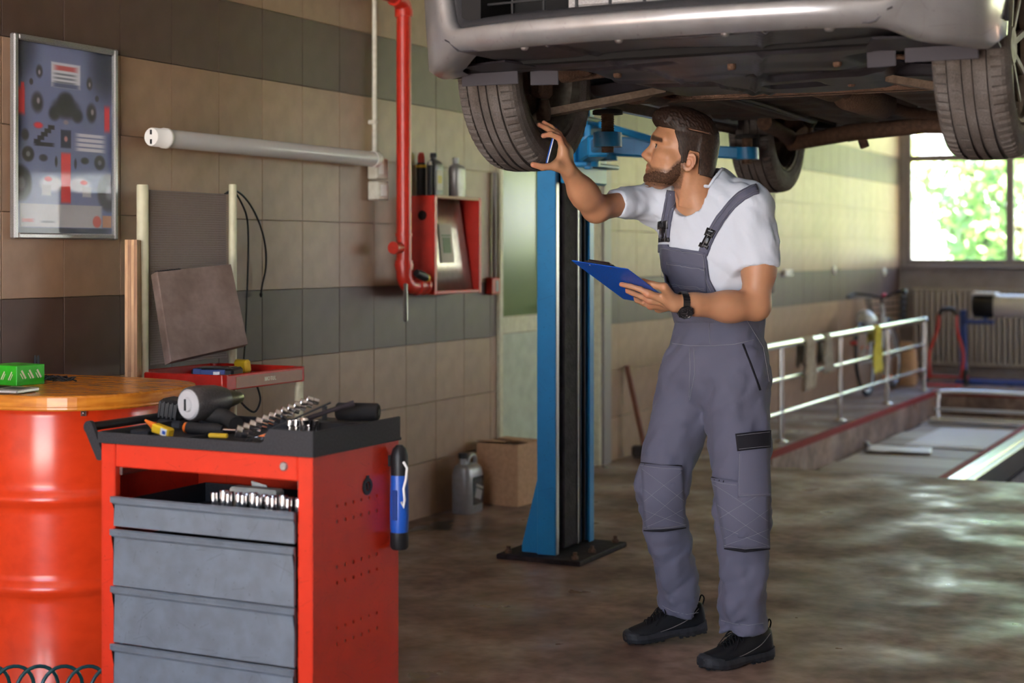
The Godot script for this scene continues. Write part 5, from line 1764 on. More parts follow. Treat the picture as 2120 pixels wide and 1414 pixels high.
	put(B.new().box(Vector3(0.139, 0.4845, 0), Vector3(0.0076, 0.016, 0.44), 0.003), "frame_top", M.wood_edge, t)
	put(B.new().box(Vector3(0.139, 0.0095, 0), Vector3(0.0076, 0.018, 0.44), 0.003), "frame_bottom", M.pipe_red, t)
	# steel back plate bent into a trough
	var g := []
	for r in [[0.008, 0.235, -0.222, 0.098], [0.16, 0.225, -0.205, 0.080], [0.32, 0.215, -0.185, 0.064], [0.478, 0.205, -0.165, 0.050]]:
		var row := PackedVector3Array()
		for k in 7:
			var f := k / 6.0
			row.append(Vector3(r[3] + 0.006 * pow(absf(f - 0.5) * 2.0, 3.0), r[0], lerpf(r[1], r[2], f)))
		g.append(row)
	put(B.new().sheet(g, 0.003), "steel_plate", M.plate_steel, t)
	put(B.new().pos(Vector3(0.0765, 0.255, 0.01), Vector3(0, 0, 5.8)).box(Vector3.ZERO, Vector3(0.002, 0.20, 0.13)), "paper_label", M.paper_dull, t)
	put(B.new().pos(Vector3(0.0795, 0.245, 0.01), Vector3(0, 0, 5.8)).box(Vector3.ZERO, Vector3(0.002, 0.08, 0.08)).box(Vector3(0.0004, 0.05, 0), Vector3(0.002, 0.008, 0.09)), "label_print", M.print_green, t).set_meta("kind", "stuff")
	# alarm box
	t = thing("alarm_box", "small red alarm box on the wall beside the door frame", "alarm", onwall(1014, 592, 0.0))
	put(B.new().box(Vector3(0.02, 0, 0), Vector3(0.04, 0.092, 0.10), 0.006), "case", M.cab_red, t)
	put(B.new().box(Vector3(0.0405, 0, -0.012), Vector3(0.002, 0.060, 0.036), 0.001), "glass_plate", M.frame_grey, t)
	put(B.new().cyl(Vector3(0.018, 0.046, -0.02), Vector3(0.018, 0.62, -0.02), 0.012, 10), "cable_duct", M.frame_grey, t)
	# bottles on top of the cabinet
	var y := 1.6215
	oil_bottle(Vector3(0.078, y, -6.845), M.jug_dark, M.black, 0.112, 0.195, 0.055, "dark grey oil bottle with pale label on the hose cabinet", true)
	oil_bottle(Vector3(0.070, y, -7.09), M.jug_silver, M.jug_silver, 0.118, 0.185, 0.06, "plain silver oil bottle on the hose cabinet", false)
	t = thing("spray_can", "black spray can with a red and yellow top on the hose cabinet", "spray can", Vector3(0.030, y, -6.79))
	put(B.new().lathe([Vector2(0, 0), Vector2(0.024, 0), Vector2(0.025, 0.01), Vector2(0.025, 0.15), Vector2(0.018, 0.165)], 18), "can", M.black, t)
	put(B.new().pos(Vector3(0, 0.165, 0)).lathe([Vector2(0.018, 0), Vector2(0.018, 0.03), Vector2(0.012, 0.05), Vector2(0, 0.052)], 14), "cap", M.cab_red, t)
	put(B.new().pos(Vector3(0, 0.14, 0)).lathe([Vector2(0.0255, 0), Vector2(0.0255, 0.014)], 18, true, false), "band", M.yellow, t)
	t = thing("funnel_tube", "slim dark tube leaning beside the spray can on the cabinet", "tube", Vector3(0.10, y, -6.757))
	put(B.new().tube([Vector3(0, 0.004, 0), Vector3(-0.005, 0.15, -0.012)], [0.010, 0.009], 10), "tube", M.dark_grey, t)
	put(B.new().tube([Vector3(-0.005, 0.15, -0.012), Vector3(-0.006, 0.17, -0.0135)], [0.010, 0.006], 10), "tip", M.white_plastic, t)

func oil_bottle(p: Vector3, m: Material, capm: Material, w: float, h: float, d: float, label: String, lab: bool) -> void:
	var t := thing("oil_bottle", label, "bottle", p)
	var rings := []
	for s in [[0.0, 0.94], [0.008, 1.0], [0.70, 1.0], [0.80, 0.96], [0.87, 0.70], [0.92, 0.36], [0.94, 0.30], [0.985, 0.30]]:
		var ring := PackedVector3Array()
		for k in 24:
			var a := TAU * k / 24.0
			var sh: float = 0.0 if s[1] > 0.9 else 0.18 * w * (1.0 - s[1])
			ring.append(Vector3(signf(cos(a)) * pow(absf(cos(a)), 0.6) * d * 0.5 * minf(1.0, s[1] * 1.3), s[0] * h, signf(sin(a)) * pow(absf(sin(a)), 0.6) * w * 0.5 * s[1] + sh))
		rings.append(ring)
	put(B.new().loft(rings, true, true), "bottle", m, t)
	put(B.new().pos(Vector3(0, h * 0.985, 0.18 * w * 0.7)).lathe_hard([Vector2(0, 0), Vector2(0.017, 0), Vector2(0.017, 0.02), Vector2(0.014, 0.023), Vector2(0, 0.023)], 16), "cap", capm, t)
	if lab:
		put(B.new().box(Vector3(d * 0.5 + 0.0008, h * 0.40, 0), Vector3(0.0012, h * 0.52, w * 0.52)), "label_paper", M.paper_dull, t)
		put(B.new().box(Vector3(d * 0.5 + 0.0016, h * 0.42, 0), Vector3(0.0012, h * 0.2, w * 0.36)), "label_print", M.yellow_dull, t)

func floor_things() -> void:
	# grey oil canister and cardboard box by the door
	var t := thing("oil_canister", "grey plastic oil canister with a handle and dark label on the floor", "canister", Vector3(0.115, 0.0, -7.12), 0)
	var w := 0.19
	var d := 0.115
	var rings := []
	for s in [[0.0, 0.95, 0.95, 0.0], [0.008, 1.0, 1.0, 0.0], [0.19, 1.0, 1.0, 0.0], [0.225, 0.97, 0.9, 0.0], [0.245, 0.80, 0.72, 0.01], [0.252, 0.6, 0.5, 0.02]]:
		var ring := PackedVector3Array()
		for k in 28:
			var a := TAU * k / 28.0
			ring.append(Vector3(signf(cos(a)) * pow(absf(cos(a)), 0.55) * d * 0.5 * s[2], s[0], signf(sin(a)) * pow(absf(sin(a)), 0.55) * w * 0.5 * s[1] + s[3]))
		rings.append(ring)
	put(B.new().loft(rings, true, true), "tank", M.jug_silver, t)
	put(B.new().tube(smooth([Vector3(0, 0.20, -0.075), Vector3(0, 0.26, -0.082), Vector3(0, 0.285, -0.06), Vector3(0, 0.282, -0.015), Vector3(0, 0.245, 0.02)], 5), 0.013, 12), "grip", M.jug_silver, t)
	put(B.new().pos(Vector3(0, 0.235, 0.052)).lathe_hard([Vector2(0.026, 0), Vector2(0.020, 0.03), Vector2(0.019, 0.05)], 16), "neck", M.jug_silver, t)
	put(B.new().pos(Vector3(0, 0.282, 0.052)).lathe_hard([Vector2(0, 0), Vector2(0.023, 0), Vector2(0.023, 0.024), Vector2(0.02, 0.027), Vector2(0, 0.027)], 18), "cap", M.black, t)
	put(B.new().box(Vector3(d * 0.5 + 0.0008, 0.115, -0.01), Vector3(0.0015, 0.14, 0.115)), "label_paper", M.black_gloss, t)
	put(B.new().pos(Vector3(d * 0.5 + 0.0018, 0.095, -0.01), Vector3(-18, 0, 0)).box(Vector3.ZERO, Vector3(0.001, 0.05, 0.07)).box(Vector3(0, 0.04, 0.0), Vector3(0.001, 0.012, 0.08)), "label_print", M.frame_grey, t).set_meta("kind", "stuff")
	t = thing("cardboard_box", "brown cardboard box with open top on the floor by the door", "box", Vector3(0.165, 0, -7.52), -4)
	var bw := 0.29
	var bd := 0.25
	var h := 0.325
	for s in [1, -1]:
		put(B.new().box(Vector3(s * bd * 0.5, h * 0.5 + 0.001, 0), Vector3(0.005, h, bw)), "side", M.cardboard, t)
		put(B.new().box(Vector3(0, h * 0.5 + 0.001, s * bw * 0.5), Vector3(bd - 0.006, h, 0.005)), "side", M.cardboard, t)
	put(B.new().box(Vector3(0, 0.005, 0), Vector3(bd - 0.006, 0.006, bw - 0.006)), "bottom", M.cardboard, t)
	put(B.new().pos(Vector3(0.0, h - 0.004, -0.10), Vector3(0, 0, -4)).box(Vector3.ZERO, Vector3(bd - 0.02, 0.004, 0.09)), "flap", M.cardboard, t)
	put(B.new().pos(Vector3(-0.07, h - 0.002, 0.02), Vector3(-6, 0, 0)).box(Vector3.ZERO, Vector3(0.10, 0.004, bw - 0.02)), "flap", M.cardboard, t)
	# dark oil patch on the floor
	var pt := B.new()
	var ring := PackedVector3Array()
	var c0 := onfloor(900, 1090)
	for k in 26:
		var a := TAU * k / 26.0
		var r := 0.10 * (1.0 + 0.3 * sin(3.0 * a + 1.0) + 0.2 * sin(7.0 * a))
		ring.append(Vector3(cos(a) * r * 0.8, 0, sin(a) * r * 1.5))
	var r2 := PackedVector3Array()
	for q in ring:
		r2.append(q * 0.93 + Vector3(0, 0.0015, 0))
	tag(put(pt.loft([ring, r2], true, false), "oil_patch", M.oil, null, c0), "dark oily patch on the floor before the canister", "oil patch")
	# sledge hammer leaning on the wall beyond the door
	t = thing("sledge_hammer", "sledge hammer with brown handle standing head down at the wall", "hammer", Vector3(0.14, 0, -9.50))
	put(B.new().tube([Vector3(0.0, 0.05, 0), Vector3(-0.06, 0.35, 0.02), Vector3(-0.115, 0.60, 0.03)], [0.017, 0.019, 0.018], 12), "handle", M.handle_wood, t)
	put(B.new().to(Transform3D(Basis(Vector3.UP, 0.5), Vector3(0, 0.045, 0))).box(Vector3.ZERO, Vector3(0.17, 0.075, 0.075), 0.014), "head", M.rust_dark, t)

# ---------------------------------------------------------------- distance fields meshed as surface nets
class Field:
	var a := PackedVector3Array()
	var b := PackedVector3Array()
	var ra := PackedFloat32Array()
	var rb := PackedFloat32Array()
	var flat := PackedVector3Array()      # direction the section is squeezed in
	var ff := PackedFloat32Array()        # by how much
	var cut := PackedInt32Array()         # 1: flat at b, 2: flat at both ends
	var ks := PackedFloat32Array()
	var sub := PackedInt32Array()
	var folds := FastNoiseLite.new()

	func _init() -> void:
		folds.seed = 5
		folds.frequency = 1.0
		folds.fractal_octaves = 2

	func bone(p: Vector3, q: Vector3, r0: float, r1: float, k := 0.03, fl := Vector3.ZERO, f := 1.0, ct := 0, minus := 0) -> void:
		a.append(p)
		b.append(q)
		ra.append(r0)
		rb.append(r1)
		ks.append(k)
		flat.append(fl)
		ff.append(f)
		cut.append(ct)
		sub.append(minus)

	func bones(p: Vector3) -> float:
		var res := 1e9
		for i in a.size():
			var pa := p - a[i]
			var ba := b[i] - a[i]
			var l2 := maxf(ba.length_squared(), 1e-9)
			var hu := pa.dot(ba) / l2
			var h := clampf(hu, 0.0, 1.0)
			var d := pa - ba * h
			if ff[i] != 1.0:
				d += flat[i] * ((ff[i] - 1.0) * d.dot(flat[i]))
			var dist := d.length() - lerpf(ra[i], rb[i], h)
			if cut[i] > 0:
				var ln := sqrt(l2)
				dist = maxf(dist, (hu - 1.0) * ln)
				if cut[i] > 1:
					dist = maxf(dist, -hu * ln)
			var k := ks[i]
			if sub[i] == 1:
				var g := maxf(k - absf(res + dist), 0.0) / k
				res = maxf(res, -dist) + g * g * k * 0.25
			else:
				var g := maxf(k - absf(res - dist), 0.0) / k
				res = minf(res, dist) - g * g * k * 0.25
		return res

	func at(p: Vector3) -> float:
		return bones(p)

	func tint(_p: Vector3) -> Color:
		return Color.WHITE

	# first hit of a ray; returns the distance along it, or -1
	func hit(o: Vector3, d: Vector3, t0: float, t1: float) -> float:
		var t := t0
		for i in 90:
			var f := at(o + d * t)
			if f < 0.0006:
				return t
			t += maxf(f * 0.75, 0.0008)
			if t > t1:
				return -1.0
		return t

	func normal(p: Vector3) -> Vector3:
		var e := 0.004
		return Vector3(at(p + Vector3(e, 0, 0)) - at(p - Vector3(e, 0, 0)), at(p + Vector3(0, e, 0)) - at(p - Vector3(0, e, 0)), at(p + Vector3(0, 0, e)) - at(p - Vector3(0, 0, e))).normalized()

	# surface nets over a box; colours by tint() if asked; "place" maps field space to the node
	func net(lo: Vector3, hi: Vector3, cell: float, reach: float, colours := false, place := Transform3D()) -> ArrayMesh:
		var nx := int(ceil((hi.x - lo.x) / cell / 4.0)) * 4
		var ny := int(ceil((hi.y - lo.y) / cell / 4.0)) * 4
		var nz := int(ceil((hi.z - lo.z) / cell / 4.0)) * 4
		var sx := 1
		var sy := nx + 1
		var sz := (nx + 1) * (ny + 1)
		var v := PackedFloat32Array()
		v.resize(sz * (nz + 1))
		v.fill(1e8)
		var live := []
		var far := cell * 2.0 * 1.74 + reach
		for bz in range(0, nz, 4):
			for by in range(0, ny, 4):
				for bx in range(0, nx, 4):
					var m := at(lo + Vector3(bx + 2, by + 2, bz + 2) * cell)
					if absf(m) > far:
						if m < 0.0:
							for z in range(bz, bz + 5):
								for y in range(by, by + 5):
									for x in range(bx, bx + 5):
										var i := x + y * sy + z * sz
										if v[i] > 1e7:
											v[i] = -1.0
						continue
					live.append(Vector3i(bx, by, bz))
					for z in range(bz, bz + 5):
						for y in range(by, by + 5):
							for x in range(bx, bx + 5):
								var i := x + y * sy + z * sz
								if v[i] > 1e7 or v[i] == -1.0:
									v[i] = at(lo + Vector3(x, y, z) * cell)
		var ids := PackedInt32Array()
		ids.resize(v.size())
		ids.fill(-1)
		var verts := PackedVector3Array()
		var cols := PackedColorArray()
		var corner := [0, sx, sy, sx + sy, sz, sx + sz, sy + sz, sx + sy + sz]
		var off := [Vector3(0, 0, 0), Vector3(1, 0, 0), Vector3(0, 1, 0), Vector3(1, 1, 0), Vector3(0, 0, 1), Vector3(1, 0, 1), Vector3(0, 1, 1), Vector3(1, 1, 1)]
		var edges := [[0, 1], [2, 3], [4, 5], [6, 7], [0, 2], [1, 3], [4, 6], [5, 7], [0, 4], [1, 5], [2, 6], [3, 7]]
		for blk in live:
			for z in range(blk.z, blk.z + 4):
				for y in range(blk.y, blk.y + 4):
					for x in range(blk.x, blk.x + 4):
						var i: int = x + y * sy + z * sz
						var mask := 0
						for c in 8:
							if v[i + corner[c]] < 0.0:
								mask |= 1 << c
						if mask == 0 or mask == 255:
							continue
						var sum := Vector3.ZERO
						var n := 0
						for e in edges:
							var f0: float = v[i + corner[e[0]]]
							var f1: float = v[i + corner[e[1]]]
							if (f0 < 0.0) != (f1 < 0.0):
								sum += off[e[0]].lerp(off[e[1]], f0 / (f0 - f1))
								n += 1
						ids[i] = verts.size()
						var p := lo + (Vector3(x, y, z) + sum / n) * cell
						verts.append(place * p)
						if colours:
							cols.append(tint(p))
		var idx := PackedInt32Array()
		for blk in live:
			for z in range(blk.z, blk.z + 4):
				for y in range(blk.y, blk.y + 4):
					for x in range(blk.x, blk.x + 4):
						var i: int = x + y * sy + z * sz
						var s0 := v[i] < 0.0
						for ax in 3:
							var st: int = [sx, sy, sz][ax]
							if (v[i + st] < 0.0) == s0:
								continue
							var u: int = [sy, sz, sx][ax]
							var w: int = [sz, sx, sy][ax]
							if i - u - w < 0:
								continue
							var q := [ids[i], ids[i - u], ids[i - u - w], ids[i - w]]
							if q[0] < 0 or q[1] < 0 or q[2] < 0 or q[3] < 0:
								continue
							if s0:
								idx.append_array([q[0], q[1], q[2], q[0], q[2], q[3]])
							else:
								idx.append_array([q[0], q[2], q[1], q[0], q[3], q[2]])
		var nrm := PackedVector3Array()
		nrm.resize(verts.size())
		for i in range(0, idx.size(), 3):
			var n := (verts[idx[i + 2]] - verts[idx[i]]).cross(verts[idx[i + 1]] - verts[idx[i]])
			nrm[idx[i]] += n
			nrm[idx[i + 1]] += n
			nrm[idx[i + 2]] += n
		for i in nrm.size():
			nrm[i] = nrm[i].normalized()
		var arr := []
		arr.resize(Mesh.ARRAY_MAX)
		arr[Mesh.ARRAY_VERTEX] = verts
		arr[Mesh.ARRAY_NORMAL] = nrm
		arr[Mesh.ARRAY_INDEX] = idx
		if colours:
			arr[Mesh.ARRAY_COLOR] = cols
		var m := ArrayMesh.new()
		m.add_surface_from_arrays(Mesh.PRIMITIVE_TRIANGLES, arr)
		return m

# the head in its own axes, one unit = 1/625 m: x forward (face), y up, z to his right
class Head extends Field:
	var tab := [[-99.0, 42.0, 26.0, 14.0], [-96.0, 50.0, 22.0, 22.0], [-90.0, 60.0, 14.0, 31.0], [-82.0, 63.0, 4.0, 38.0], [-72.0, 62.0, -6.0, 43.0], [-64.0, 64.0, -16.0, 45.0], [-55.0, 67.0, -30.0, 47.0], [-45.0, 66.0, -44.0, 48.5], [-30.0, 64.0, -52.0, 49.5], [-16.0, 63.0, -56.0, 50.0], [-4.0, 68.5, -58.0, 50.5], [10.0, 68.0, -59.0, 51.0], [26.0, 63.0, -58.0, 49.0], [40.0, 53.0, -52.0, 43.0], [50.0, 42.0, -44.0, 35.0], [57.0, 28.0, -32.0, 25.0], [61.0, 10.0, -16.0, 12.0]]
	var even := resample(tab)
	# the outline at every whole unit of height
	static func resample(t: Array) -> PackedVector3Array:
		var out := PackedVector3Array()
		var i := 0
		for k in int(t[-1][0] - t[0][0]) + 2:
			var y: float = minf(t[0][0] + k, t[-1][0])
			while i < t.size() - 2 and y > t[i + 1][0]:
				i += 1
			var f: float = (y - t[i][0]) / (t[i + 1][0] - t[i][0])
			out.append(Vector3(lerpf(t[i][1], t[i + 1][1], f), lerpf(t[i][2], t[i + 1][2], f), lerpf(t[i][3], t[i + 1][3], f)))
		return out
	func skull(p: Vector3) -> float:
		var y := clampf(p.y, -99.0, 61.0) + 99.0
		var i := mini(int(y), even.size() - 2)
		var row := even[i].lerp(even[i + 1], y - i)
		var fr := row.x
		var bk := row.y
		var w := row.z
		var half := (fr - bk) * 0.5
		var t := (p.x - (fr + bk) * 0.5) / half
		if t > 0.0:
			w *= 1.0 - 0.20 * t * t
		var s := absf(p.z) / w
		var q := pow(pow(absf(t), 2.25) + pow(s, 2.25), 1.0 / 2.25)
		var d := (q - 1.0) * minf(half, w) * 0.92
		if p.y > 61.0:
			d = maxf(d, 0.0) + (p.y - 61.0)
		if p.y < -99.0:
			d = maxf(d, 0.0) + (-99.0 - p.y)
		return d
	func sm(x: float, y: float, k: float) -> float:
		var g := maxf(k - absf(x - y), 0.0) / k
		return minf(x, y) - g * g * k * 0.25
	func cap(p: Vector3, u: Vector3, w: Vector3, r0: float, r1: float) -> float:
		var ba := w - u
		var h := clampf((p - u).dot(ba) / maxf(ba.length_squared(), 1e-6), 0, 1)
		return (p - u - ba * h).length() - lerpf(r0, r1, h)
	func face(p: Vector3) -> float:
		var s := Vector3(p.x, p.y, absf(p.z))
		var d := skull(p)
		if p.x > 20.0 and p.y < 30.0:
			d = sm(d, cap(s, Vector3(57, -1, 4), Vector3(45, -1, 34), 11.0, 10.0), 12.0)
			d = sm(d, cap(s, Vector3(46, -33, 27), Vector3(34, -36, 36), 13.0, 11.0), 14.0)
			# eye sockets
			var e := (s - Vector3(66, -15, 17)).length() - 8.0
			var g := maxf(8.0 - absf(d + e), 0.0) / 8.0
			d = maxf(d, -e) + g * g * 2.0
			d = sm(d, (s - Vector3(51.5, -17.5, 19)).length() - 9.6, 3.0)
			# nose
			d = sm(d, cap(p, Vector3(60, -9, 0), Vector3(76.5, -37.5, 0), 5.0, 7.4), 9.0)
			d = sm(d, (s - Vector3(69.5, -42.0, 7.5)).length() - 6.6, 6.0)
			d = maxf(d, -((s - Vector3(72.0, -47.5, 5.0)).length() - 2.8))
			# lips and chin
			d = sm(d, cap(s, Vector3(65.5, -58.5, 0), Vector3(58, -61, 15), 4.0, 1.8), 5.0)
			d = sm(d, cap(s, Vector3(64.5, -66.5, 0), Vector3(57.5, -64.5, 14), 4.4, 1.8), 5.0)
			var sl := cap(s, Vector3(70.0, -62.3, 0), Vector3(58.5, -62.8, 16), 1.3, 1.0)
			d = maxf(d, -sl)
			d = sm(d, (s - Vector3(54, -84, 5)).length() - 13.0, 14.0)
		return d
	func ear(p: Vector3) -> float:
		var s := Vector3(p.x, p.y, absf(p.z))
		var e := s - Vector3(-8, -37, 50)
		var tz := e.z - 0.34 * (-e.x) - 1.0
		var rim := Vector2(e.x * 0.98 + 0.18 * e.y, e.y - 0.16 * e.x)
		rim.x /= 12.0
		rim.y /= 19.5 if rim.y > 0 else 20.5
		var rr := rim.length()
		var d := maxf((rr - 1.0) * 12.0, absf(tz) - 4.2)
		# the bowl and the groove inside the helix
		var bowl := Vector2(e.x - 1.5, (e.y + 2.0) * 0.72).length() - 5.6
		d = maxf(d, -maxf(bowl, 1.0 - tz))
		var helix := absf(rr - 0.74) * 12.0 - 1.3
		if e.y > -8.0 and e.x < 7.0:
			d = maxf(d, -maxf(helix, 2.4 - tz))
		return d * 0.8
	func neck(p: Vector3) -> float:
		return sm(cap(p, Vector3(-12, -28, 0), Vector3(-34, -72, 0), 38.0, 39.0), cap(p, Vector3(-34, -72, 0), Vector3(-60, -124, 0), 39.0, 39.0), 10.0)
	func at(p: Vector3) -> float:
		var d := sm(face(p), neck(p), 11.0)
		# throat muscle and larynx
		d = sm(d, cap(Vector3(p.x, p.y, absf(p.z)), Vector3(-14, -55, 36), Vector3(-18, -122, 14), 8.0, 8.0), 12.0)
		if p.y < -5.0 and p.y > -70.0 and absf(p.z) > 34.0:
			d = sm(d, ear(p), 3.5)
		return d
	# where the beard grows: below zero inside
	func growth(p: Vector3) -> float:
		var s := absf(p.z)
		var line: float
		if p.x < 14.0:
			line = lerpf(-18.0, -36.0, smoothstep(2.0, 14.0, p.x))
		elif p.x < 46.0:
			line = lerpf(-36.0, -60.0, smoothstep(12.0, 33.0, p.x))
		else:
			line = -60.0 + 9.0 * smoothstep(22.0, 11.0, s)
		var r := p.y - line
		r = maxf(r, -1.0 - p.x + 0.16 * (p.y + 40.0))
		r = maxf(r, -97.0 - 0.08 * (p.x - 40.0) - p.y)
		var lips := cap(Vector3(p.x, p.y, s), Vector3(68, -62.8, 0), Vector3(56, -63, 14), 6.2, 2.8)
		return maxf(r, -lips)
	func tint(p: Vector3) -> Color:
		var skin := Color(0.47, 0.225, 0.118)
		var s := Vector3(p.x, p.y, absf(p.z))
		var c := skin
		# redder nose, ear and cheek; lips; brows
		c = c.lerp(Color(0.50, 0.17, 0.10), 0.45 * smoothstep(12.0, 4.0, (p - Vector3(77, -38, 0)).length()))
		c = c.lerp(Color(0.50, 0.17, 0.10), 0.30 * smoothstep(26.0, 6.0, (s - Vector3(-8, -36, 54)).length()))
		var lip := smoothstep(3.0, 0.0, minf(cap(s, Vector3(66, -58.6, 0), Vector3(58, -61, 14), 3.4, 1.5), cap(s, Vector3(65, -66, 0), Vector3(58, -64.5, 13), 3.6, 1.4)))
		c = c.lerp(Color(0.40, 0.12, 0.085), 0.75 * lip)
		var brow := smoothstep(3.0, 0.0, cap(s, Vector3(68, 0, 9), Vector3(54, -4, 37), 4.6, 3.0))
		c = c.lerp(Color(0.030, 0.018, 0.012), 0.92 * brow)
		if p.x > -6.0 and p.y < -10.0:
			var m := smoothstep(3.0, -4.5, growth(p)) * (0.80 + 0.35 * folds.get_noise_3dv(p * 0.5))
			c = c.lerp(Color(0.066, 0.035, 0.021), clampf(0.88 * m, 0, 1))
		c *= 1.0 + 0.07 * folds.get_noise_3dv(p * 0.12)
		return c

class Hair extends Head:
	# outline of the hair: height, front, back, half width
	var mop := [[-60.0, -26.0, -70.0, 43.0], [-36.0, 4.0, -71.5, 50.5], [-5.0, 24.0, -70.5, 52.5], [15.0, 48.0, -69.0, 53.5], [24.0, 66.0, -67.0, 54.0], [34.0, 75.0, -64.0, 54.0], [45.0, 78.0, -58.5, 52.0], [55.0, 75.0, -50.0, 47.0], [63.0, 66.0, -41.0, 40.0], [70.0, 50.0, -27.0, 30.0], [74.0, 34.0, -10.0, 18.0], [75.6, 24.0, 0.0, 8.0]]
	var even_mop := resample(mop)
	func outer(p: Vector3) -> float:
		var y := clampf(p.y, -60.0, 75.6) + 60.0
		var i := mini(int(y), even_mop.size() - 2)
		var row := even_mop[i].lerp(even_mop[i + 1], y - i)
		var fr := row.x
		var bk := row.y
		var w := row.z
		var half := (fr - bk) * 0.5
		var t := (p.x - (fr + bk) * 0.5) / half
		if t > 0.0:
			w *= 1.0 - 0.16 * t * t
		var q := pow(pow(absf(t), 2.3) + pow(absf(p.z) / w, 2.3), 1.0 / 2.3)
		var d := (q - 1.0) * minf(half, w) * 0.9
		if p.y > 75.6:
			d = maxf(d, 0.0) + (p.y - 75.6)
		if p.y < -60.0:
			d = maxf(d, 0.0) + (-60.0 - p.y)
		return d
	func region(p: Vector3) -> float:
		# below zero where hair grows, seen from the side
		var s := absf(p.z)
		var d: float
		if p.y > 23.0:
			# the fringe stands forward of the hairline
			d = (24.0 + 0.22 * (p.x - 58.0)) - p.y if p.x > 34.0 else -6.0
		elif p.y > -14.0:
			d = p.x - lerpf(19.0, 33.0, smoothstep(-14.0, 23.0, p.y))
		else:
			d = p.x - lerpf(9.0, 19.0, smoothstep(-34.0, -14.0, p.y))
		var low := -57.0
		if p.x > -34.0:
			low = lerpf(-57.0, -13.5, smoothstep(-34.0, -24.0, p.x))
		if p.x > -3.0:
			low = -42.0
		d = maxf(d, low - p.y)
		if p.y < 22.0 and s < 24.0 and p.x > -10.0:
			d = maxf(d, 22.0 - p.y)
		return d
	func at(p: Vector3) -> float:
		var d := outer(p)
		var top := p.y > 28.5
		# the parting on his left
		if p.z < -30.0 and p.x < 12.0 and p.x > -40.0:
			d += 4.2 * smoothstep(3.0, 0.4, absf(p.y - 28.5)) * smoothstep(12.0, 2.0, p.x) * smoothstep(-40.0, -30.0, p.x)
		if not top:
			# clipped sides stay close to the skin
			var near := skull(p) - 3.4
			if p.x < -10.0:
				near = minf(near, neck(p) - 2.6)
			d = lerpf(sm(near, maxf(d, (p.x + 26.0) * 0.5), 9.0), d, smoothstep(16.0, 28.5, p.y))
		var q := Vector3((p.x + 0.8 * p.y) * 0.05, (p.y - 0.8 * p.x) * 0.20, p.z * 0.22) if top else Vector3(p.x * 0.20, p.y * 0.09, p.z * 0.2)
		d += (2.0 if top else 0.4) * folds.get_noise_3dv(q) + (1.0 if top else 0.3) * folds.get_noise_3dv(q * 2.7)
		return maxf(d, region(p) + 1.6 * folds.get_noise_3dv(p * 0.3))
	func tint(p: Vector3) -> Color:
		var top := p.y > 28.5
		var q := Vector3((p.x + 0.8 * p.y) * 0.06, (p.y - 0.8 * p.x) * 0.34, p.z * 0.34) if top else Vector3(p.x * 0.45, p.y * 0.14, p.z * 0.45)
		var n := folds.get_noise_3dv(q)
		var c := Color(0.010, 0.006, 0.0045).lerp(Color(0.050, 0.024, 0.015), clampf(0.35 + 0.9 * n, 0, 1)) if top else Color(0.018, 0.011, 0.008).lerp(Color(0.056, 0.031, 0.020), clampf(0.42 + 0.9 * n, 0, 1))
		if p.z < -30.0 and p.x < 8.0 and p.x > -36.0:
			c = c.lerp(Color(0.33, 0.17, 0.11), 0.75 * smoothstep(1.6, 0.4, absf(p.y - 28.5)))
		return c

class Beard extends Head:
	func at(p: Vector3) -> float:
		var d := face(p) - 0.3
		d = sm(d, neck(p) + 2.5, 8.0)
		d += 0.8 * folds.get_noise_3dv(Vector3(p.x * 0.5, p.y * 0.25, p.z * 0.5)) + 0.5 * folds.get_noise_3dv(p * 0.9)
		return maxf(d, growth(p) + 6.5 + 3.0 * folds.get_noise_3dv(p * 0.35))
	func tint(p: Vector3) -> Color:
		var n := folds.get_noise_3dv(Vector3(p.x * 0.8, p.y * 0.35, p.z * 0.8))
		return Color(0.040, 0.021, 0.013).lerp(Color(0.125, 0.064, 0.037), clampf(0.40 + 0.9 * n, 0, 1))

class Shirt extends Field:
	var hole_a := Vector3.ZERO
	var hole_b := Vector3.ZERO
	var side := Vector3.RIGHT
	func cloth(p: Vector3) -> float:
		var d := bones(p)
		if absf(d) < 0.05:
			d += 0.010 * folds.get_noise_3dv(Vector3(p.x * 8.0, p.y * 5.0, p.z * 8.0))
			d += 0.010 * (0.4 - absf(folds.get_noise_3dv(Vector3(p.x * 11.0 + p.y * 9.0, p.y * 5.0, p.z * 11.0))))
		return d
	func at(p: Vector3) -> float:
		var d := cloth(p)
		var ba := hole_b - hole_a
		var h := clampf((p - hole_a).dot(ba) / ba.length_squared(), 0.0, 1.0)
		var e := (p - hole_a - ba * h).length() - lerpf(0.065, 0.088, h)
		return maxf(d, -e)

class Trousers extends Field:
	var top := 1.14
	var knees := PackedVector3Array()
	func at(p: Vector3) -> float:
		var d := bones(p)
		if absf(d) < 0.06:
			# soft drape, tighter creases round knee and hem
			d += 0.014 * folds.get_noise_3dv(Vector3(p.x * 7.0, p.y * 3.6, p.z * 7.0))
			var k := 0.0
			for q in knees:
				k += exp(-((p - q) / 0.11).length_squared())
			k += smoothstep(0.26, 0.10, p.y) * 1.1
			d += k * 0.018 * folds.get_noise_3dv(Vector3(p.x * 6.0, p.y * 15.0 + p.x * 8.0, p.z * 6.0))
			d += 0.014 * (0.35 - absf(folds.get_noise_3dv(Vector3(p.x * 9.0 - p.y * 7.0, p.y * 6.0 + p.z * 4.0, p.z * 9.0))))
		return maxf(d, p.y - top)

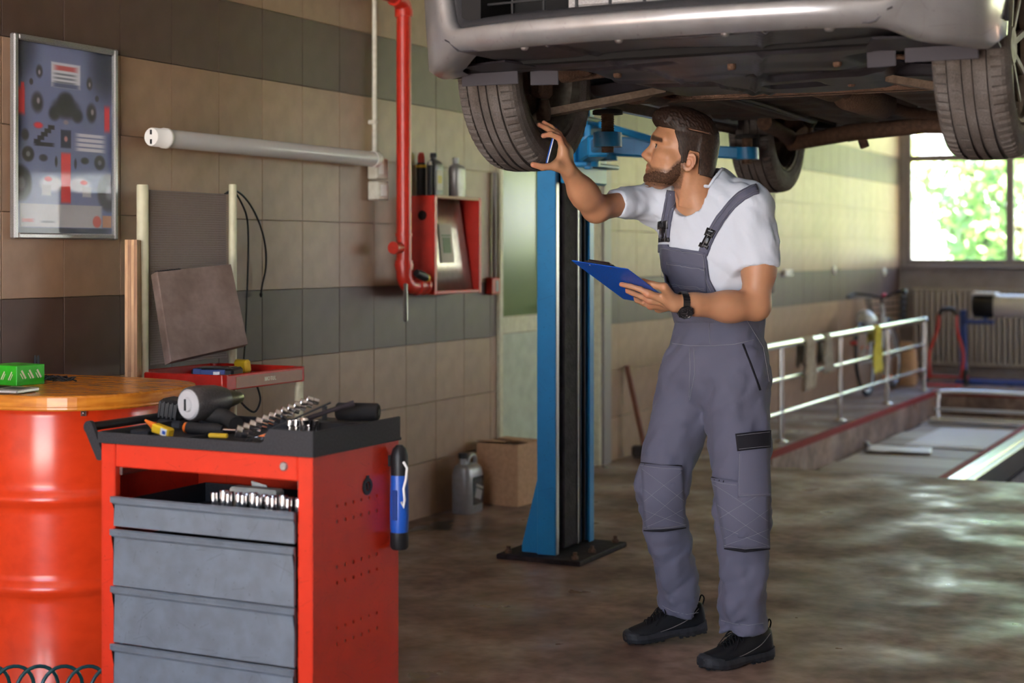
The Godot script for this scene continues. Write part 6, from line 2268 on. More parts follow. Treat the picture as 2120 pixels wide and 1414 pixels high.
class Flesh extends Field:
	var hot := PackedVector3Array()
	func tint(p: Vector3) -> Color:
		var c := Color(0.47, 0.225, 0.118)
		var k := 0.0
		for q in hot:
			k = maxf(k, smoothstep(0.022, 0.006, p.distance_to(q)))
		c = c.lerp(Color(0.52, 0.19, 0.115), 0.6 * k)
		var n := folds.get_noise_3dv(p * 22.0)
		return c * (1.0 + 0.06 * n)

# ---------------------------------------------------------------- the mechanic
func join(parts: Array) -> ArrayMesh:
	var vs := PackedVector3Array()
	var ns := PackedVector3Array()
	var cs := PackedColorArray()
	var ix := PackedInt32Array()
	for m in parts:
		var arr: Array = m.surface_get_arrays(0)
		var base := vs.size()
		vs.append_array(arr[Mesh.ARRAY_VERTEX])
		ns.append_array(arr[Mesh.ARRAY_NORMAL])
		if arr[Mesh.ARRAY_COLOR] != null:
			cs.append_array(arr[Mesh.ARRAY_COLOR])
		for i in arr[Mesh.ARRAY_INDEX]:
			ix.append(base + i)
	var out := []
	out.resize(Mesh.ARRAY_MAX)
	out[Mesh.ARRAY_VERTEX] = vs
	out[Mesh.ARRAY_NORMAL] = ns
	if cs.size() == vs.size():
		out[Mesh.ARRAY_COLOR] = cs
	out[Mesh.ARRAY_INDEX] = ix
	var am := ArrayMesh.new()
	am.add_surface_from_arrays(Mesh.PRIMITIVE_TRIANGLES, out)
	return am

# a point on a garment where it shows at this place; lifted off it along its normal
func onto(f: Field, px: float, py: float, lift := 0.003, t0 := 4.6, t1 := 5.8) -> Vector3:
	var d := CR * ((px - 1060.0) / F) + Vector3(0, -(py - 524.0) / F, 0) + CF
	var l := d.length()
	var t := f.hit(EYE, d / l, t0 * l, t1 * l)
	if t < 0.0:
		return at(px, py, 5.2)
	var p := EYE + d / l * t
	return p + f.normal(p) * lift

# a band of cloth along a path on a garment: rows of points across it
func band(f: Field, path: Array, wide: float, lift: float, o: Vector3, cols := 3, step := 6.0, dir := Vector2.ZERO) -> Array:
	var pts := []
	for i in path.size() - 1:
		var p := Vector2(path[i][0], path[i][1])
		var q := Vector2(path[i + 1][0], path[i + 1][1])
		var n := maxi(1, int(p.distance_to(q) / step))
		for k in n:
			pts.append(p.lerp(q, k / float(n)))
	pts.append(Vector2(path[-1][0], path[-1][1]))
	var rows := []
	for i in pts.size():
		var t: Vector2 = (pts[mini(i + 1, pts.size() - 1)] - pts[maxi(i - 1, 0)]).normalized()
		var s := Vector2(-t.y, t.x) if dir == Vector2.ZERO else dir
		var row := PackedVector3Array()
		for c in cols:
			var q: Vector2 = pts[i] + s * wide * (c / float(cols - 1) - 0.5)
			row.append(onto(f, q.x, q.y, lift) - o)
		rows.append(row)
	return rows

func line_on(f: Field, path: Array, r: float, lift: float, o: Vector3, step := 8.0) -> B:
	var rows := band(f, path, 2.0, lift, o, 3, step)
	var pts := []
	for row in rows:
		pts.append(row[1])
	return B.new().tube(pts, r, 5)

func patch(f: Field, tl: Vector2, tr: Vector2, bl: Vector2, br: Vector2, nu: int, nv: int, lift: float, o: Vector3) -> Array:
	var rows := []
	for j in nv + 1:
		var row := PackedVector3Array()
		for i in nu + 1:
			var a := tl.lerp(tr, i / float(nu))
			var b := bl.lerp(br, i / float(nu))
			var q := a.lerp(b, j / float(nv))
			row.append(onto(f, q.x, q.y, lift) - o)
		rows.append(row)
	return rows

func person() -> void:
	var foot := Vector3(at(1465, 1350, 5.22).x, 0.0, at(1465, 1350, 5.22).z)
	var t := thing("person", "person in white t-shirt and grey bib overalls reaching up to the car tyre", "person", foot)
	var FW := (CR * -0.63 - CF * 0.77).normalized()
	var LT := (CR * 0.77 - CF * 0.63).normalized()
	M.skin = mat(Color.WHITE, 0.46, 0.0, 0.45)
	M.skin.vertex_color_use_as_albedo = true
	M.skin.subsurf_scatter_enabled = true
	M.skin.subsurf_scatter_strength = 0.08
	M.hair = mat(Color.WHITE, 0.55, 0.0, 0.4)
	M.hair.vertex_color_use_as_albedo = true
	M.beard = mat(Color.WHITE, 0.85, 0.0, 0.3)
	M.beard.vertex_color_use_as_albedo = true
	M.cotton = grain(mat(lin(0.74, 0.78, 0.86), 0.9, 0.0, 0.3), M.speck, Vector3(14, 14, 14))
	M.overall = grain(mat(lin(0.138, 0.138, 0.192), 0.8, 0.0, 0.3), M.speck, Vector3(18, 18, 18))
	M.overall.rim_enabled = true
	M.overall.rim = 0.25
	M.trim_black = grain(mat(lin(0.016, 0.015, 0.020), 0.8, 0.0, 0.3), M.speck, Vector3(18, 18, 18))
	M.thread = mat(lin(0.26, 0.255, 0.28), 0.8)
	M.buckle = mat(lin(0.014, 0.013, 0.014), 0.32)
	# ---- head, neck
	var ho := at(1418, 300, 5.185)
	var yaw := 0.06
	var hx := (CR * -0.978 + Vector3(0, 0.208, 0)).normalized()
	var hy := (CR * 0.208 + Vector3(0, 0.978, 0)).normalized()
	var hz := hx.cross(hy)
	var turn := Basis(hy, yaw)
	var place := Transform3D(Basis(turn * hx, hy, turn * hz).scaled_local(Vector3.ONE / 622.0), ho - foot)
	var head := Head.new()
	var m_head := head.net(Vector3(-112, -128, -62), Vector3(92, 68, 62), 2.1, 3.0, true, place)
	var hair := Hair.new()
	put(hair.net(Vector3(-80, -64, -62), Vector3(92, 84, 62), 1.9, 5.0, true, place), "hair", M.hair, t)
	var beard := Beard.new()
	put(beard.net(Vector3(-10, -106, -56), Vector3(76, -14, 56), 1.8, 4.0, true, place), "beard", M.beard, t)
	for s in [-1, 1]:
		var e := B.new()
		e.ball(place * Vector3(52.6, -18.0, s * 19.5), Vector3.ONE * 9.0 / 622.0, 16)
		var eye := put(e, "eye", M.eye_white, t)
		var look := (place.basis * Vector3(0.9, 0.22, -0.05)).normalized()
		put(B.new().tube([place * Vector3(52.6, -18.0, s * 19.5) + look * 0.0128, place * Vector3(52.6, -18.0, s * 19.5) + look * 0.0149], [0.0070, 0.0056], 14), "iris", M.iris, eye)
		put(B.new().tube([place * Vector3(46, -15.5, s * 27.5), place * Vector3(56, -12.6, s * 23.5), place * Vector3(62.5, -12.6, s * 17.0)], [0.0012, 0.0022, 0.0012], 7), "lash_line", M.lash, eye)
	# ---- arms and hands
	var sk := Flesh.new()
	var shR := at(1350, 418, 5.33)
	var elR := at(1234, 432, 5.11)
	var wrR := at(1178, 356, 4.965)
	sk.bone(shR, at(1300, 420, 5.235), 0.035, 0.040, 0.02)
	sk.bone(at(1300, 420, 5.235), elR, 0.040, 0.041, 0.02)
	sk.bone(elR, at(1204, 396, 5.03), 0.043, 0.041, 0.03)
	sk.bone(at(1212, 404, 5.05), wrR, 0.044, 0.028, 0.03)
	var shL := at(1566, 440, 5.11)
	var elL := at(1566, 634, 5.07)
	var wrL := at(1398, 628, 4.985)
	sk.bone(at(1562, 455, 5.12), at(1572, 560, 5.09), 0.052, 0.056, 0.02)
	sk.bone(at(1571, 540, 5.09), elL, 0.056, 0.043, 0.02)
	sk.bone(elL, at(1505, 635, 5.04), 0.041, 0.047, 0.03)
	sk.bone(at(1515, 635, 5.045), at(1430, 630, 5.0), 0.048, 0.034, 0.03)
	sk.bone(at(1440, 630, 5.0), wrL, 0.034, 0.028, 0.02)
	# hidden core so that the figure is one body
	sk.bone(at(1440, 400, 5.24), at(1478, 640, 5.25), 0.075, 0.10, 0.05)
	sk.bone(at(1440, 425, 5.24), shR, 0.06, 0.05, 0.05)
	sk.bone(at(1470, 435, 5.22), at(1552, 450, 5.13), 0.05, 0.045, 0.05)
	var core := sk.a.size()
	# right hand spread on the tyre
	var R := [
		[[1166, 312, 4.935], [1158, 286, 4.920], [1140, 278, 4.907], [1125, 281, 4.900], 0.0096],
		[[1170, 305, 4.955], [1154, 279, 4.935], [1132, 266, 4.915], [1116, 258, 4.902], 0.0094],
		[[1174, 307, 4.975], [1158, 277, 4.955], [1140, 262, 4.930], [1126, 254, 4.915], 0.0088],
		[[1178, 314, 4.993], [1166, 288, 4.978], [1152, 272, 4.955], [1140, 263, 4.940], 0.0078]]
	for fg in R:
		for i in 3:
			sk.bone(at(fg[i][0], fg[i][1], fg[i][2]), at(fg[i + 1][0], fg[i + 1][1], fg[i + 1][2]), fg[4] * (1.06 - 0.07 * i), fg[4] * (0.99 - 0.07 * i), 0.004)
		sk.bone(at(1178, 352, fg[0][2] + 0.012), at(fg[0][0], fg[0][1], fg[0][2]), 0.0165, 0.0125, 0.016)
		sk.hot.append(at(fg[3][0], fg[3][1], fg[3][2]))
		sk.hot.append(at(fg[1][0], fg[1][1], fg[1][2]))
	sk.bone(at(1173, 352, 4.945), at(1150, 344, 4.915), 0.019, 0.0135, 0.014)
	sk.bone(at(1150, 344, 4.915), at(1124, 346, 4.898), 0.0125, 0.0108, 0.006)
	sk.bone(at(1124, 346, 4.898), at(1104, 341, 4.885), 0.0108, 0.0092, 0.004)
	sk.bone(at(1166, 318, 4.940), at(1152, 341, 4.925), 0.012, 0.013, 0.02)
	sk.hot.append(at(1104, 341, 4.885))
	# clipboard plane, then the left hand gripping it: fingers below, thumb above
	var CA := at(1178, 539, 5.0)
	var E1 := at(1295, 557, 4.850) - CA
	var E2 := at(1295, 620, 5.215) - CA
	var nb := E1.cross(E2).normalized()
	if nb.dot(EYE - CA) < 0:
		nb = -nb
	clipboard(CA, E1, E2, nb)
	var hand := [
		[[1346, 598], [1328, 592], [1308, 586], [1289, 582], 0.0092],
		[[1348, 611], [1330, 607], [1312, 600], [1297, 594], 0.0094],
		[[1351, 623], [1336, 622], [1321, 615], [1309, 609], 0.0090],
		[[1356, 634], [1344, 637], [1332, 632], [1322, 626], 0.0080]]
	for fg in hand:
		for i in 3:
			var o0 := 0.0175 if i == 0 else 0.0115
			sk.bone(board(CA, E1, E2, nb, fg[i][0], fg[i][1], o0), board(CA, E1, E2, nb, fg[i + 1][0], fg[i + 1][1], 0.0115), fg[4] * (1.06 - 0.06 * i), fg[4] * (1.0 - 0.07 * i), 0.004)
		sk.bone(wrL, board(CA, E1, E2, nb, fg[0][0], fg[0][1], 0.0175), 0.0185, 0.0115, 0.014)
		sk.hot.append(board(CA, E1, E2, nb, fg[0][0], fg[0][1], 0.026))
		sk.hot.append(board(CA, E1, E2, nb, fg[3][0], fg[3][1], 0.012))
	sk.bone(wrL, board(CA, E1, E2, nb, 1372, 602, -0.012), 0.020, 0.0145, 0.014)
	sk.bone(board(CA, E1, E2, nb, 1372, 602, -0.012), board(CA, E1, E2, nb, 1349, 597, -0.013), 0.0135, 0.0112, 0.006)
	sk.bone(board(CA, E1, E2, nb, 1349, 597, -0.013), board(CA, E1, E2, nb, 1329, 589, -0.012), 0.0108, 0.0088, 0.004)
	var to_foot := Transform3D(Basis.IDENTITY, -foot)
	var wr_box := Vector3.ONE * 0.05
	var parts := [m_head]
	parts.append(box_net(sk, [shR, elR, at(1204, 396, 5.03), wrR], 0.075, 0.0075, to_foot))
	parts.append(box_net(sk, [shL, elL, at(1505, 635, 5.04), at(1425, 630, 5.0)], 0.08, 0.0075, to_foot))
	parts.append(box_net(sk, [at(1104, 341, 4.885), at(1116, 254, 4.9), at(1182, 356, 4.97), at(1182, 310, 5.0)], 0.026, 0.0033, to_foot))
	parts.append(box_net(sk, [at(1286, 576, 4.95), wrL, at(1340, 650, 4.95), at(1400, 590, 5.05)], 0.026, 0.0033, to_foot))
	parts.append(box_net(sk, [at(1440, 390, 5.24), at(1478, 640, 5.25), at(1405, 500, 5.2), at(1540, 500, 5.3)], 0.06, 0.016, to_foot))
	put(join(parts), "body", M.skin, t)
	# ---- t-shirt
	var sh := Shirt.new()
	sh.side = LT
	sh.bone(at(1466, 470, 5.25), at(1486, 640, 5.26), 0.178, 0.148, 0.05, FW, 1.42)
	sh.bone(at(1462, 440, 5.24), at(1468, 500, 5.24), 0.155, 0.178, 0.05, FW, 1.36)
	sh.bone(at(1370, 425, 5.33), at(1548, 425, 5.14), 0.062, 0.066, 0.07)
	sh.bone(at(1440, 400, 5.25), at(1455, 440, 5.24), 0.085, 0.10, 0.06)
	sh.bone(at(1362, 418, 5.335), at(1272, 420, 5.188), 0.072, 0.0515, 0.05, Vector3.ZERO, 1.0, 1)
	sh.bone(at(1556, 432, 5.12), at(1568, 557, 5.09), 0.073, 0.0725, 0.05, Vector3.ZERO, 1.0, 1)
	sh.hole_a = at(1424, 408, 5.155)
	sh.hole_b = at(1448, 322, 5.20)
	put(sh.net(at(1466, 500, 5.24) - Vector3(0.42, 0.30, 0.42), at(1466, 500, 5.24) + Vector3(0.42, 0.24, 0.42), 0.0072, 0.012, false, to_foot), "t_shirt", M.cotton, t)
	var nk := []
	var ba := sh.hole_b - sh.hole_a
	var s1 := ba.cross(LT).normalized()
	var s2 := ba.normalized().cross(s1).normalized()
	for k in 40:
		var a := TAU * k / 40.0
		var best := Vector3.ZERO
		for j in 120:
			var h := -0.42 + 1.3 * j / 120.0
			var rr := lerpf(0.065, 0.088, clampf(h, 0, 1))
			var rad := rr if h > 0 else sqrt(maxf(rr * rr - pow(h * ba.length(), 2.0), 0.0))
			var p := sh.hole_a + ba * h + (s1 * cos(a) + s2 * sin(a)) * rad
			if sh.cloth(p) < 0.0:
				best = p
		if best != Vector3.ZERO:
			nk.append(best - foot)
	put(B.new().tube(nk, 0.0058, 8, false, true), "neckband", M.cotton, t)
	# ---- overalls: trousers
	var tr := Trousers.new()
	tr.top = at(1480, 652, 5.2).y
	var hR := at(1432, 805, 5.30)
	var kR := at(1367, 1020, 5.24)
	var aR := at(1412, 1258, 5.39)
	var hL := at(1524, 800, 5.17)
	var kL := at(1538, 1055, 5.06)
	var aL := at(1539, 1296, 5.125)
	tr.knees = PackedVector3Array([kR, kL])
	tr.bone(at(1487, 640, 5.26), at(1481, 745, 5.25), 0.152, 0.160, 0.05, FW, 1.22)
	tr.bone(at(1448, 770, 5.285), at(1516, 765, 5.185), 0.128, 0.128, 0.05)
	tr.bone(hR, kR, 0.112, 0.079, 0.035)
	tr.bone(kR, aR, 0.079, 0.074, 0.03, Vector3.ZERO, 1.0, 1)
	tr.bone(hL, kL, 0.112, 0.088, 0.035)
	tr.bone(kL, aL, 0.088, 0.080, 0.03, Vector3.ZERO, 1.0, 1)
	var tl := at(1480, 960, 5.2)
	put(tr.net(tl - Vector3(0.36, 0.62, 0.40), tl + Vector3(0.36, 0.52, 0.40), 0.0085, 0.012, false, to_foot), "overall_trousers", M.overall, t)
	# bib laid over the shirt
	var both := Shirt.new()
	for i in sh.a.size():
		if i != 4 and i != 5:
			both.bone(sh.a[i], sh.b[i], sh.ra[i], sh.rb[i], sh.ks[i], sh.flat[i], sh.ff[i], sh.cut[i])
	both.bone(tr.a[0], tr.b[0], tr.ra[0] + 0.002, tr.rb[0], 0.05, FW, 1.22)
	both.hole_a = sh.hole_a + Vector3(0, 3, 0)
	both.hole_b = sh.hole_b + Vector3(0, 3, 0)
	var rows := []
	var L0 := [[1371, 508], [1370, 530], [1374, 570], [1379, 605], [1392, 640], [1400, 668]]
	var R0 := [[1462, 522], [1465, 545], [1470, 578], [1484, 606], [1505, 636], [1520, 668]]
	for k in 26:
		var f := k / 25.0 * 5.0
		var i := mini(int(f), 4)
		var a := Vector2(L0[i][0], L0[i][1]).lerp(Vector2(L0[i + 1][0], L0[i + 1][1]), f - i)
		var b := Vector2(R0[i][0], R0[i][1]).lerp(Vector2(R0[i + 1][0], R0[i + 1][1]), f - i)
		var row := PackedVector3Array()
		for c in 15:
			var q := a.lerp(b, c / 14.0)
			row.append(onto(both, q.x, q.y, 0.004) - foot)
		rows.append(row)
	var bib := put(B.new().sheet(rows, 0.004), "bib", M.overall, t)
	put(B.new().sheet(patch(both, Vector2(1385, 540), Vector2(1462, 553), Vector2(1392, 598), Vector2(1466, 606), 10, 8, 0.0085, foot), 0.003), "bib_pocket", M.overall, bib)
	for ln in [[[1374, 513], [1460, 527]], [[1376, 517], [1376, 570], [1384, 630]], [[1457, 527], [1463, 575], [1476, 602]], [[1390, 586], [1462, 597]], [[1390, 590], [1463, 601]], [[1386, 545], [1460, 556]]]:
		put(line_on(both, ln, 0.0007, 0.0125, foot, 6.0), "stitch", M.thread, bib)
	# straps, buckles
	var sp := [[[1376, 500], [1379, 470], [1384, 440], [1389, 412], [1392, 396]], [[1460, 512], [1474, 482], [1492, 452], [1515, 424], [1538, 405], [1557, 395], [1568, 392]]]
	for i in 2:
		var strap := put(B.new().sheet(band(sh, sp[i], 20.0, 0.0055, foot, 5, 5.0), 0.004), "strap", M.overall, t)
		for e in [-0.36, 0.36]:
			var ed := []
			for q in band(sh, sp[i], 20.0, 0.0100, foot, 9, 5.0):
				ed.append(q[4 + int(e * 8.0)])
			put(B.new().tube(ed, 0.0006, 4), "stitch", M.thread, strap)
		# tab below the buckle
		var low: Array = [[[1376, 523], [1376, 506]], [[1456, 526], [1462, 510]]][i]
		put(B.new().sheet(band(both, low, 20.0, 0.007, foot, 4, 5.0), 0.004), "strap_tab", M.overall, strap)

		var c0: Vector2 = [Vector2(1375, 466), Vector2(1470, 483)][i]
		var c1: Vector2 = [Vector2(1377, 498), Vector2(1458, 510)][i]
		var dv := (c1 - c0).normalized()
		put(B.new().sheet(band(sh, [[c0.x - dv.x * 9, c0.y - dv.y * 9], [c0.x + dv.x * 8, c0.y + dv.y * 8]], 20.0, 0.0075, foot, 4, 4.0), 0.007), "buckle", M.buckle, strap)
		put(B.new().sheet(band(sh, [[c0.x + dv.x * 7, c0.y + dv.y * 7], [c1.x - dv.x * 4, c1.y - dv.y * 4]], 13.0, 0.006, foot, 4, 4.0), 0.007), "buckle_clip", M.buckle, strap)
		put(B.new().sheet(band(sh, [[c1.x - dv.x * 5, c1.y - dv.y * 5], [c1.x + dv.x * 3, c1.y + dv.y * 3]], 20.0, 0.0075, foot, 4, 3.0), 0.006), "buckle_bar", M.buckle, strap)
		put(B.new().sheet(band(sh, [[c0.x - dv.x * 4, c0.y - dv.y * 4], [c0.x + dv.x * 4, c0.y + dv.y * 4]], 10.0, 0.0148, foot, 4, 4.0), 0.001), "buckle_window", M.dark_grey, strap)
	# seams, pockets, knee pads on the trousers; the stiff pieces bridge the folds
	var even := Field.new()
	for i in tr.a.size():
		even.bone(tr.a[i], tr.b[i], tr.ra[i], tr.rb[i], tr.ks[i], tr.flat[i], tr.ff[i], tr.cut[i])
	for ln in [[[1392, 711], [1430, 716], [1478, 716], [1520, 713], [1560, 704]], [[1468, 660], [1470, 714]], [[1428, 720], [1429, 760], [1427, 822]], [[1437, 720], [1438, 775], [1428, 828]], [[1546, 664], [1580, 720], [1592, 790]]]:
		put(line_on(tr, ln, 0.0008, 0.0012, foot), "stitch", M.thread, t)
	put(B.new().sheet(band(tr, [[1538, 712], [1552, 748], [1566, 785], [1574, 808]], 4.0, 0.001, foot, 3, 8.0), 0.002), "pocket_edge", M.trim_black, t)
	var pads := [[Vector2(1331, 960), Vector2(1410, 965), Vector2(1337, 1095), Vector2(1416, 1090)], [Vector2(1477, 989), Vector2(1526, 1000), Vector2(1503, 1133), Vector2(1589, 1134)]]
	for i in 2:
		var pd: Array = pads[i]
		var tr2: Vector2 = pd[1] if i == 0 else Vector2(1588, 1004)
		var pad := put(B.new().sheet(patch(even, pd[0], tr2, pd[2], pd[3], 12, 16, 0.0055, foot), 0.004), "knee_pad", M.overall, t)
		var tops := [[[pd[0].x, pd[0].y], [pd[0].lerp(pd[1], 0.5).x, pd[0].lerp(pd[1], 0.5).y + 2], [pd[1].x, pd[1].y]], [[pd[2].x, pd[2].y], [pd[2].lerp(pd[3], 0.45).x, pd[2].lerp(pd[3], 0.45).y + (6 if i == 1 else 3)], [pd[3].x, pd[3].y]]]
		for ln in tops:
			put(B.new().sheet(band(even, ln, 4.6, 0.0090, foot, 3, 7.0), 0.004), "piping", M.trim_black, pad)
			var sl := []
			for q in ln:
				sl.append([q[0], q[1] + (5 if ln == tops[0] else -5)])
			put(line_on(even, sl, 0.0006, 0.0098, foot), "stitch", M.thread, pad)
		for k in 3:
			var f0 := 0.08 + 0.30 * k
			for dg in [0, 1]:
				var a: Vector2 = pd[0].lerp(pd[2], f0) if dg == 0 else tr2.lerp(pd[3], f0)
				var b: Vector2 = tr2.lerp(pd[3], minf(f0 + 0.5, 0.97)) if dg == 0 else pd[0].lerp(pd[2], minf(f0 + 0.5, 0.97))
				a = a.lerp(b, 0.03)
				b = b.lerp(a, 0.03)
				put(line_on(even, [[a.x, a.y], [b.x, b.y]], 0.0005, 0.0097, foot, 7.0), "stitch", M.thread, pad)
	var pk := put(B.new().sheet(patch(even, Vector2(1529, 925), Vector2(1586, 920), Vector2(1528, 1032), Vector2(1590, 1028), 8, 12, 0.0065, foot), 0.006), "cargo_pocket", M.overall, t)
	put(B.new().sheet(patch(even, Vector2(1523, 899), Vector2(1587, 891), Vector2(1527, 935), Vector2(1586, 927), 14, 9, 0.0135, foot), 0.004), "pocket_flap", M.trim_black, pk)
	for ln in [[[1526, 903], [1584, 895]], [[1530, 931], [1584, 924]], [[1531, 940], [1531, 1028]], [[1531, 1028], [1588, 1024]]]:
		put(line_on(even, ln, 0.0006, 0.0182 if ln[0][1] < 936 else 0.0130, foot), "stitch", M.thread, pk)
	# hems
	for h in [[[1372, 1254], [1395, 1266], [1422, 1272], [1446, 1268]], [[1493, 1284], [1520, 1291], [1550, 1294], [1580, 1290]]]:
		put(line_on(tr, h, 0.0007, 0.001, foot), "stitch", M.thread, t)
	# ---- shoes
	shoe(t, foot, at(1288, 1335, 5.343), at(1466, 1303, 5.417), 0.030, -1.0)
	shoe(t, foot, at(1459, 1386, 5.02), at(1588, 1361, 5.172), 0.0, 1.0)
	watch(foot, at(1440, 630, 5.0), at(1398, 628, 4.985), nb)
	# ---- pen in the right hand
	var p0 := at(1132, 338, 4.905)
	var p1 := at(1151.5, 263, 4.942)
	var pen := thing("pen", "blue and white ballpoint pen held against the tyre", "pen", p0)
	var d := p1 - p0
	put(B.new().tube([Vector3.ZERO, d * 0.03, d * 0.78], [0.0036, 0.0042, 0.0042], 10), "barrel", M.blue, pen)
	put(B.new().tube([d * 0.78, d * 0.92, d], [0.0040, 0.0030, 0.0008], 10), "tip", M.blue, pen)
	var sd := (EYE - p0).normalized().cross(d).normalized()
	var fr := (EYE - p0).normalized()
	put(B.new().bar(d * 0.02 - sd * 0.0012 + fr * 0.0036, d * 0.74 - sd * 0.0012 + fr * 0.0036, 0.0028, 0.002, fr), "clip", M.white, pen)

func box_net(f: Flesh, pts: Array, pad: float, cell: float, place: Transform3D) -> ArrayMesh:
	var lo: Vector3 = pts[0]
	var hi: Vector3 = pts[0]
	for p in pts:
		lo = lo.min(p)
		hi = hi.max(p)
	lo -= Vector3.ONE * pad
	hi += Vector3.ONE * pad
	# only the bones that reach into this box
	var g := Flesh.new()
	g.hot = f.hot
	for i in f.a.size():
		var r := maxf(f.ra[i], f.rb[i]) + 0.04
		var bl := f.a[i].min(f.b[i]) - Vector3.ONE * r
		var bh := f.a[i].max(f.b[i]) + Vector3.ONE * r
		if bl.x < hi.x and bh.x > lo.x and bl.y < hi.y and bh.y > lo.y and bl.z < hi.z and bh.z > lo.z:
			g.bone(f.a[i], f.b[i], f.ra[i], f.rb[i], f.ks[i])
	return g.net(lo, hi, cell, cell * 1.2, true, place)

func board(CA: Vector3, E1: Vector3, E2: Vector3, nb: Vector3, px: float, py: float, off: float) -> Vector3:
	# where the sight line through this place meets the board, then off it
	var d := CR * ((px - 1060.0) / F) + Vector3(0, -(py - 524.0) / F, 0) + CF
	var k := (CA - EYE).dot(nb) / d.dot(nb)
	return EYE + d * k + nb * off

func clipboard(CA: Vector3, E1: Vector3, E2: Vector3, nb: Vector3) -> void:
	var mid := CA + (E1 + E2) * 0.5
	var t := thing("clipboard", "blue clipboard with black clip held tilted in the hand", "clipboard", mid)
	var x := E1.normalized()
	var y := nb.cross(x).normalized()
	if y.dot(E2) < 0:
		y = -y
	var w := E1.length()
	var h := E2.dot(y)
	var bs := Basis(x, y, x.cross(y))
	var up := -signf(bs.z.dot(nb))
	var tf := Transform3D(bs, Vector3.ZERO)
	put(B.new().to(tf).box(Vector3(0, 0, up * 0.0012), Vector3(w, h, 0.0028), 0.001), "board", M.clip_blue, t)
	put(B.new().to(tf).box(Vector3(0, 0.012, up * 0.0034), Vector3(w - 0.018, h - 0.03, 0.0012)), "paper", M.white, t)
	var cl := B.new().to(tf)
	cl.box(Vector3(-0.005, -h * 0.5 + 0.012, up * 0.006), Vector3(0.115, 0.022, 0.006), 0.002)
	cl.box(Vector3(-0.005, -h * 0.5 + 0.002, up * 0.011), Vector3(0.085, 0.012, 0.005), 0.002)
	put(cl, "clip", M.buckle, t)
	put(B.new().to(tf).cyl(Vector3(-0.05, -h * 0.5 + 0.004, up * 0.010), Vector3(0.04, -h * 0.5 + 0.004, up * 0.010), 0.0028, 8), "clip_hinge", M.chrome, t)
	for s in [-0.048, 0.035]:
		put(B.new().to(tf * Transform3D(Basis(Vector3.RIGHT, PI / 2), Vector3(s, -h * 0.5 + 0.016, -up * 0.0004))).lathe([Vector2(0, -0.0012), Vector2(0.0032, -0.0008), Vector2(0.0034, 0.0012), Vector2(0, 0.0014)], 12), "rivet", M.chrome, t)

func watch(_foot: Vector3, a: Vector3, b: Vector3, nb: Vector3) -> void:
	var ax := (b - a).normalized()
	var c := a.lerp(b, 0.62)
	var t := thing("wristwatch", "chunky black wristwatch on the wrist holding the clipboard", "watch", c)
	var dn := (Vector3.DOWN * 0.62 + (EYE - c).normalized() * 0.78)
	dn = (dn - ax * dn.dot(ax)).normalized()
	var sd := ax.cross(dn)
	var rings := []
	for k in 33:
		var g := TAU * k / 32.0
		var o := (dn * cos(g) * 0.0375 + sd * sin(g) * 0.0345)
		var n := o.normalized()
		var w := 0.0105
		rings.append(PackedVector3Array([o - ax * w, o + ax * w, o + ax * w + n * 0.0035, o - ax * w + n * 0.0035]))
	rings.pop_back()
	put(B.new().loft(rings, false, false, true, true), "strap", M.buckle, t)
	for k in 4:
		var g := 0.85 + 0.24 * k
		for s in [1, -1]:
			var o := (dn * cos(g * s) * 0.042 + sd * sin(g * s) * 0.039)
			put(B.new().bar(o - ax * 0.0108, o + ax * 0.0108, 0.003, 0.002, o.normalized()), "strap_rib", M.black, t)
	var bs := Basis(sd, dn, sd.cross(dn))
	var cs := B.new().to(Transform3D(bs, dn * 0.036))
	cs.lathe_hard([Vector2(0, 0), Vector2(0.0225, 0), Vector2(0.0245, 0.004), Vector2(0.0240, 0.010), Vector2(0.020, 0.0125), Vector2(0.0185, 0.011), Vector2(0, 0.011)], 28)
	for k in 8:
		var g := TAU * k / 8.0
		cs.box(Vector3(cos(g) * 0.0235, 0.007, sin(g) * 0.0235), Vector3(0.005, 0.007, 0.005), 0.001)
	var cse := put(cs, "case", M.buckle, t)
	var dl := B.new().to(Transform3D(bs, dn * 0.0474))
	for k in 12:
		var g := TAU * k / 12.0
		dl.box(Vector3(cos(g) * 0.0155, 0, sin(g) * 0.0155), Vector3(0.002, 0.0006, 0.002))
	dl.box(Vector3(0.004, 0.0, 0.002), Vector3(0.010, 0.0006, 0.0012))
	dl.box(Vector3(-0.001, 0.0, -0.006), Vector3(0.0012, 0.0006, 0.013))
	dl.box(Vector3(-0.008, 0.0, 0.004), Vector3(0.005, 0.0006, 0.005))
	put(dl, "dial_marks", M.frame_grey, cse).set_meta("kind", "stuff")

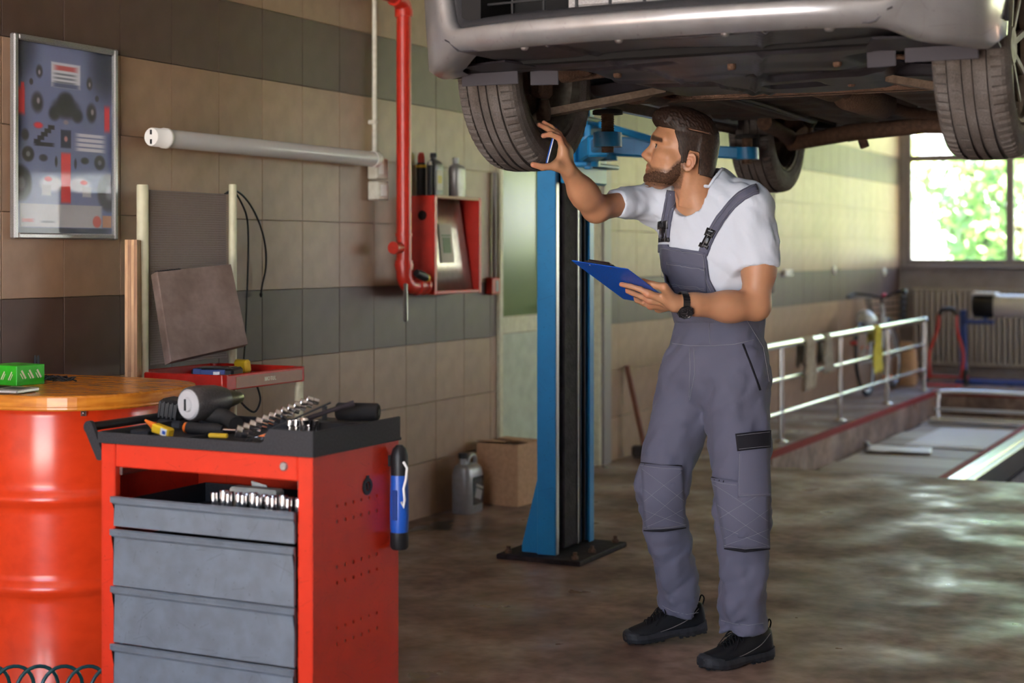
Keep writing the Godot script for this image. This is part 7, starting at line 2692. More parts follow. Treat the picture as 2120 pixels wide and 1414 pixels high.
func shoe(t: Node3D, foot: Vector3, toe: Vector3, heel: Vector3, raise: float, side: float) -> void:
	# local: x to the toe, y up, z to the right of the foot; the origin under the middle
	var a := Vector3(toe.x, 0.0, toe.z)
	var b := Vector3(heel.x, 0.0, heel.z)
	var x := (a - b).normalized()
	var ln := 0.297
	var z := x.cross(Vector3.UP)
	var pitch := asin(raise / ln)
	var xx := (x * cos(pitch) + Vector3.DOWN * sin(pitch)).normalized()
	var yy := z.cross(xx).normalized()
	var mid := (a + b) * 0.5 + Vector3(0, raise * 0.5 + 0.002, 0) - foot
	var o := Node3D.new()
	o.name = "shoe"
	t.add_child(o, true)
	o.transform = Transform3D(Basis(xx, yy, z), mid)
	var H := ln * 0.5
	# along the shoe: position, half width, inward shift, height of the upper
	var sec := [[-1.0, 0.014, 0.0, 0.080], [-0.97, 0.026, 0.0, 0.098], [-0.88, 0.034, 0.0, 0.104], [-0.7, 0.037, 0.0, 0.103], [-0.45, 0.038, 0.0, 0.100], [-0.2, 0.039, -0.001, 0.100], [0.0, 0.041, -0.002, 0.088], [0.2, 0.044, -0.003, 0.074], [0.4, 0.047, -0.003, 0.063], [0.6, 0.047, -0.002, 0.056], [0.78, 0.042, 0.001, 0.051], [0.9, 0.033, 0.003, 0.047], [0.97, 0.022, 0.004, 0.042], [1.0, 0.010, 0.004, 0.036]]
	var up := []
	var sole := []
	for s in sec:
		var ring := PackedVector3Array()
		var n := 18
		for k in n + 1:
			var g := PI * k / n
			var wz: float = s[1] * 1.0
			var yb := 0.020
			var top: float = s[3]
			var cz := signf(cos(g)) * pow(absf(cos(g)), 0.72 if s[0] > 0.1 else 0.6)
			var sy := pow(sin(g), 0.8)
			var bulge := 1.0 - (0.16 if s[0] < 0.0 else 0.05) * sy
			ring.append(Vector3(s[0] * H * 0.985, yb + (top - yb) * sy, cz * wz * 0.96 * bulge + s[2] * side))
		up.append(ring)
		var r2 := PackedVector3Array()
		var rise := 0.012 * pow(maxf(s[0] - 0.5, 0.0) / 0.5, 2.0) + 0.006 * pow(maxf(-s[0] - 0.6, 0.0) / 0.4, 2.0)
		var waist := 1.0 - 0.07 * exp(-pow((s[0] + 0.1) / 0.25, 2.0))
		var arch := 0.008 * exp(-pow((s[0] + 0.12) / 0.16, 2.0))
		var w: float = s[1] * 1.09 * waist + 0.001
		var wav := 0.006 * exp(-pow((s[0] - 0.25) / 0.12, 2.0)) + 0.008 * smoothstep(-0.7, -0.95, s[0])
		for p in [[-1.0, 0.004], [-0.88, 0.0], [0.88, 0.0], [1.0, 0.004], [1.03, 0.016], [0.97, 0.030 + wav], [-0.97, 0.030 + wav], [-1.03, 0.016]]:
			r2.append(Vector3(s[0] * H, p[1] + (rise + arch if p[1] < 0.01 else rise * 0.6), p[0] * w + s[2] * side))
		sole.append(r2)
	put(B.new().loft(up, true, true), "upper", M.shoe_black, o)
	put(B.new().loft(sole, true, false), "sole", M.shoe_sole, o)
	# lugs under the sole
	var lg := B.new()
	for k in 13:
		var px := -0.92 + 0.152 * k
		for s in [-1, 1]:
			var hw := 0.030 if absf(px) < 0.7 else 0.018
			if px > -0.25 and px < 0.05:
				continue
			lg.box(Vector3(px * H, -0.0005 + 0.010 * pow(maxf(px - 0.5, 0.0) / 0.5, 2.0), s * hw), Vector3(0.012, 0.006, 0.014), 0.001)
	put(lg, "tread_lug", M.shoe_sole, o).set_meta("kind", "stuff")
	# toe cap
	var tc := []
	for s in sec.slice(9):
		var ring := PackedVector3Array()
		for k in 19:
			var g := PI * k / 18.0
			var lim := 0.55 + 0.45 * clampf((s[0] - 0.6) / 0.3, 0, 1)
			var sy := pow(sin(g), 0.8) * lim
			var cz := signf(cos(g)) * pow(absf(cos(g)), 0.72)
			if lim < 0.99:
				sy = minf(sy, lim * 0.75)
			ring.append(Vector3(s[0] * H * 0.985 + 0.0015, 0.02 + (s[3] - 0.02) * sy + 0.001, cz * s[1] * 0.97 + signf(cz) * 0.0012 + s[2] * side))
		tc.append(ring)
	put(B.new().sheet(tc, 0.0016), "toe_cap", M.shoe_cap, o)
	# tongue, laces and bow
	var lc := []
	for k in 6:
		var f := k / 5.0
		var lx := lerpf(0.32, -0.10, f) * H
		var ly := lerpf(0.066, 0.097, f)
		var hw := lerpf(0.022, 0.020, f)
		put(B.new().tube([Vector3(lx, ly - 0.010, -hw), Vector3(lx + 0.004, ly + 0.003, -hw * 0.5), Vector3(lx + 0.010, ly + 0.004, 0), Vector3(lx + 0.016, ly + 0.002, hw * 0.5), Vector3(lx + 0.02, ly - 0.012, hw)], 0.0020, 6), "lace", M.lace, o)
		put(B.new().tube([Vector3(lx, ly - 0.010, hw), Vector3(lx + 0.004, ly + 0.005, hw * 0.5), Vector3(lx + 0.010, ly + 0.006, 0), Vector3(lx + 0.016, ly + 0.003, -hw * 0.5), Vector3(lx + 0.02, ly - 0.012, -hw)], 0.0020, 6), "lace", M.lace, o)
	for s in [-1, 1]:
		put(B.new().tube(smooth([Vector3(-0.012, 0.102, 0), Vector3(0.0, 0.108, s * 0.018), Vector3(0.004, 0.092, s * 0.038), Vector3(0.012, 0.080, s * 0.040), Vector3(0.006, 0.094, s * 0.020), Vector3(-0.010, 0.102, 0)], 4), 0.0020, 6), "lace_loop", M.lace, o)
		put(B.new().tube(smooth([Vector3(-0.012, 0.102, 0), Vector3(0.01, 0.100, s * 0.02), Vector3(0.026, 0.076, s * 0.036), Vector3(0.044, 0.056, s * 0.041)], 4), 0.0018, 6), "lace_end", M.lace, o)
	# heel loop and side seams
	put(B.new().tube(smooth([Vector3(-H * 0.97, 0.088, 0), Vector3(-H * 1.03, 0.112, 0), Vector3(-H * 0.97, 0.124, 0), Vector3(-H * 0.9, 0.105, 0)], 4), 0.0025, 6), "heel_loop", M.lace, o)
	for s in [-1, 1]:
		put(B.new().tube(smooth([Vector3(-H * 0.80, 0.088, s * 0.0335), Vector3(-H * 0.5, 0.058, s * 0.0385), Vector3(-H * 0.1, 0.040, s * 0.0405), Vector3(H * 0.2, 0.034, s * 0.0455)], 4), 0.0012, 5), "seam", M.frame_grey, o)

# ---------------------------------------------------------------- second bay: railing, bicycle, radiator, recess
func far_end() -> void:
	var t := thing("guard_rail", "polished steel guard rail with three bars along the floor recess", "railing", Vector3(0.67, 0, -12.7))
	for z in [-10.75, -12.32, -13.9, -15.42]:
		put(B.new().cyl(Vector3(0, 0.008, z + 12.7), Vector3(0, 0.68, z + 12.7), 0.021, 16), "post", M.rail_steel, t)
		put(B.new().pos(Vector3(0, 0, z + 12.7)).lathe([Vector2(0, 0), Vector2(0.05, 0), Vector2(0.05, 0.008), Vector2(0.024, 0.012), Vector2(0.022, 0.02)], 20), "foot_flange", M.rail_steel, t)
	for r in [[0.685, 0.027], [0.445, 0.016], [0.205, 0.016]]:
		put(B.new().cyl(Vector3(0, r[0], 2.9), Vector3(0, r[0], -2.72), r[1], 16), "bar", M.rail_steel, t)
	put(B.new().ball(Vector3(0, 0.685, -2.74), Vector3.ONE * 0.03, 14), "end_ball", M.rail_steel, t)
	rag("beige rag hung long over the guard rail", M.rag_beige, -11.36, 0.38, 0.36, 0.18, 3)
	rag("shorter greyish rag hung over the guard rail", M.rag_grey, -11.86, 0.26, 0.26, 0.20, 5)
	rag("yellow cloth hung over the guard rail before the bicycle", M.rag_yellow, -13.45, 0.32, 0.36, 0.12, 8)
	bicycle()
	radiator_and_tools()
	recess()
	# small fittings on the far tiles
	for q in [[1628, 565, "white electric socket on the far tiled wall beside the shoulder of the person", 0], [1726, 560, "round cream hook plate on the far tiled wall above the railing", 1], [1830, 563, "small pale hook plate on the far tiled wall near the corner", 1]]:
		var p := onwall(q[0], q[1], 0.001)
		var o := thing("wall_plate", q[2], "wall plate", p)
		if q[3] == 0:
			put(B.new().box(Vector3(0.015, 0, 0), Vector3(0.03, 0.05, 0.20), 0.004), "cover", M.white, o)
		else:
			put(B.new().to(Transform3D(Basis(Vector3.BACK, -PI / 2), Vector3.ZERO)).lathe([Vector2(0, 0.02), Vector2(0.03, 0.018), Vector2(0.045, 0.006), Vector2(0.045, 0.0)], 18), "rosette", M.white_plastic, o)
		put(B.new().tube([Vector3(0.02, 0, 0), Vector3(0.05, -0.005, 0), Vector3(0.055, 0.02, 0)], 0.006, 8), "hook", M.steel, o)
	var pp := onwall(1602, 480, 0.02)
	var c0 := thing("wall_cable", "thin dark cable pipe running up the far tiled wall", "pipe", Vector3(0.02, 0.0, pp.z))
	put(B.new().cyl(Vector3(0, 1.0, 0), Vector3(0, 3.6, 0), 0.011, 10), "pipe", M.frame_grey, c0)
	for y in [1.2, 2.2, 3.2]:
		put(B.new().box(Vector3(-0.008, y, 0), Vector3(0.02, 0.02, 0.04), 0.002), "pipe_clip", M.frame_grey, c0)

func rag(label: String, m: Material, z: float, wide: float, drop: float, back: float, sd: int) -> void:
	var t := thing("rag", label, "rag", Vector3(0.67, 0.685, z))
	var n := FastNoiseLite.new()
	n.seed = sd
	n.frequency = 5.0
	var rows := []
	var nr := 34
	for i in nr + 1:
		var f := i / float(nr)
		var row := PackedVector3Array()
		for j in 19:
			var u := j / 18.0 - 0.5
			var s := f * (drop + back + 0.10)
			var d := drop * (1.0 + 0.16 * n.get_noise_2d(u * 2.0, 4.0))
			var p: Vector3
			var w := wide
			if s < d:
				var k := 1.0 - s / d
				w *= 1.0 - 0.28 * smoothstep(0.0, 0.5, 1.0 - k)
				p = Vector3(0.031 + 0.018 * n.get_noise_2d(u * 1.6, 0.3 * k) * (0.3 + k) + 0.012 * sin(u * 22.0 + sd), -d + s, u * wide * lerpf(0.62, 1.0, k) + 0.03 * n.get_noise_2d(k, 9.0))
			elif s < d + 0.10:
				var a := PI * (s - d) / 0.10
				p = Vector3(cos(a) * 0.031, sin(a) * 0.031, u * wide * 0.62)
			else:
				var k := (s - d - 0.10) / back
				p = Vector3(-0.031 - 0.010 * sin(u * 20.0) * k, -back * k, u * wide * lerpf(0.62, 0.85, k))
			row.append(p)
		rows.append(row)
	put(B.new().sheet(rows, 0.003), "cloth", m, t)

func bicycle() -> void:
	var t := thing("bicycle", "dark city bicycle with black basket leaning at the far tiled wall", "bicycle", Vector3(0.36, 0.0, -14.45))
	# local: the front points to -z; it leans a little to the wall
	t.rotation_degrees = Vector3(0, 0, 5)
	var r := 0.325
	for q in [[0.0, "rear"], [-1.06, "front"]]:
		var o := Node3D.new()
		o.name = "wheel"
		t.add_child(o, true)
		o.position = Vector3(0.0, r + 0.012, q[0])
		var tyre := []
		for k in 40:
			var a := TAU * k / 40.0
			tyre.append(Vector3(0, cos(a), sin(a)) * (r - 0.015))
		put(B.new().tube(tyre, 0.018, 8, false, true), "tyre", M.rubber, o)
		var rim := []
		for k in 40:
			var a := TAU * k / 40.0
			rim.append(Vector3(0, cos(a), sin(a)) * (r - 0.036))
		put(B.new().tube(rim, 0.009, 6, false, true), "rim", M.alu, o)
		var sp := B.new()
		for k in 18:
			var a := TAU * k / 18.0
			sp.cyl(Vector3(0.02 if k % 2 else -0.02, 0, 0), Vector3(0, cos(a), sin(a)) * (r - 0.04), 0.0014, 5)
		put(sp, "spokes", M.alu, o).set_meta("kind", "stuff")
		put(B.new().cyl(Vector3(-0.04, 0, 0), Vector3(0.04, 0, 0), 0.02, 12), "hub", M.alu, o)
		var fd := []
		for k in 15:
			var a := -0.5 + 2.7 * k / 14.0 if q[0] < -0.5 else -1.6 + 2.7 * k / 14.0
			fd.append(Vector3(0, cos(a), sin(a)) * (r + 0.025))
		put(B.new().tube(fd, 0.016, 8), "mudguard", M.black, o)
	var bb := Vector3(0, 0.30, -0.44)
	var seat := Vector3(0, 0.68, -0.24)
	var hd := Vector3(0, 0.74, -0.86)
	var b := B.new()
	b.tube(smooth([hd + Vector3(0, -0.06, -0.02), Vector3(0, 0.45, -0.68), bb], 5), 0.018, 10)
	b.tube(smooth([hd + Vector3(0, 0.02, 0), Vector3(0, 0.56, -0.66), Vector3(0, 0.42, -0.40)], 5), 0.015, 10)
	b.cyl(bb, seat, 0.016, 10)
	for s in [-0.05, 0.05]:
		b.tube([bb, Vector3(s, r, 0.0)], 0.010, 8)
		b.tube([Vector3(0, 0.56, -0.30), Vector3(s, r, 0.0)], 0.009, 8)
		b.tube([hd + Vector3(s * 0.5, -0.12, -0.04), Vector3(s, 0.5, -0.98), Vector3(s, r, -1.06)], 0.011, 8)
	b.cyl(hd + Vector3(0, -0.12, -0.05), hd + Vector3(0, 0.10, 0.03), 0.02, 10)
	put(b, "frame", M.bike_white, t)
	put(B.new().tube(smooth([Vector3(-0.27, 0.94, -0.72), Vector3(-0.24, 0.96, -0.82), Vector3(-0.10, 0.93, -0.88), Vector3(0, 0.90, -0.86), Vector3(0.10, 0.93, -0.88), Vector3(0.24, 0.96, -0.82), Vector3(0.27, 0.94, -0.72)], 5), 0.012, 8).cyl(hd + Vector3(0, 0.08, 0.02), Vector3(0, 0.90, -0.86), 0.013, 8), "handlebar", M.black, t)
	for s in [-1, 1]:
		put(B.new().tube([Vector3(s * 0.27, 0.94, -0.73), Vector3(s * 0.28, 0.935, -0.62)], [0.017, 0.016], 10), "grip", M.rubber, t)
	put(B.new().tube([Vector3(0, 0.70, -0.10), Vector3(0, 0.72, -0.18), Vector3(0, 0.715, -0.36)], [0.06, 0.09, 0.028], 12), "saddle", M.bag_white, t)
	put(B.new().ball(Vector3(0.02, 0.70, -0.16), Vector3(0.09, 0.07, 0.13), 14), "saddle_cover", M.bag_white, t)
	# wire basket
	var bk := B.new()
	for k in 9:
		var f := k / 8.0 - 0.5
		for s in [-1, 1]:
			bk.cyl(Vector3(f * 0.30, 0.66, -1.04 + s * 0.10), Vector3(f * 0.36, 0.90, -1.04 + s * 0.13), 0.003, 5)
		for s in [-1, 1]:
			bk.cyl(Vector3(s * 0.15, 0.66, -1.04 + f * 0.20), Vector3(s * 0.18, 0.90, -1.04 + f * 0.26), 0.003, 5)
		bk.cyl(Vector3(f * 0.30, 0.66, -1.14), Vector3(f * 0.30, 0.66, -0.94), 0.003, 5)
	for y in [0.66, 0.72, 0.78, 0.84, 0.90]:
		var k: float = 1.0 + (y - 0.66) * 0.85
		bk.tube([Vector3(-0.15 * k, y, -1.04 - 0.10 * k), Vector3(0.15 * k, y, -1.04 - 0.10 * k), Vector3(0.15 * k, y, -1.04 + 0.10 * k), Vector3(-0.15 * k, y, -1.04 + 0.10 * k)], 0.004, 5, false, true)
	put(bk, "basket", M.black, t).set_meta("kind", "stuff")
	put(B.new().pos(Vector3(0, 0.52, 0.33)).box(Vector3.ZERO, Vector3(0.06, 0.04, 0.02), 0.005), "rear_reflector", M.cab_red, t)
	put(B.new().pos(Vector3(0.02, 0.92, -0.90)).ball(Vector3.ZERO, Vector3.ONE * 0.025, 10), "bell", M.pink, t)
	var cr := B.new()
	cr.to(Transform3D(Basis(Vector3.BACK, PI / 2), bb + Vector3(0.05, 0, 0))).lathe_hard([Vector2(0.07, 0), Vector2(0.09, 0), Vector2(0.09, 0.004), Vector2(0.07, 0.004)], 20)
	cr.xf = Transform3D()
	cr.bar(bb + Vector3(0.065, 0, 0), bb + Vector3(0.065, -0.14, 0.07), 0.018, 0.012)
	cr.bar(bb + Vector3(-0.065, 0, 0), bb + Vector3(-0.065, 0.14, -0.07), 0.018, 0.012)
	cr.cyl(bb - Vector3(0.07, 0, 0), bb + Vector3(0.07, 0, 0), 0.012, 8)
	put(cr, "crank", M.alu, t)
	for s in [-1, 1]:
		put(B.new().box(bb + Vector3(s * 0.11, -0.14 * s, 0.07 * s), Vector3(0.08, 0.02, 0.07), 0.004), "pedal", M.orange, t)

func radiator_and_tools() -> void:
	var t := thing("radiator", "long ribbed column radiator under the rear window", "radiator", Vector3(1.22, 0, -17.23))
	for k in 36:
		put(B.new().tube([Vector3(-1.03 + 0.0585 * k, 0.13, 0), Vector3(-1.03 + 0.0585 * k, 0.15, 0), Vector3(-1.03 + 0.0585 * k, 0.93, 0), Vector3(-1.03 + 0.0585 * k, 0.95, 0)], [0.012, 0.019, 0.019, 0.012], 10), "column", M.radiator, t)
	for y in [0.14, 0.94]:
		put(B.new().cyl(Vector3(-1.06, y, 0), Vector3(1.06, y, 0), 0.018, 12), "header", M.radiator, t)
	for x in [-0.9, 0.9]:
		put(B.new().box(Vector3(x, 0.065, 0), Vector3(0.03, 0.13, 0.06), 0.004), "foot", M.radiator, t)
	# white tubular heater with a black round end, on a blue stand
	var p := onend(2036, 632, -16.45)
	t = thing("tube_heater", "white cylindrical heater with black round end on a blue stand", "heater", Vector3(p.x, 0, -16.45))
	var h := p.y
	put(B.new().tube([Vector3(0.10, h, 0), Vector3(0.12, h, 0), Vector3(0.95, h, 0)], [0.10, 0.115, 0.115], 24), "drum", M.white, t)
	put(B.new().tube([Vector3(-0.10, h, 0.02), Vector3(-0.08, h, 0.02), Vector3(0.10, h, 0.0)], [0.10, 0.125, 0.125], 24), "burner_end", M.black, t)
	put(B.new().tube([Vector3(-0.115, h, 0.02), Vector3(-0.10, h, 0.02)], [0.035, 0.04], 16), "nozzle", M.white_plastic, t)
	put(B.new().box(Vector3(0.02, h + 0.12, 0), Vector3(0.24, 0.03, 0.20), 0.01), "cover", M.white, t)
	put(B.new().box(Vector3(-0.20, (h - 0.05) * 0.5, 0.0), Vector3(0.07, h - 0.05, 0.05), 0.006), "stand_post", M.blue_dark, t)
	put(B.new().box(Vector3(-0.05, h - 0.17, 0.0), Vector3(0.32, 0.04, 0.05), 0.006), "stand_arm", M.blue_dark, t)
	put(B.new().bar(Vector3(0.02, h - 0.16, 0), Vector3(0.02, h - 0.11, 0), 0.05, 0.05, Vector3.RIGHT), "bracket", M.blue_dark, t)
	put(B.new().box(Vector3(0.12, 0.02, 0.0), Vector3(0.75, 0.04, 0.34), 0.006), "stand_base", M.blue_dark, t)
	# red sack truck and paper sack
	p = onend(1960, 790, -16.2)
	t = thing("sack_truck", "red tubular sack truck with black grip standing before the radiator", "sack truck", Vector3(p.x, 0, -16.2))
	for s in [-1, 1]:
		put(B.new().tube(smooth([Vector3(s * 0.15, 0.06, 0.05), Vector3(s * 0.17, 0.30, 0.02), Vector3(s * 0.10, 0.55, -0.03), Vector3(s * 0.09, 0.70, -0.06)], 6), 0.016, 10), "side_tube", M.cab_red, t)
		var o := Node3D.new()
		o.name = "wheel"
		t.add_child(o, true)
		put(B.new().to(Transform3D(Basis(Vector3.BACK, PI / 2), Vector3(s * 0.20, 0.085, 0.05))).lathe_hard([Vector2(0.03, -0.02), Vector2(0.07, -0.02), Vector2(0.085, -0.012), Vector2(0.085, 0.012), Vector2(0.07, 0.02), Vector2(0.03, 0.02), Vector2(0.03, -0.02)], 20), "tyre", M.rubber, o)
		put(B.new().cyl(Vector3(s * 0.20 - 0.022, 0.085, 0.05), Vector3(s * 0.20 + 0.022, 0.085, 0.05), 0.03, 12), "hub", M.cab_red, o)
	put(B.new().tube(smooth([Vector3(-0.09, 0.70, -0.06), Vector3(-0.05, 0.76, -0.07), Vector3(0.05, 0.76, -0.07), Vector3(0.09, 0.70, -0.06)], 5), 0.020, 10), "grip", M.black, t)
	put(B.new().box(Vector3(0, 0.012, 0.18), Vector3(0.36, 0.012, 0.24), 0.003).cyl(Vector3(-0.2, 0.085, 0.05), Vector3(0.2, 0.085, 0.05), 0.012, 8), "toe_plate", M.cab_red, t)
	p = onend(1936, 790, -16.0)
	t = thing("paper_sack", "brown paper sack standing beside the red sack truck", "sack", Vector3(p.x - 0.30, 0, -15.98))
	var rings := []
	for s in [[0.0, 0.92], [0.02, 1.0], [0.2, 1.04], [0.34, 0.96], [0.40, 0.80], [0.43, 0.55]]:
		var ring := PackedVector3Array()
		for k in 20:
			var a := TAU * k / 20.0
			ring.append(Vector3(signf(cos(a)) * pow(absf(cos(a)), 0.6) * 0.12 * s[1], s[0], signf(sin(a)) * pow(absf(sin(a)), 0.6) * 0.09 * (s[1] if s[0] < 0.35 else s[1] * 0.5)))
		rings.append(ring)
	put(B.new().loft(rings, true, true), "sack", M.cardboard, t)
	put(B.new().box(Vector3(0, 0.432, 0), Vector3(0.13, 0.012, 0.03), 0.003), "fold", M.cardboard, t)

func recess() -> void:
	# planks laid across the recess
	var y := -0.262
	var z := -9.55
	var k := 0
	var parent: Node3D = get_node("floor_recess")
	while z > -15.4:
		var w := 0.46 + 0.10 * ((k * 7) % 3)
		if z - w < -15.46:
			w = z + 15.46
		var o := put(B.new().box(Vector3(0, 0, 0), Vector3(1.13 + 0.02 * (k % 2), 0.035, w - 0.012), 0.004), "plank", [M.plank, M.plank_pale, M.plank][k % 3], parent, Vector3(1.37 + 0.008 * (k % 3), y + 0.002 * (k % 4), z - w * 0.5))
		o.rotation_degrees.y = [-0.4, 0.3, 0.0, 0.5][k % 4]
		z -= w
		k += 1
	var top := y + 0.026
	var s := thing("white_panel", "large glossy white panel lying on the planks of the recess", "panel", Vector3(1.50, top, -13.55))
	put(B.new().box(Vector3(0, 0.006, 0), Vector3(0.86, 0.010, 1.45), 0.003), "sheet", M.white_gloss, s)
	put(B.new().box(Vector3(-0.02, 0.014, 0.55), Vector3(0.80, 0.006, 0.20), 0.002), "overlap", M.white_gloss, s)
	var p := onfloor(1862, 934, top)
	var c := thing("paper_sheet", "crumpled pale paper sheet lying on the bare planks", "paper", p, 12)
	var rows := []
	var n := FastNoiseLite.new()
	n.seed = 3
	n.frequency = 4.0
	for i in 15:
		var row := PackedVector3Array()
		for j in 15:
			var u := j / 14.0 - 0.5
			var v := i / 14.0 - 0.5
			row.append(Vector3(u * 0.50, 0.016 + 0.012 * n.get_noise_2d(u, v), v * 0.34))
		rows.append(row)
	put(B.new().sheet(rows, 0.002), "sheet", M.white, c)
	p = onfloor(1775, 922, top)
	c = thing("chrome_clamp", "small chrome clamp lying beside the paper on the planks", "clamp", p)
	put(B.new().tube([Vector3(-0.10, 0.016, 0.02), Vector3(0.0, 0.02, 0), Vector3(0.10, 0.016, -0.03)], 0.014, 10), "bar", M.chrome, c)
	put(B.new().box(Vector3(0.08, 0.02, 0.03), Vector3(0.05, 0.036, 0.05), 0.008), "jaw", M.steel, c)
	# chrome handle frame at the far end
	c = thing("hoop_stand", "bent chrome tube hoop stand standing at the far end of the recess", "stand", Vector3(1.25, top, -14.95))
	put(B.new().tube(smooth([Vector3(-0.30, 0.02, 0.25), Vector3(-0.30, 0.24, 0.22), Vector3(-0.24, 0.29, 0.2), Vector3(0.50, 0.29, 0.2), Vector3(0.58, 0.25, 0.2), Vector3(0.62, 0.02, 0.25)], 6), 0.020, 10), "hoop", M.rail_steel, c)
	put(B.new().bar(Vector3(-0.38, 0.03, 0.24), Vector3(0.72, 0.03, 0.24), 0.10, 0.05, Vector3.UP, 0.01), "foot_bar", M.rail_steel, c)
	put(B.new().bar(Vector3(-0.34, 0.13, 0.24), Vector3(0.64, 0.13, 0.24), 0.03, 0.03, Vector3.UP, 0.006), "cross_bar", M.steel, c)
	# long guide rail beside the planks: red flange, chrome top, blue stop
	c = thing("guide_rail", "long red and chrome guide rail with a blue stop beside the planks", "rail", Vector3(2.07, 0, -12.4))
	put(B.new().box(Vector3(-0.075, -0.13, 0), Vector3(0.04, 0.20, 5.8), 0.005), "red_flange", M.kerb_red, c)
	put(B.new().box(Vector3(0.0, -0.06, 0), Vector3(0.10, 0.05, 5.8), 0.012), "chrome_top", M.rail_steel, c)
	put(B.new().box(Vector3(0.075, -0.13, 0), Vector3(0.045, 0.16, 5.8), 0.005), "side_channel", M.steel, c)
	put(B.new().box(Vector3(-0.03, -0.08, 2.86), Vector3(0.11, 0.10, 0.05), 0.006), "stop_block", M.blue_bright, c)
	put(B.new().box(Vector3(0.0, -0.255, 0), Vector3(0.08, 0.06, 5.8), 0.004).box(Vector3(0.0, -0.85, 2.0), Vector3(0.08, 1.25, 0.08)).box(Vector3(0.0, -0.85, -2.0), Vector3(0.08, 1.25, 0.08)), "support_beam", M.greasy, c)
	# jack beam and rollers in the open side
	c = thing("pit_jack", "dark pit jack with steel rollers in the open side of the recess", "jack", Vector3(2.62, -1.5, -11.2))
	put(B.new().box(Vector3(0, 0.62, 0), Vector3(0.60, 1.22, 0.5), 0.02), "jack_body", M.greasy, c)
	for q in [[-0.16, 1.33, 0.20], [0.02, 1.34, 0.12], [0.16, 1.32, 0.0], [-0.10, 1.31, -0.1]]:
		put(B.new().cyl(Vector3(q[0], q[1], q[2] - 0.05), Vector3(q[0], q[1], q[2] + 0.07), 0.075, 18), "roller", M.steel_dark, c)
	put(B.new().bar(Vector3(0.25, 1.25, 0.35), Vector3(0.75, 1.35, -0.6), 0.05, 0.05, Vector3.UP, 0.006), "side_bar", M.rail_steel, c)

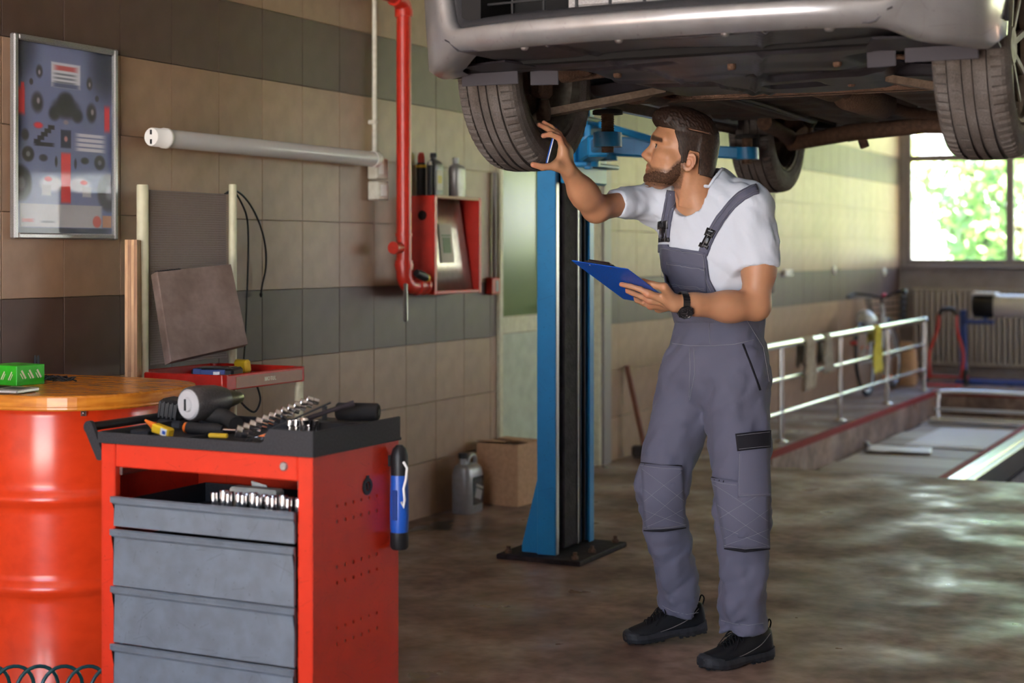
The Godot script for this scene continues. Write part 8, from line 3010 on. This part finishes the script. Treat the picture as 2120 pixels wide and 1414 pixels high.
func more_materials() -> void:
	M.greasy_alu = grain(mat(lin(0.16, 0.15, 0.15), 0.35, 0.7), M.fine, Vector3(6, 6, 6))
	M.olive = grain(mat(lin(0.14, 0.13, 0.075), 0.3, 0.6), M.fine, Vector3(6, 6, 6))
	M.orange = mat(lin(0.72, 0.16, 0.02), 0.4)
	M.blue_dark = mat(lin(0.010, 0.040, 0.20), 0.35)
	M.green = grain(mat(lin(0.030, 0.42, 0.018), 0.4), M.soft, Vector3(4, 4, 4))
	M.pale_print = mat(lin(0.62, 0.60, 0.42), 0.5)
	M.teal = mat(lin(0.012, 0.065, 0.070), 0.25)
	M.cart_red = stains(grain(mat(lin(0.50, 0.018, 0.012), 0.24), M.soft, Vector3(3, 3, 3)), M.scratch, Vector3(3, 3, 3))
	M.brown_strip = grain(mat(lin(0.30, 0.125, 0.055), 0.4), M.scratch, Vector3(3, 3, 3))
	M.panel_grey = mat(lin(0.165, 0.120, 0.105), 0.6)
	M.case_grey = stains(grain(mat(lin(0.245, 0.185, 0.160), 0.55, 0.1), M.soft, Vector3(5, 5, 5)), M.blotch, Vector3(0.9, 0.9, 0.9))
	M.black_gloss = mat(lin(0.012, 0.012, 0.014), 0.12)
	M.ply_dark = wood(Color(0.50, 0.33, 0.19), Color(0.68, 0.50, 0.32), 14, true)
	M.tube_plastic = mat(lin(0.60, 0.59, 0.58), 0.18)
	M.cab_red = grain(mat(lin(0.48, 0.022, 0.012), 0.4), M.soft, Vector3(2, 2, 2))
	M.wood_edge = mat(lin(0.42, 0.25, 0.14), 0.5)
	M.plate_steel = stains(grain(mat(lin(0.55, 0.50, 0.42), 0.30, 0.85), M.soft, Vector3(3, 3, 3)), M.soft, Vector3(2, 2, 2))
	M.paper_dull = mat(lin(0.52, 0.50, 0.40), 0.6)
	M.print_green = mat(lin(0.18, 0.26, 0.14), 0.6)
	M.jug_dark = mat(lin(0.030, 0.030, 0.032), 0.35)
	M.jug_silver = grain(mat(lin(0.27, 0.265, 0.26), 0.36, 0.35), M.soft, Vector3(3, 3, 3))
	M.yellow_dull = mat(lin(0.50, 0.44, 0.10), 0.5)
	M.oil = mat(lin(0.012, 0.009, 0.008), 0.35)
	M.rust_dark = grain(mat(lin(0.055, 0.045, 0.040), 0.6, 0.4), M.blotch, Vector3(5, 5, 5))
	M.eye_white = mat(lin(0.34, 0.29, 0.26), 0.25)
	M.iris = mat(lin(0.035, 0.04, 0.04), 0.15)
	M.lash = mat(lin(0.02, 0.012, 0.01), 0.6)
	M.clip_blue = grain(mat(lin(0.008, 0.12, 0.66), 0.42), M.fine, Vector3(5, 5, 5))
	M.shoe_black = grain(mat(lin(0.014, 0.014, 0.016), 0.6, 0.0, 0.3), M.fine, Vector3(10, 10, 10))
	M.shoe_cap = mat(lin(0.026, 0.028, 0.032), 0.42, 0.0, 0.36)
	M.shoe_sole = grain(mat(lin(0.026, 0.027, 0.032), 0.62, 0.0, 0.36), M.blotch, Vector3(6, 6, 6))
	M.lace = mat(lin(0.010, 0.010, 0.011), 0.8, 0.0, 0.25)
	M.rail_steel = mat(lin(0.70, 0.70, 0.69), 0.22, 1.0)
	M.rag_beige = grain(mat(lin(0.42, 0.36, 0.28), 0.9), M.soft, Vector3(4, 4, 4))
	M.rag_grey = grain(mat(lin(0.34, 0.30, 0.24), 0.9), M.soft, Vector3(4, 4, 4))
	M.rag_yellow = grain(mat(lin(0.55, 0.47, 0.06), 0.9), M.soft, Vector3(4, 4, 4))
	M.bike_white = mat(lin(0.42, 0.42, 0.42), 0.3)
	M.bag_white = mat(lin(0.46, 0.47, 0.46), 0.3)
	M.pink = mat(lin(0.60, 0.06, 0.14), 0.4)
	M.radiator = mat(lin(0.36, 0.31, 0.26), 0.5)
	M.plank_pale = wood(Color(0.56, 0.52, 0.46), Color(0.72, 0.68, 0.61), 17)
	M.white_gloss = mat(lin(0.84, 0.86, 0.88), 0.25)
	M.blue_bright = mat(lin(0.02, 0.20, 0.48), 0.4)
	M.steel_dark = mat(lin(0.12, 0.11, 0.11), 0.35, 0.8)
	M.cap_grey = mat(lin(0.42, 0.42, 0.43), 0.35)
	var dg := mat(Color(0.9, 0.95, 0.92, 0.03), 0.06, 0.0, 0.25)
	dg.transparency = BaseMaterial3D.TRANSPARENCY_ALPHA
	M.dull_glass = dg

func objects() -> void:
	more_materials()
	car()
	lift()
	trolley()
	drum()
	cart()
	poster()
	wall_fittings()
	floor_things()
	person()
	far_end()
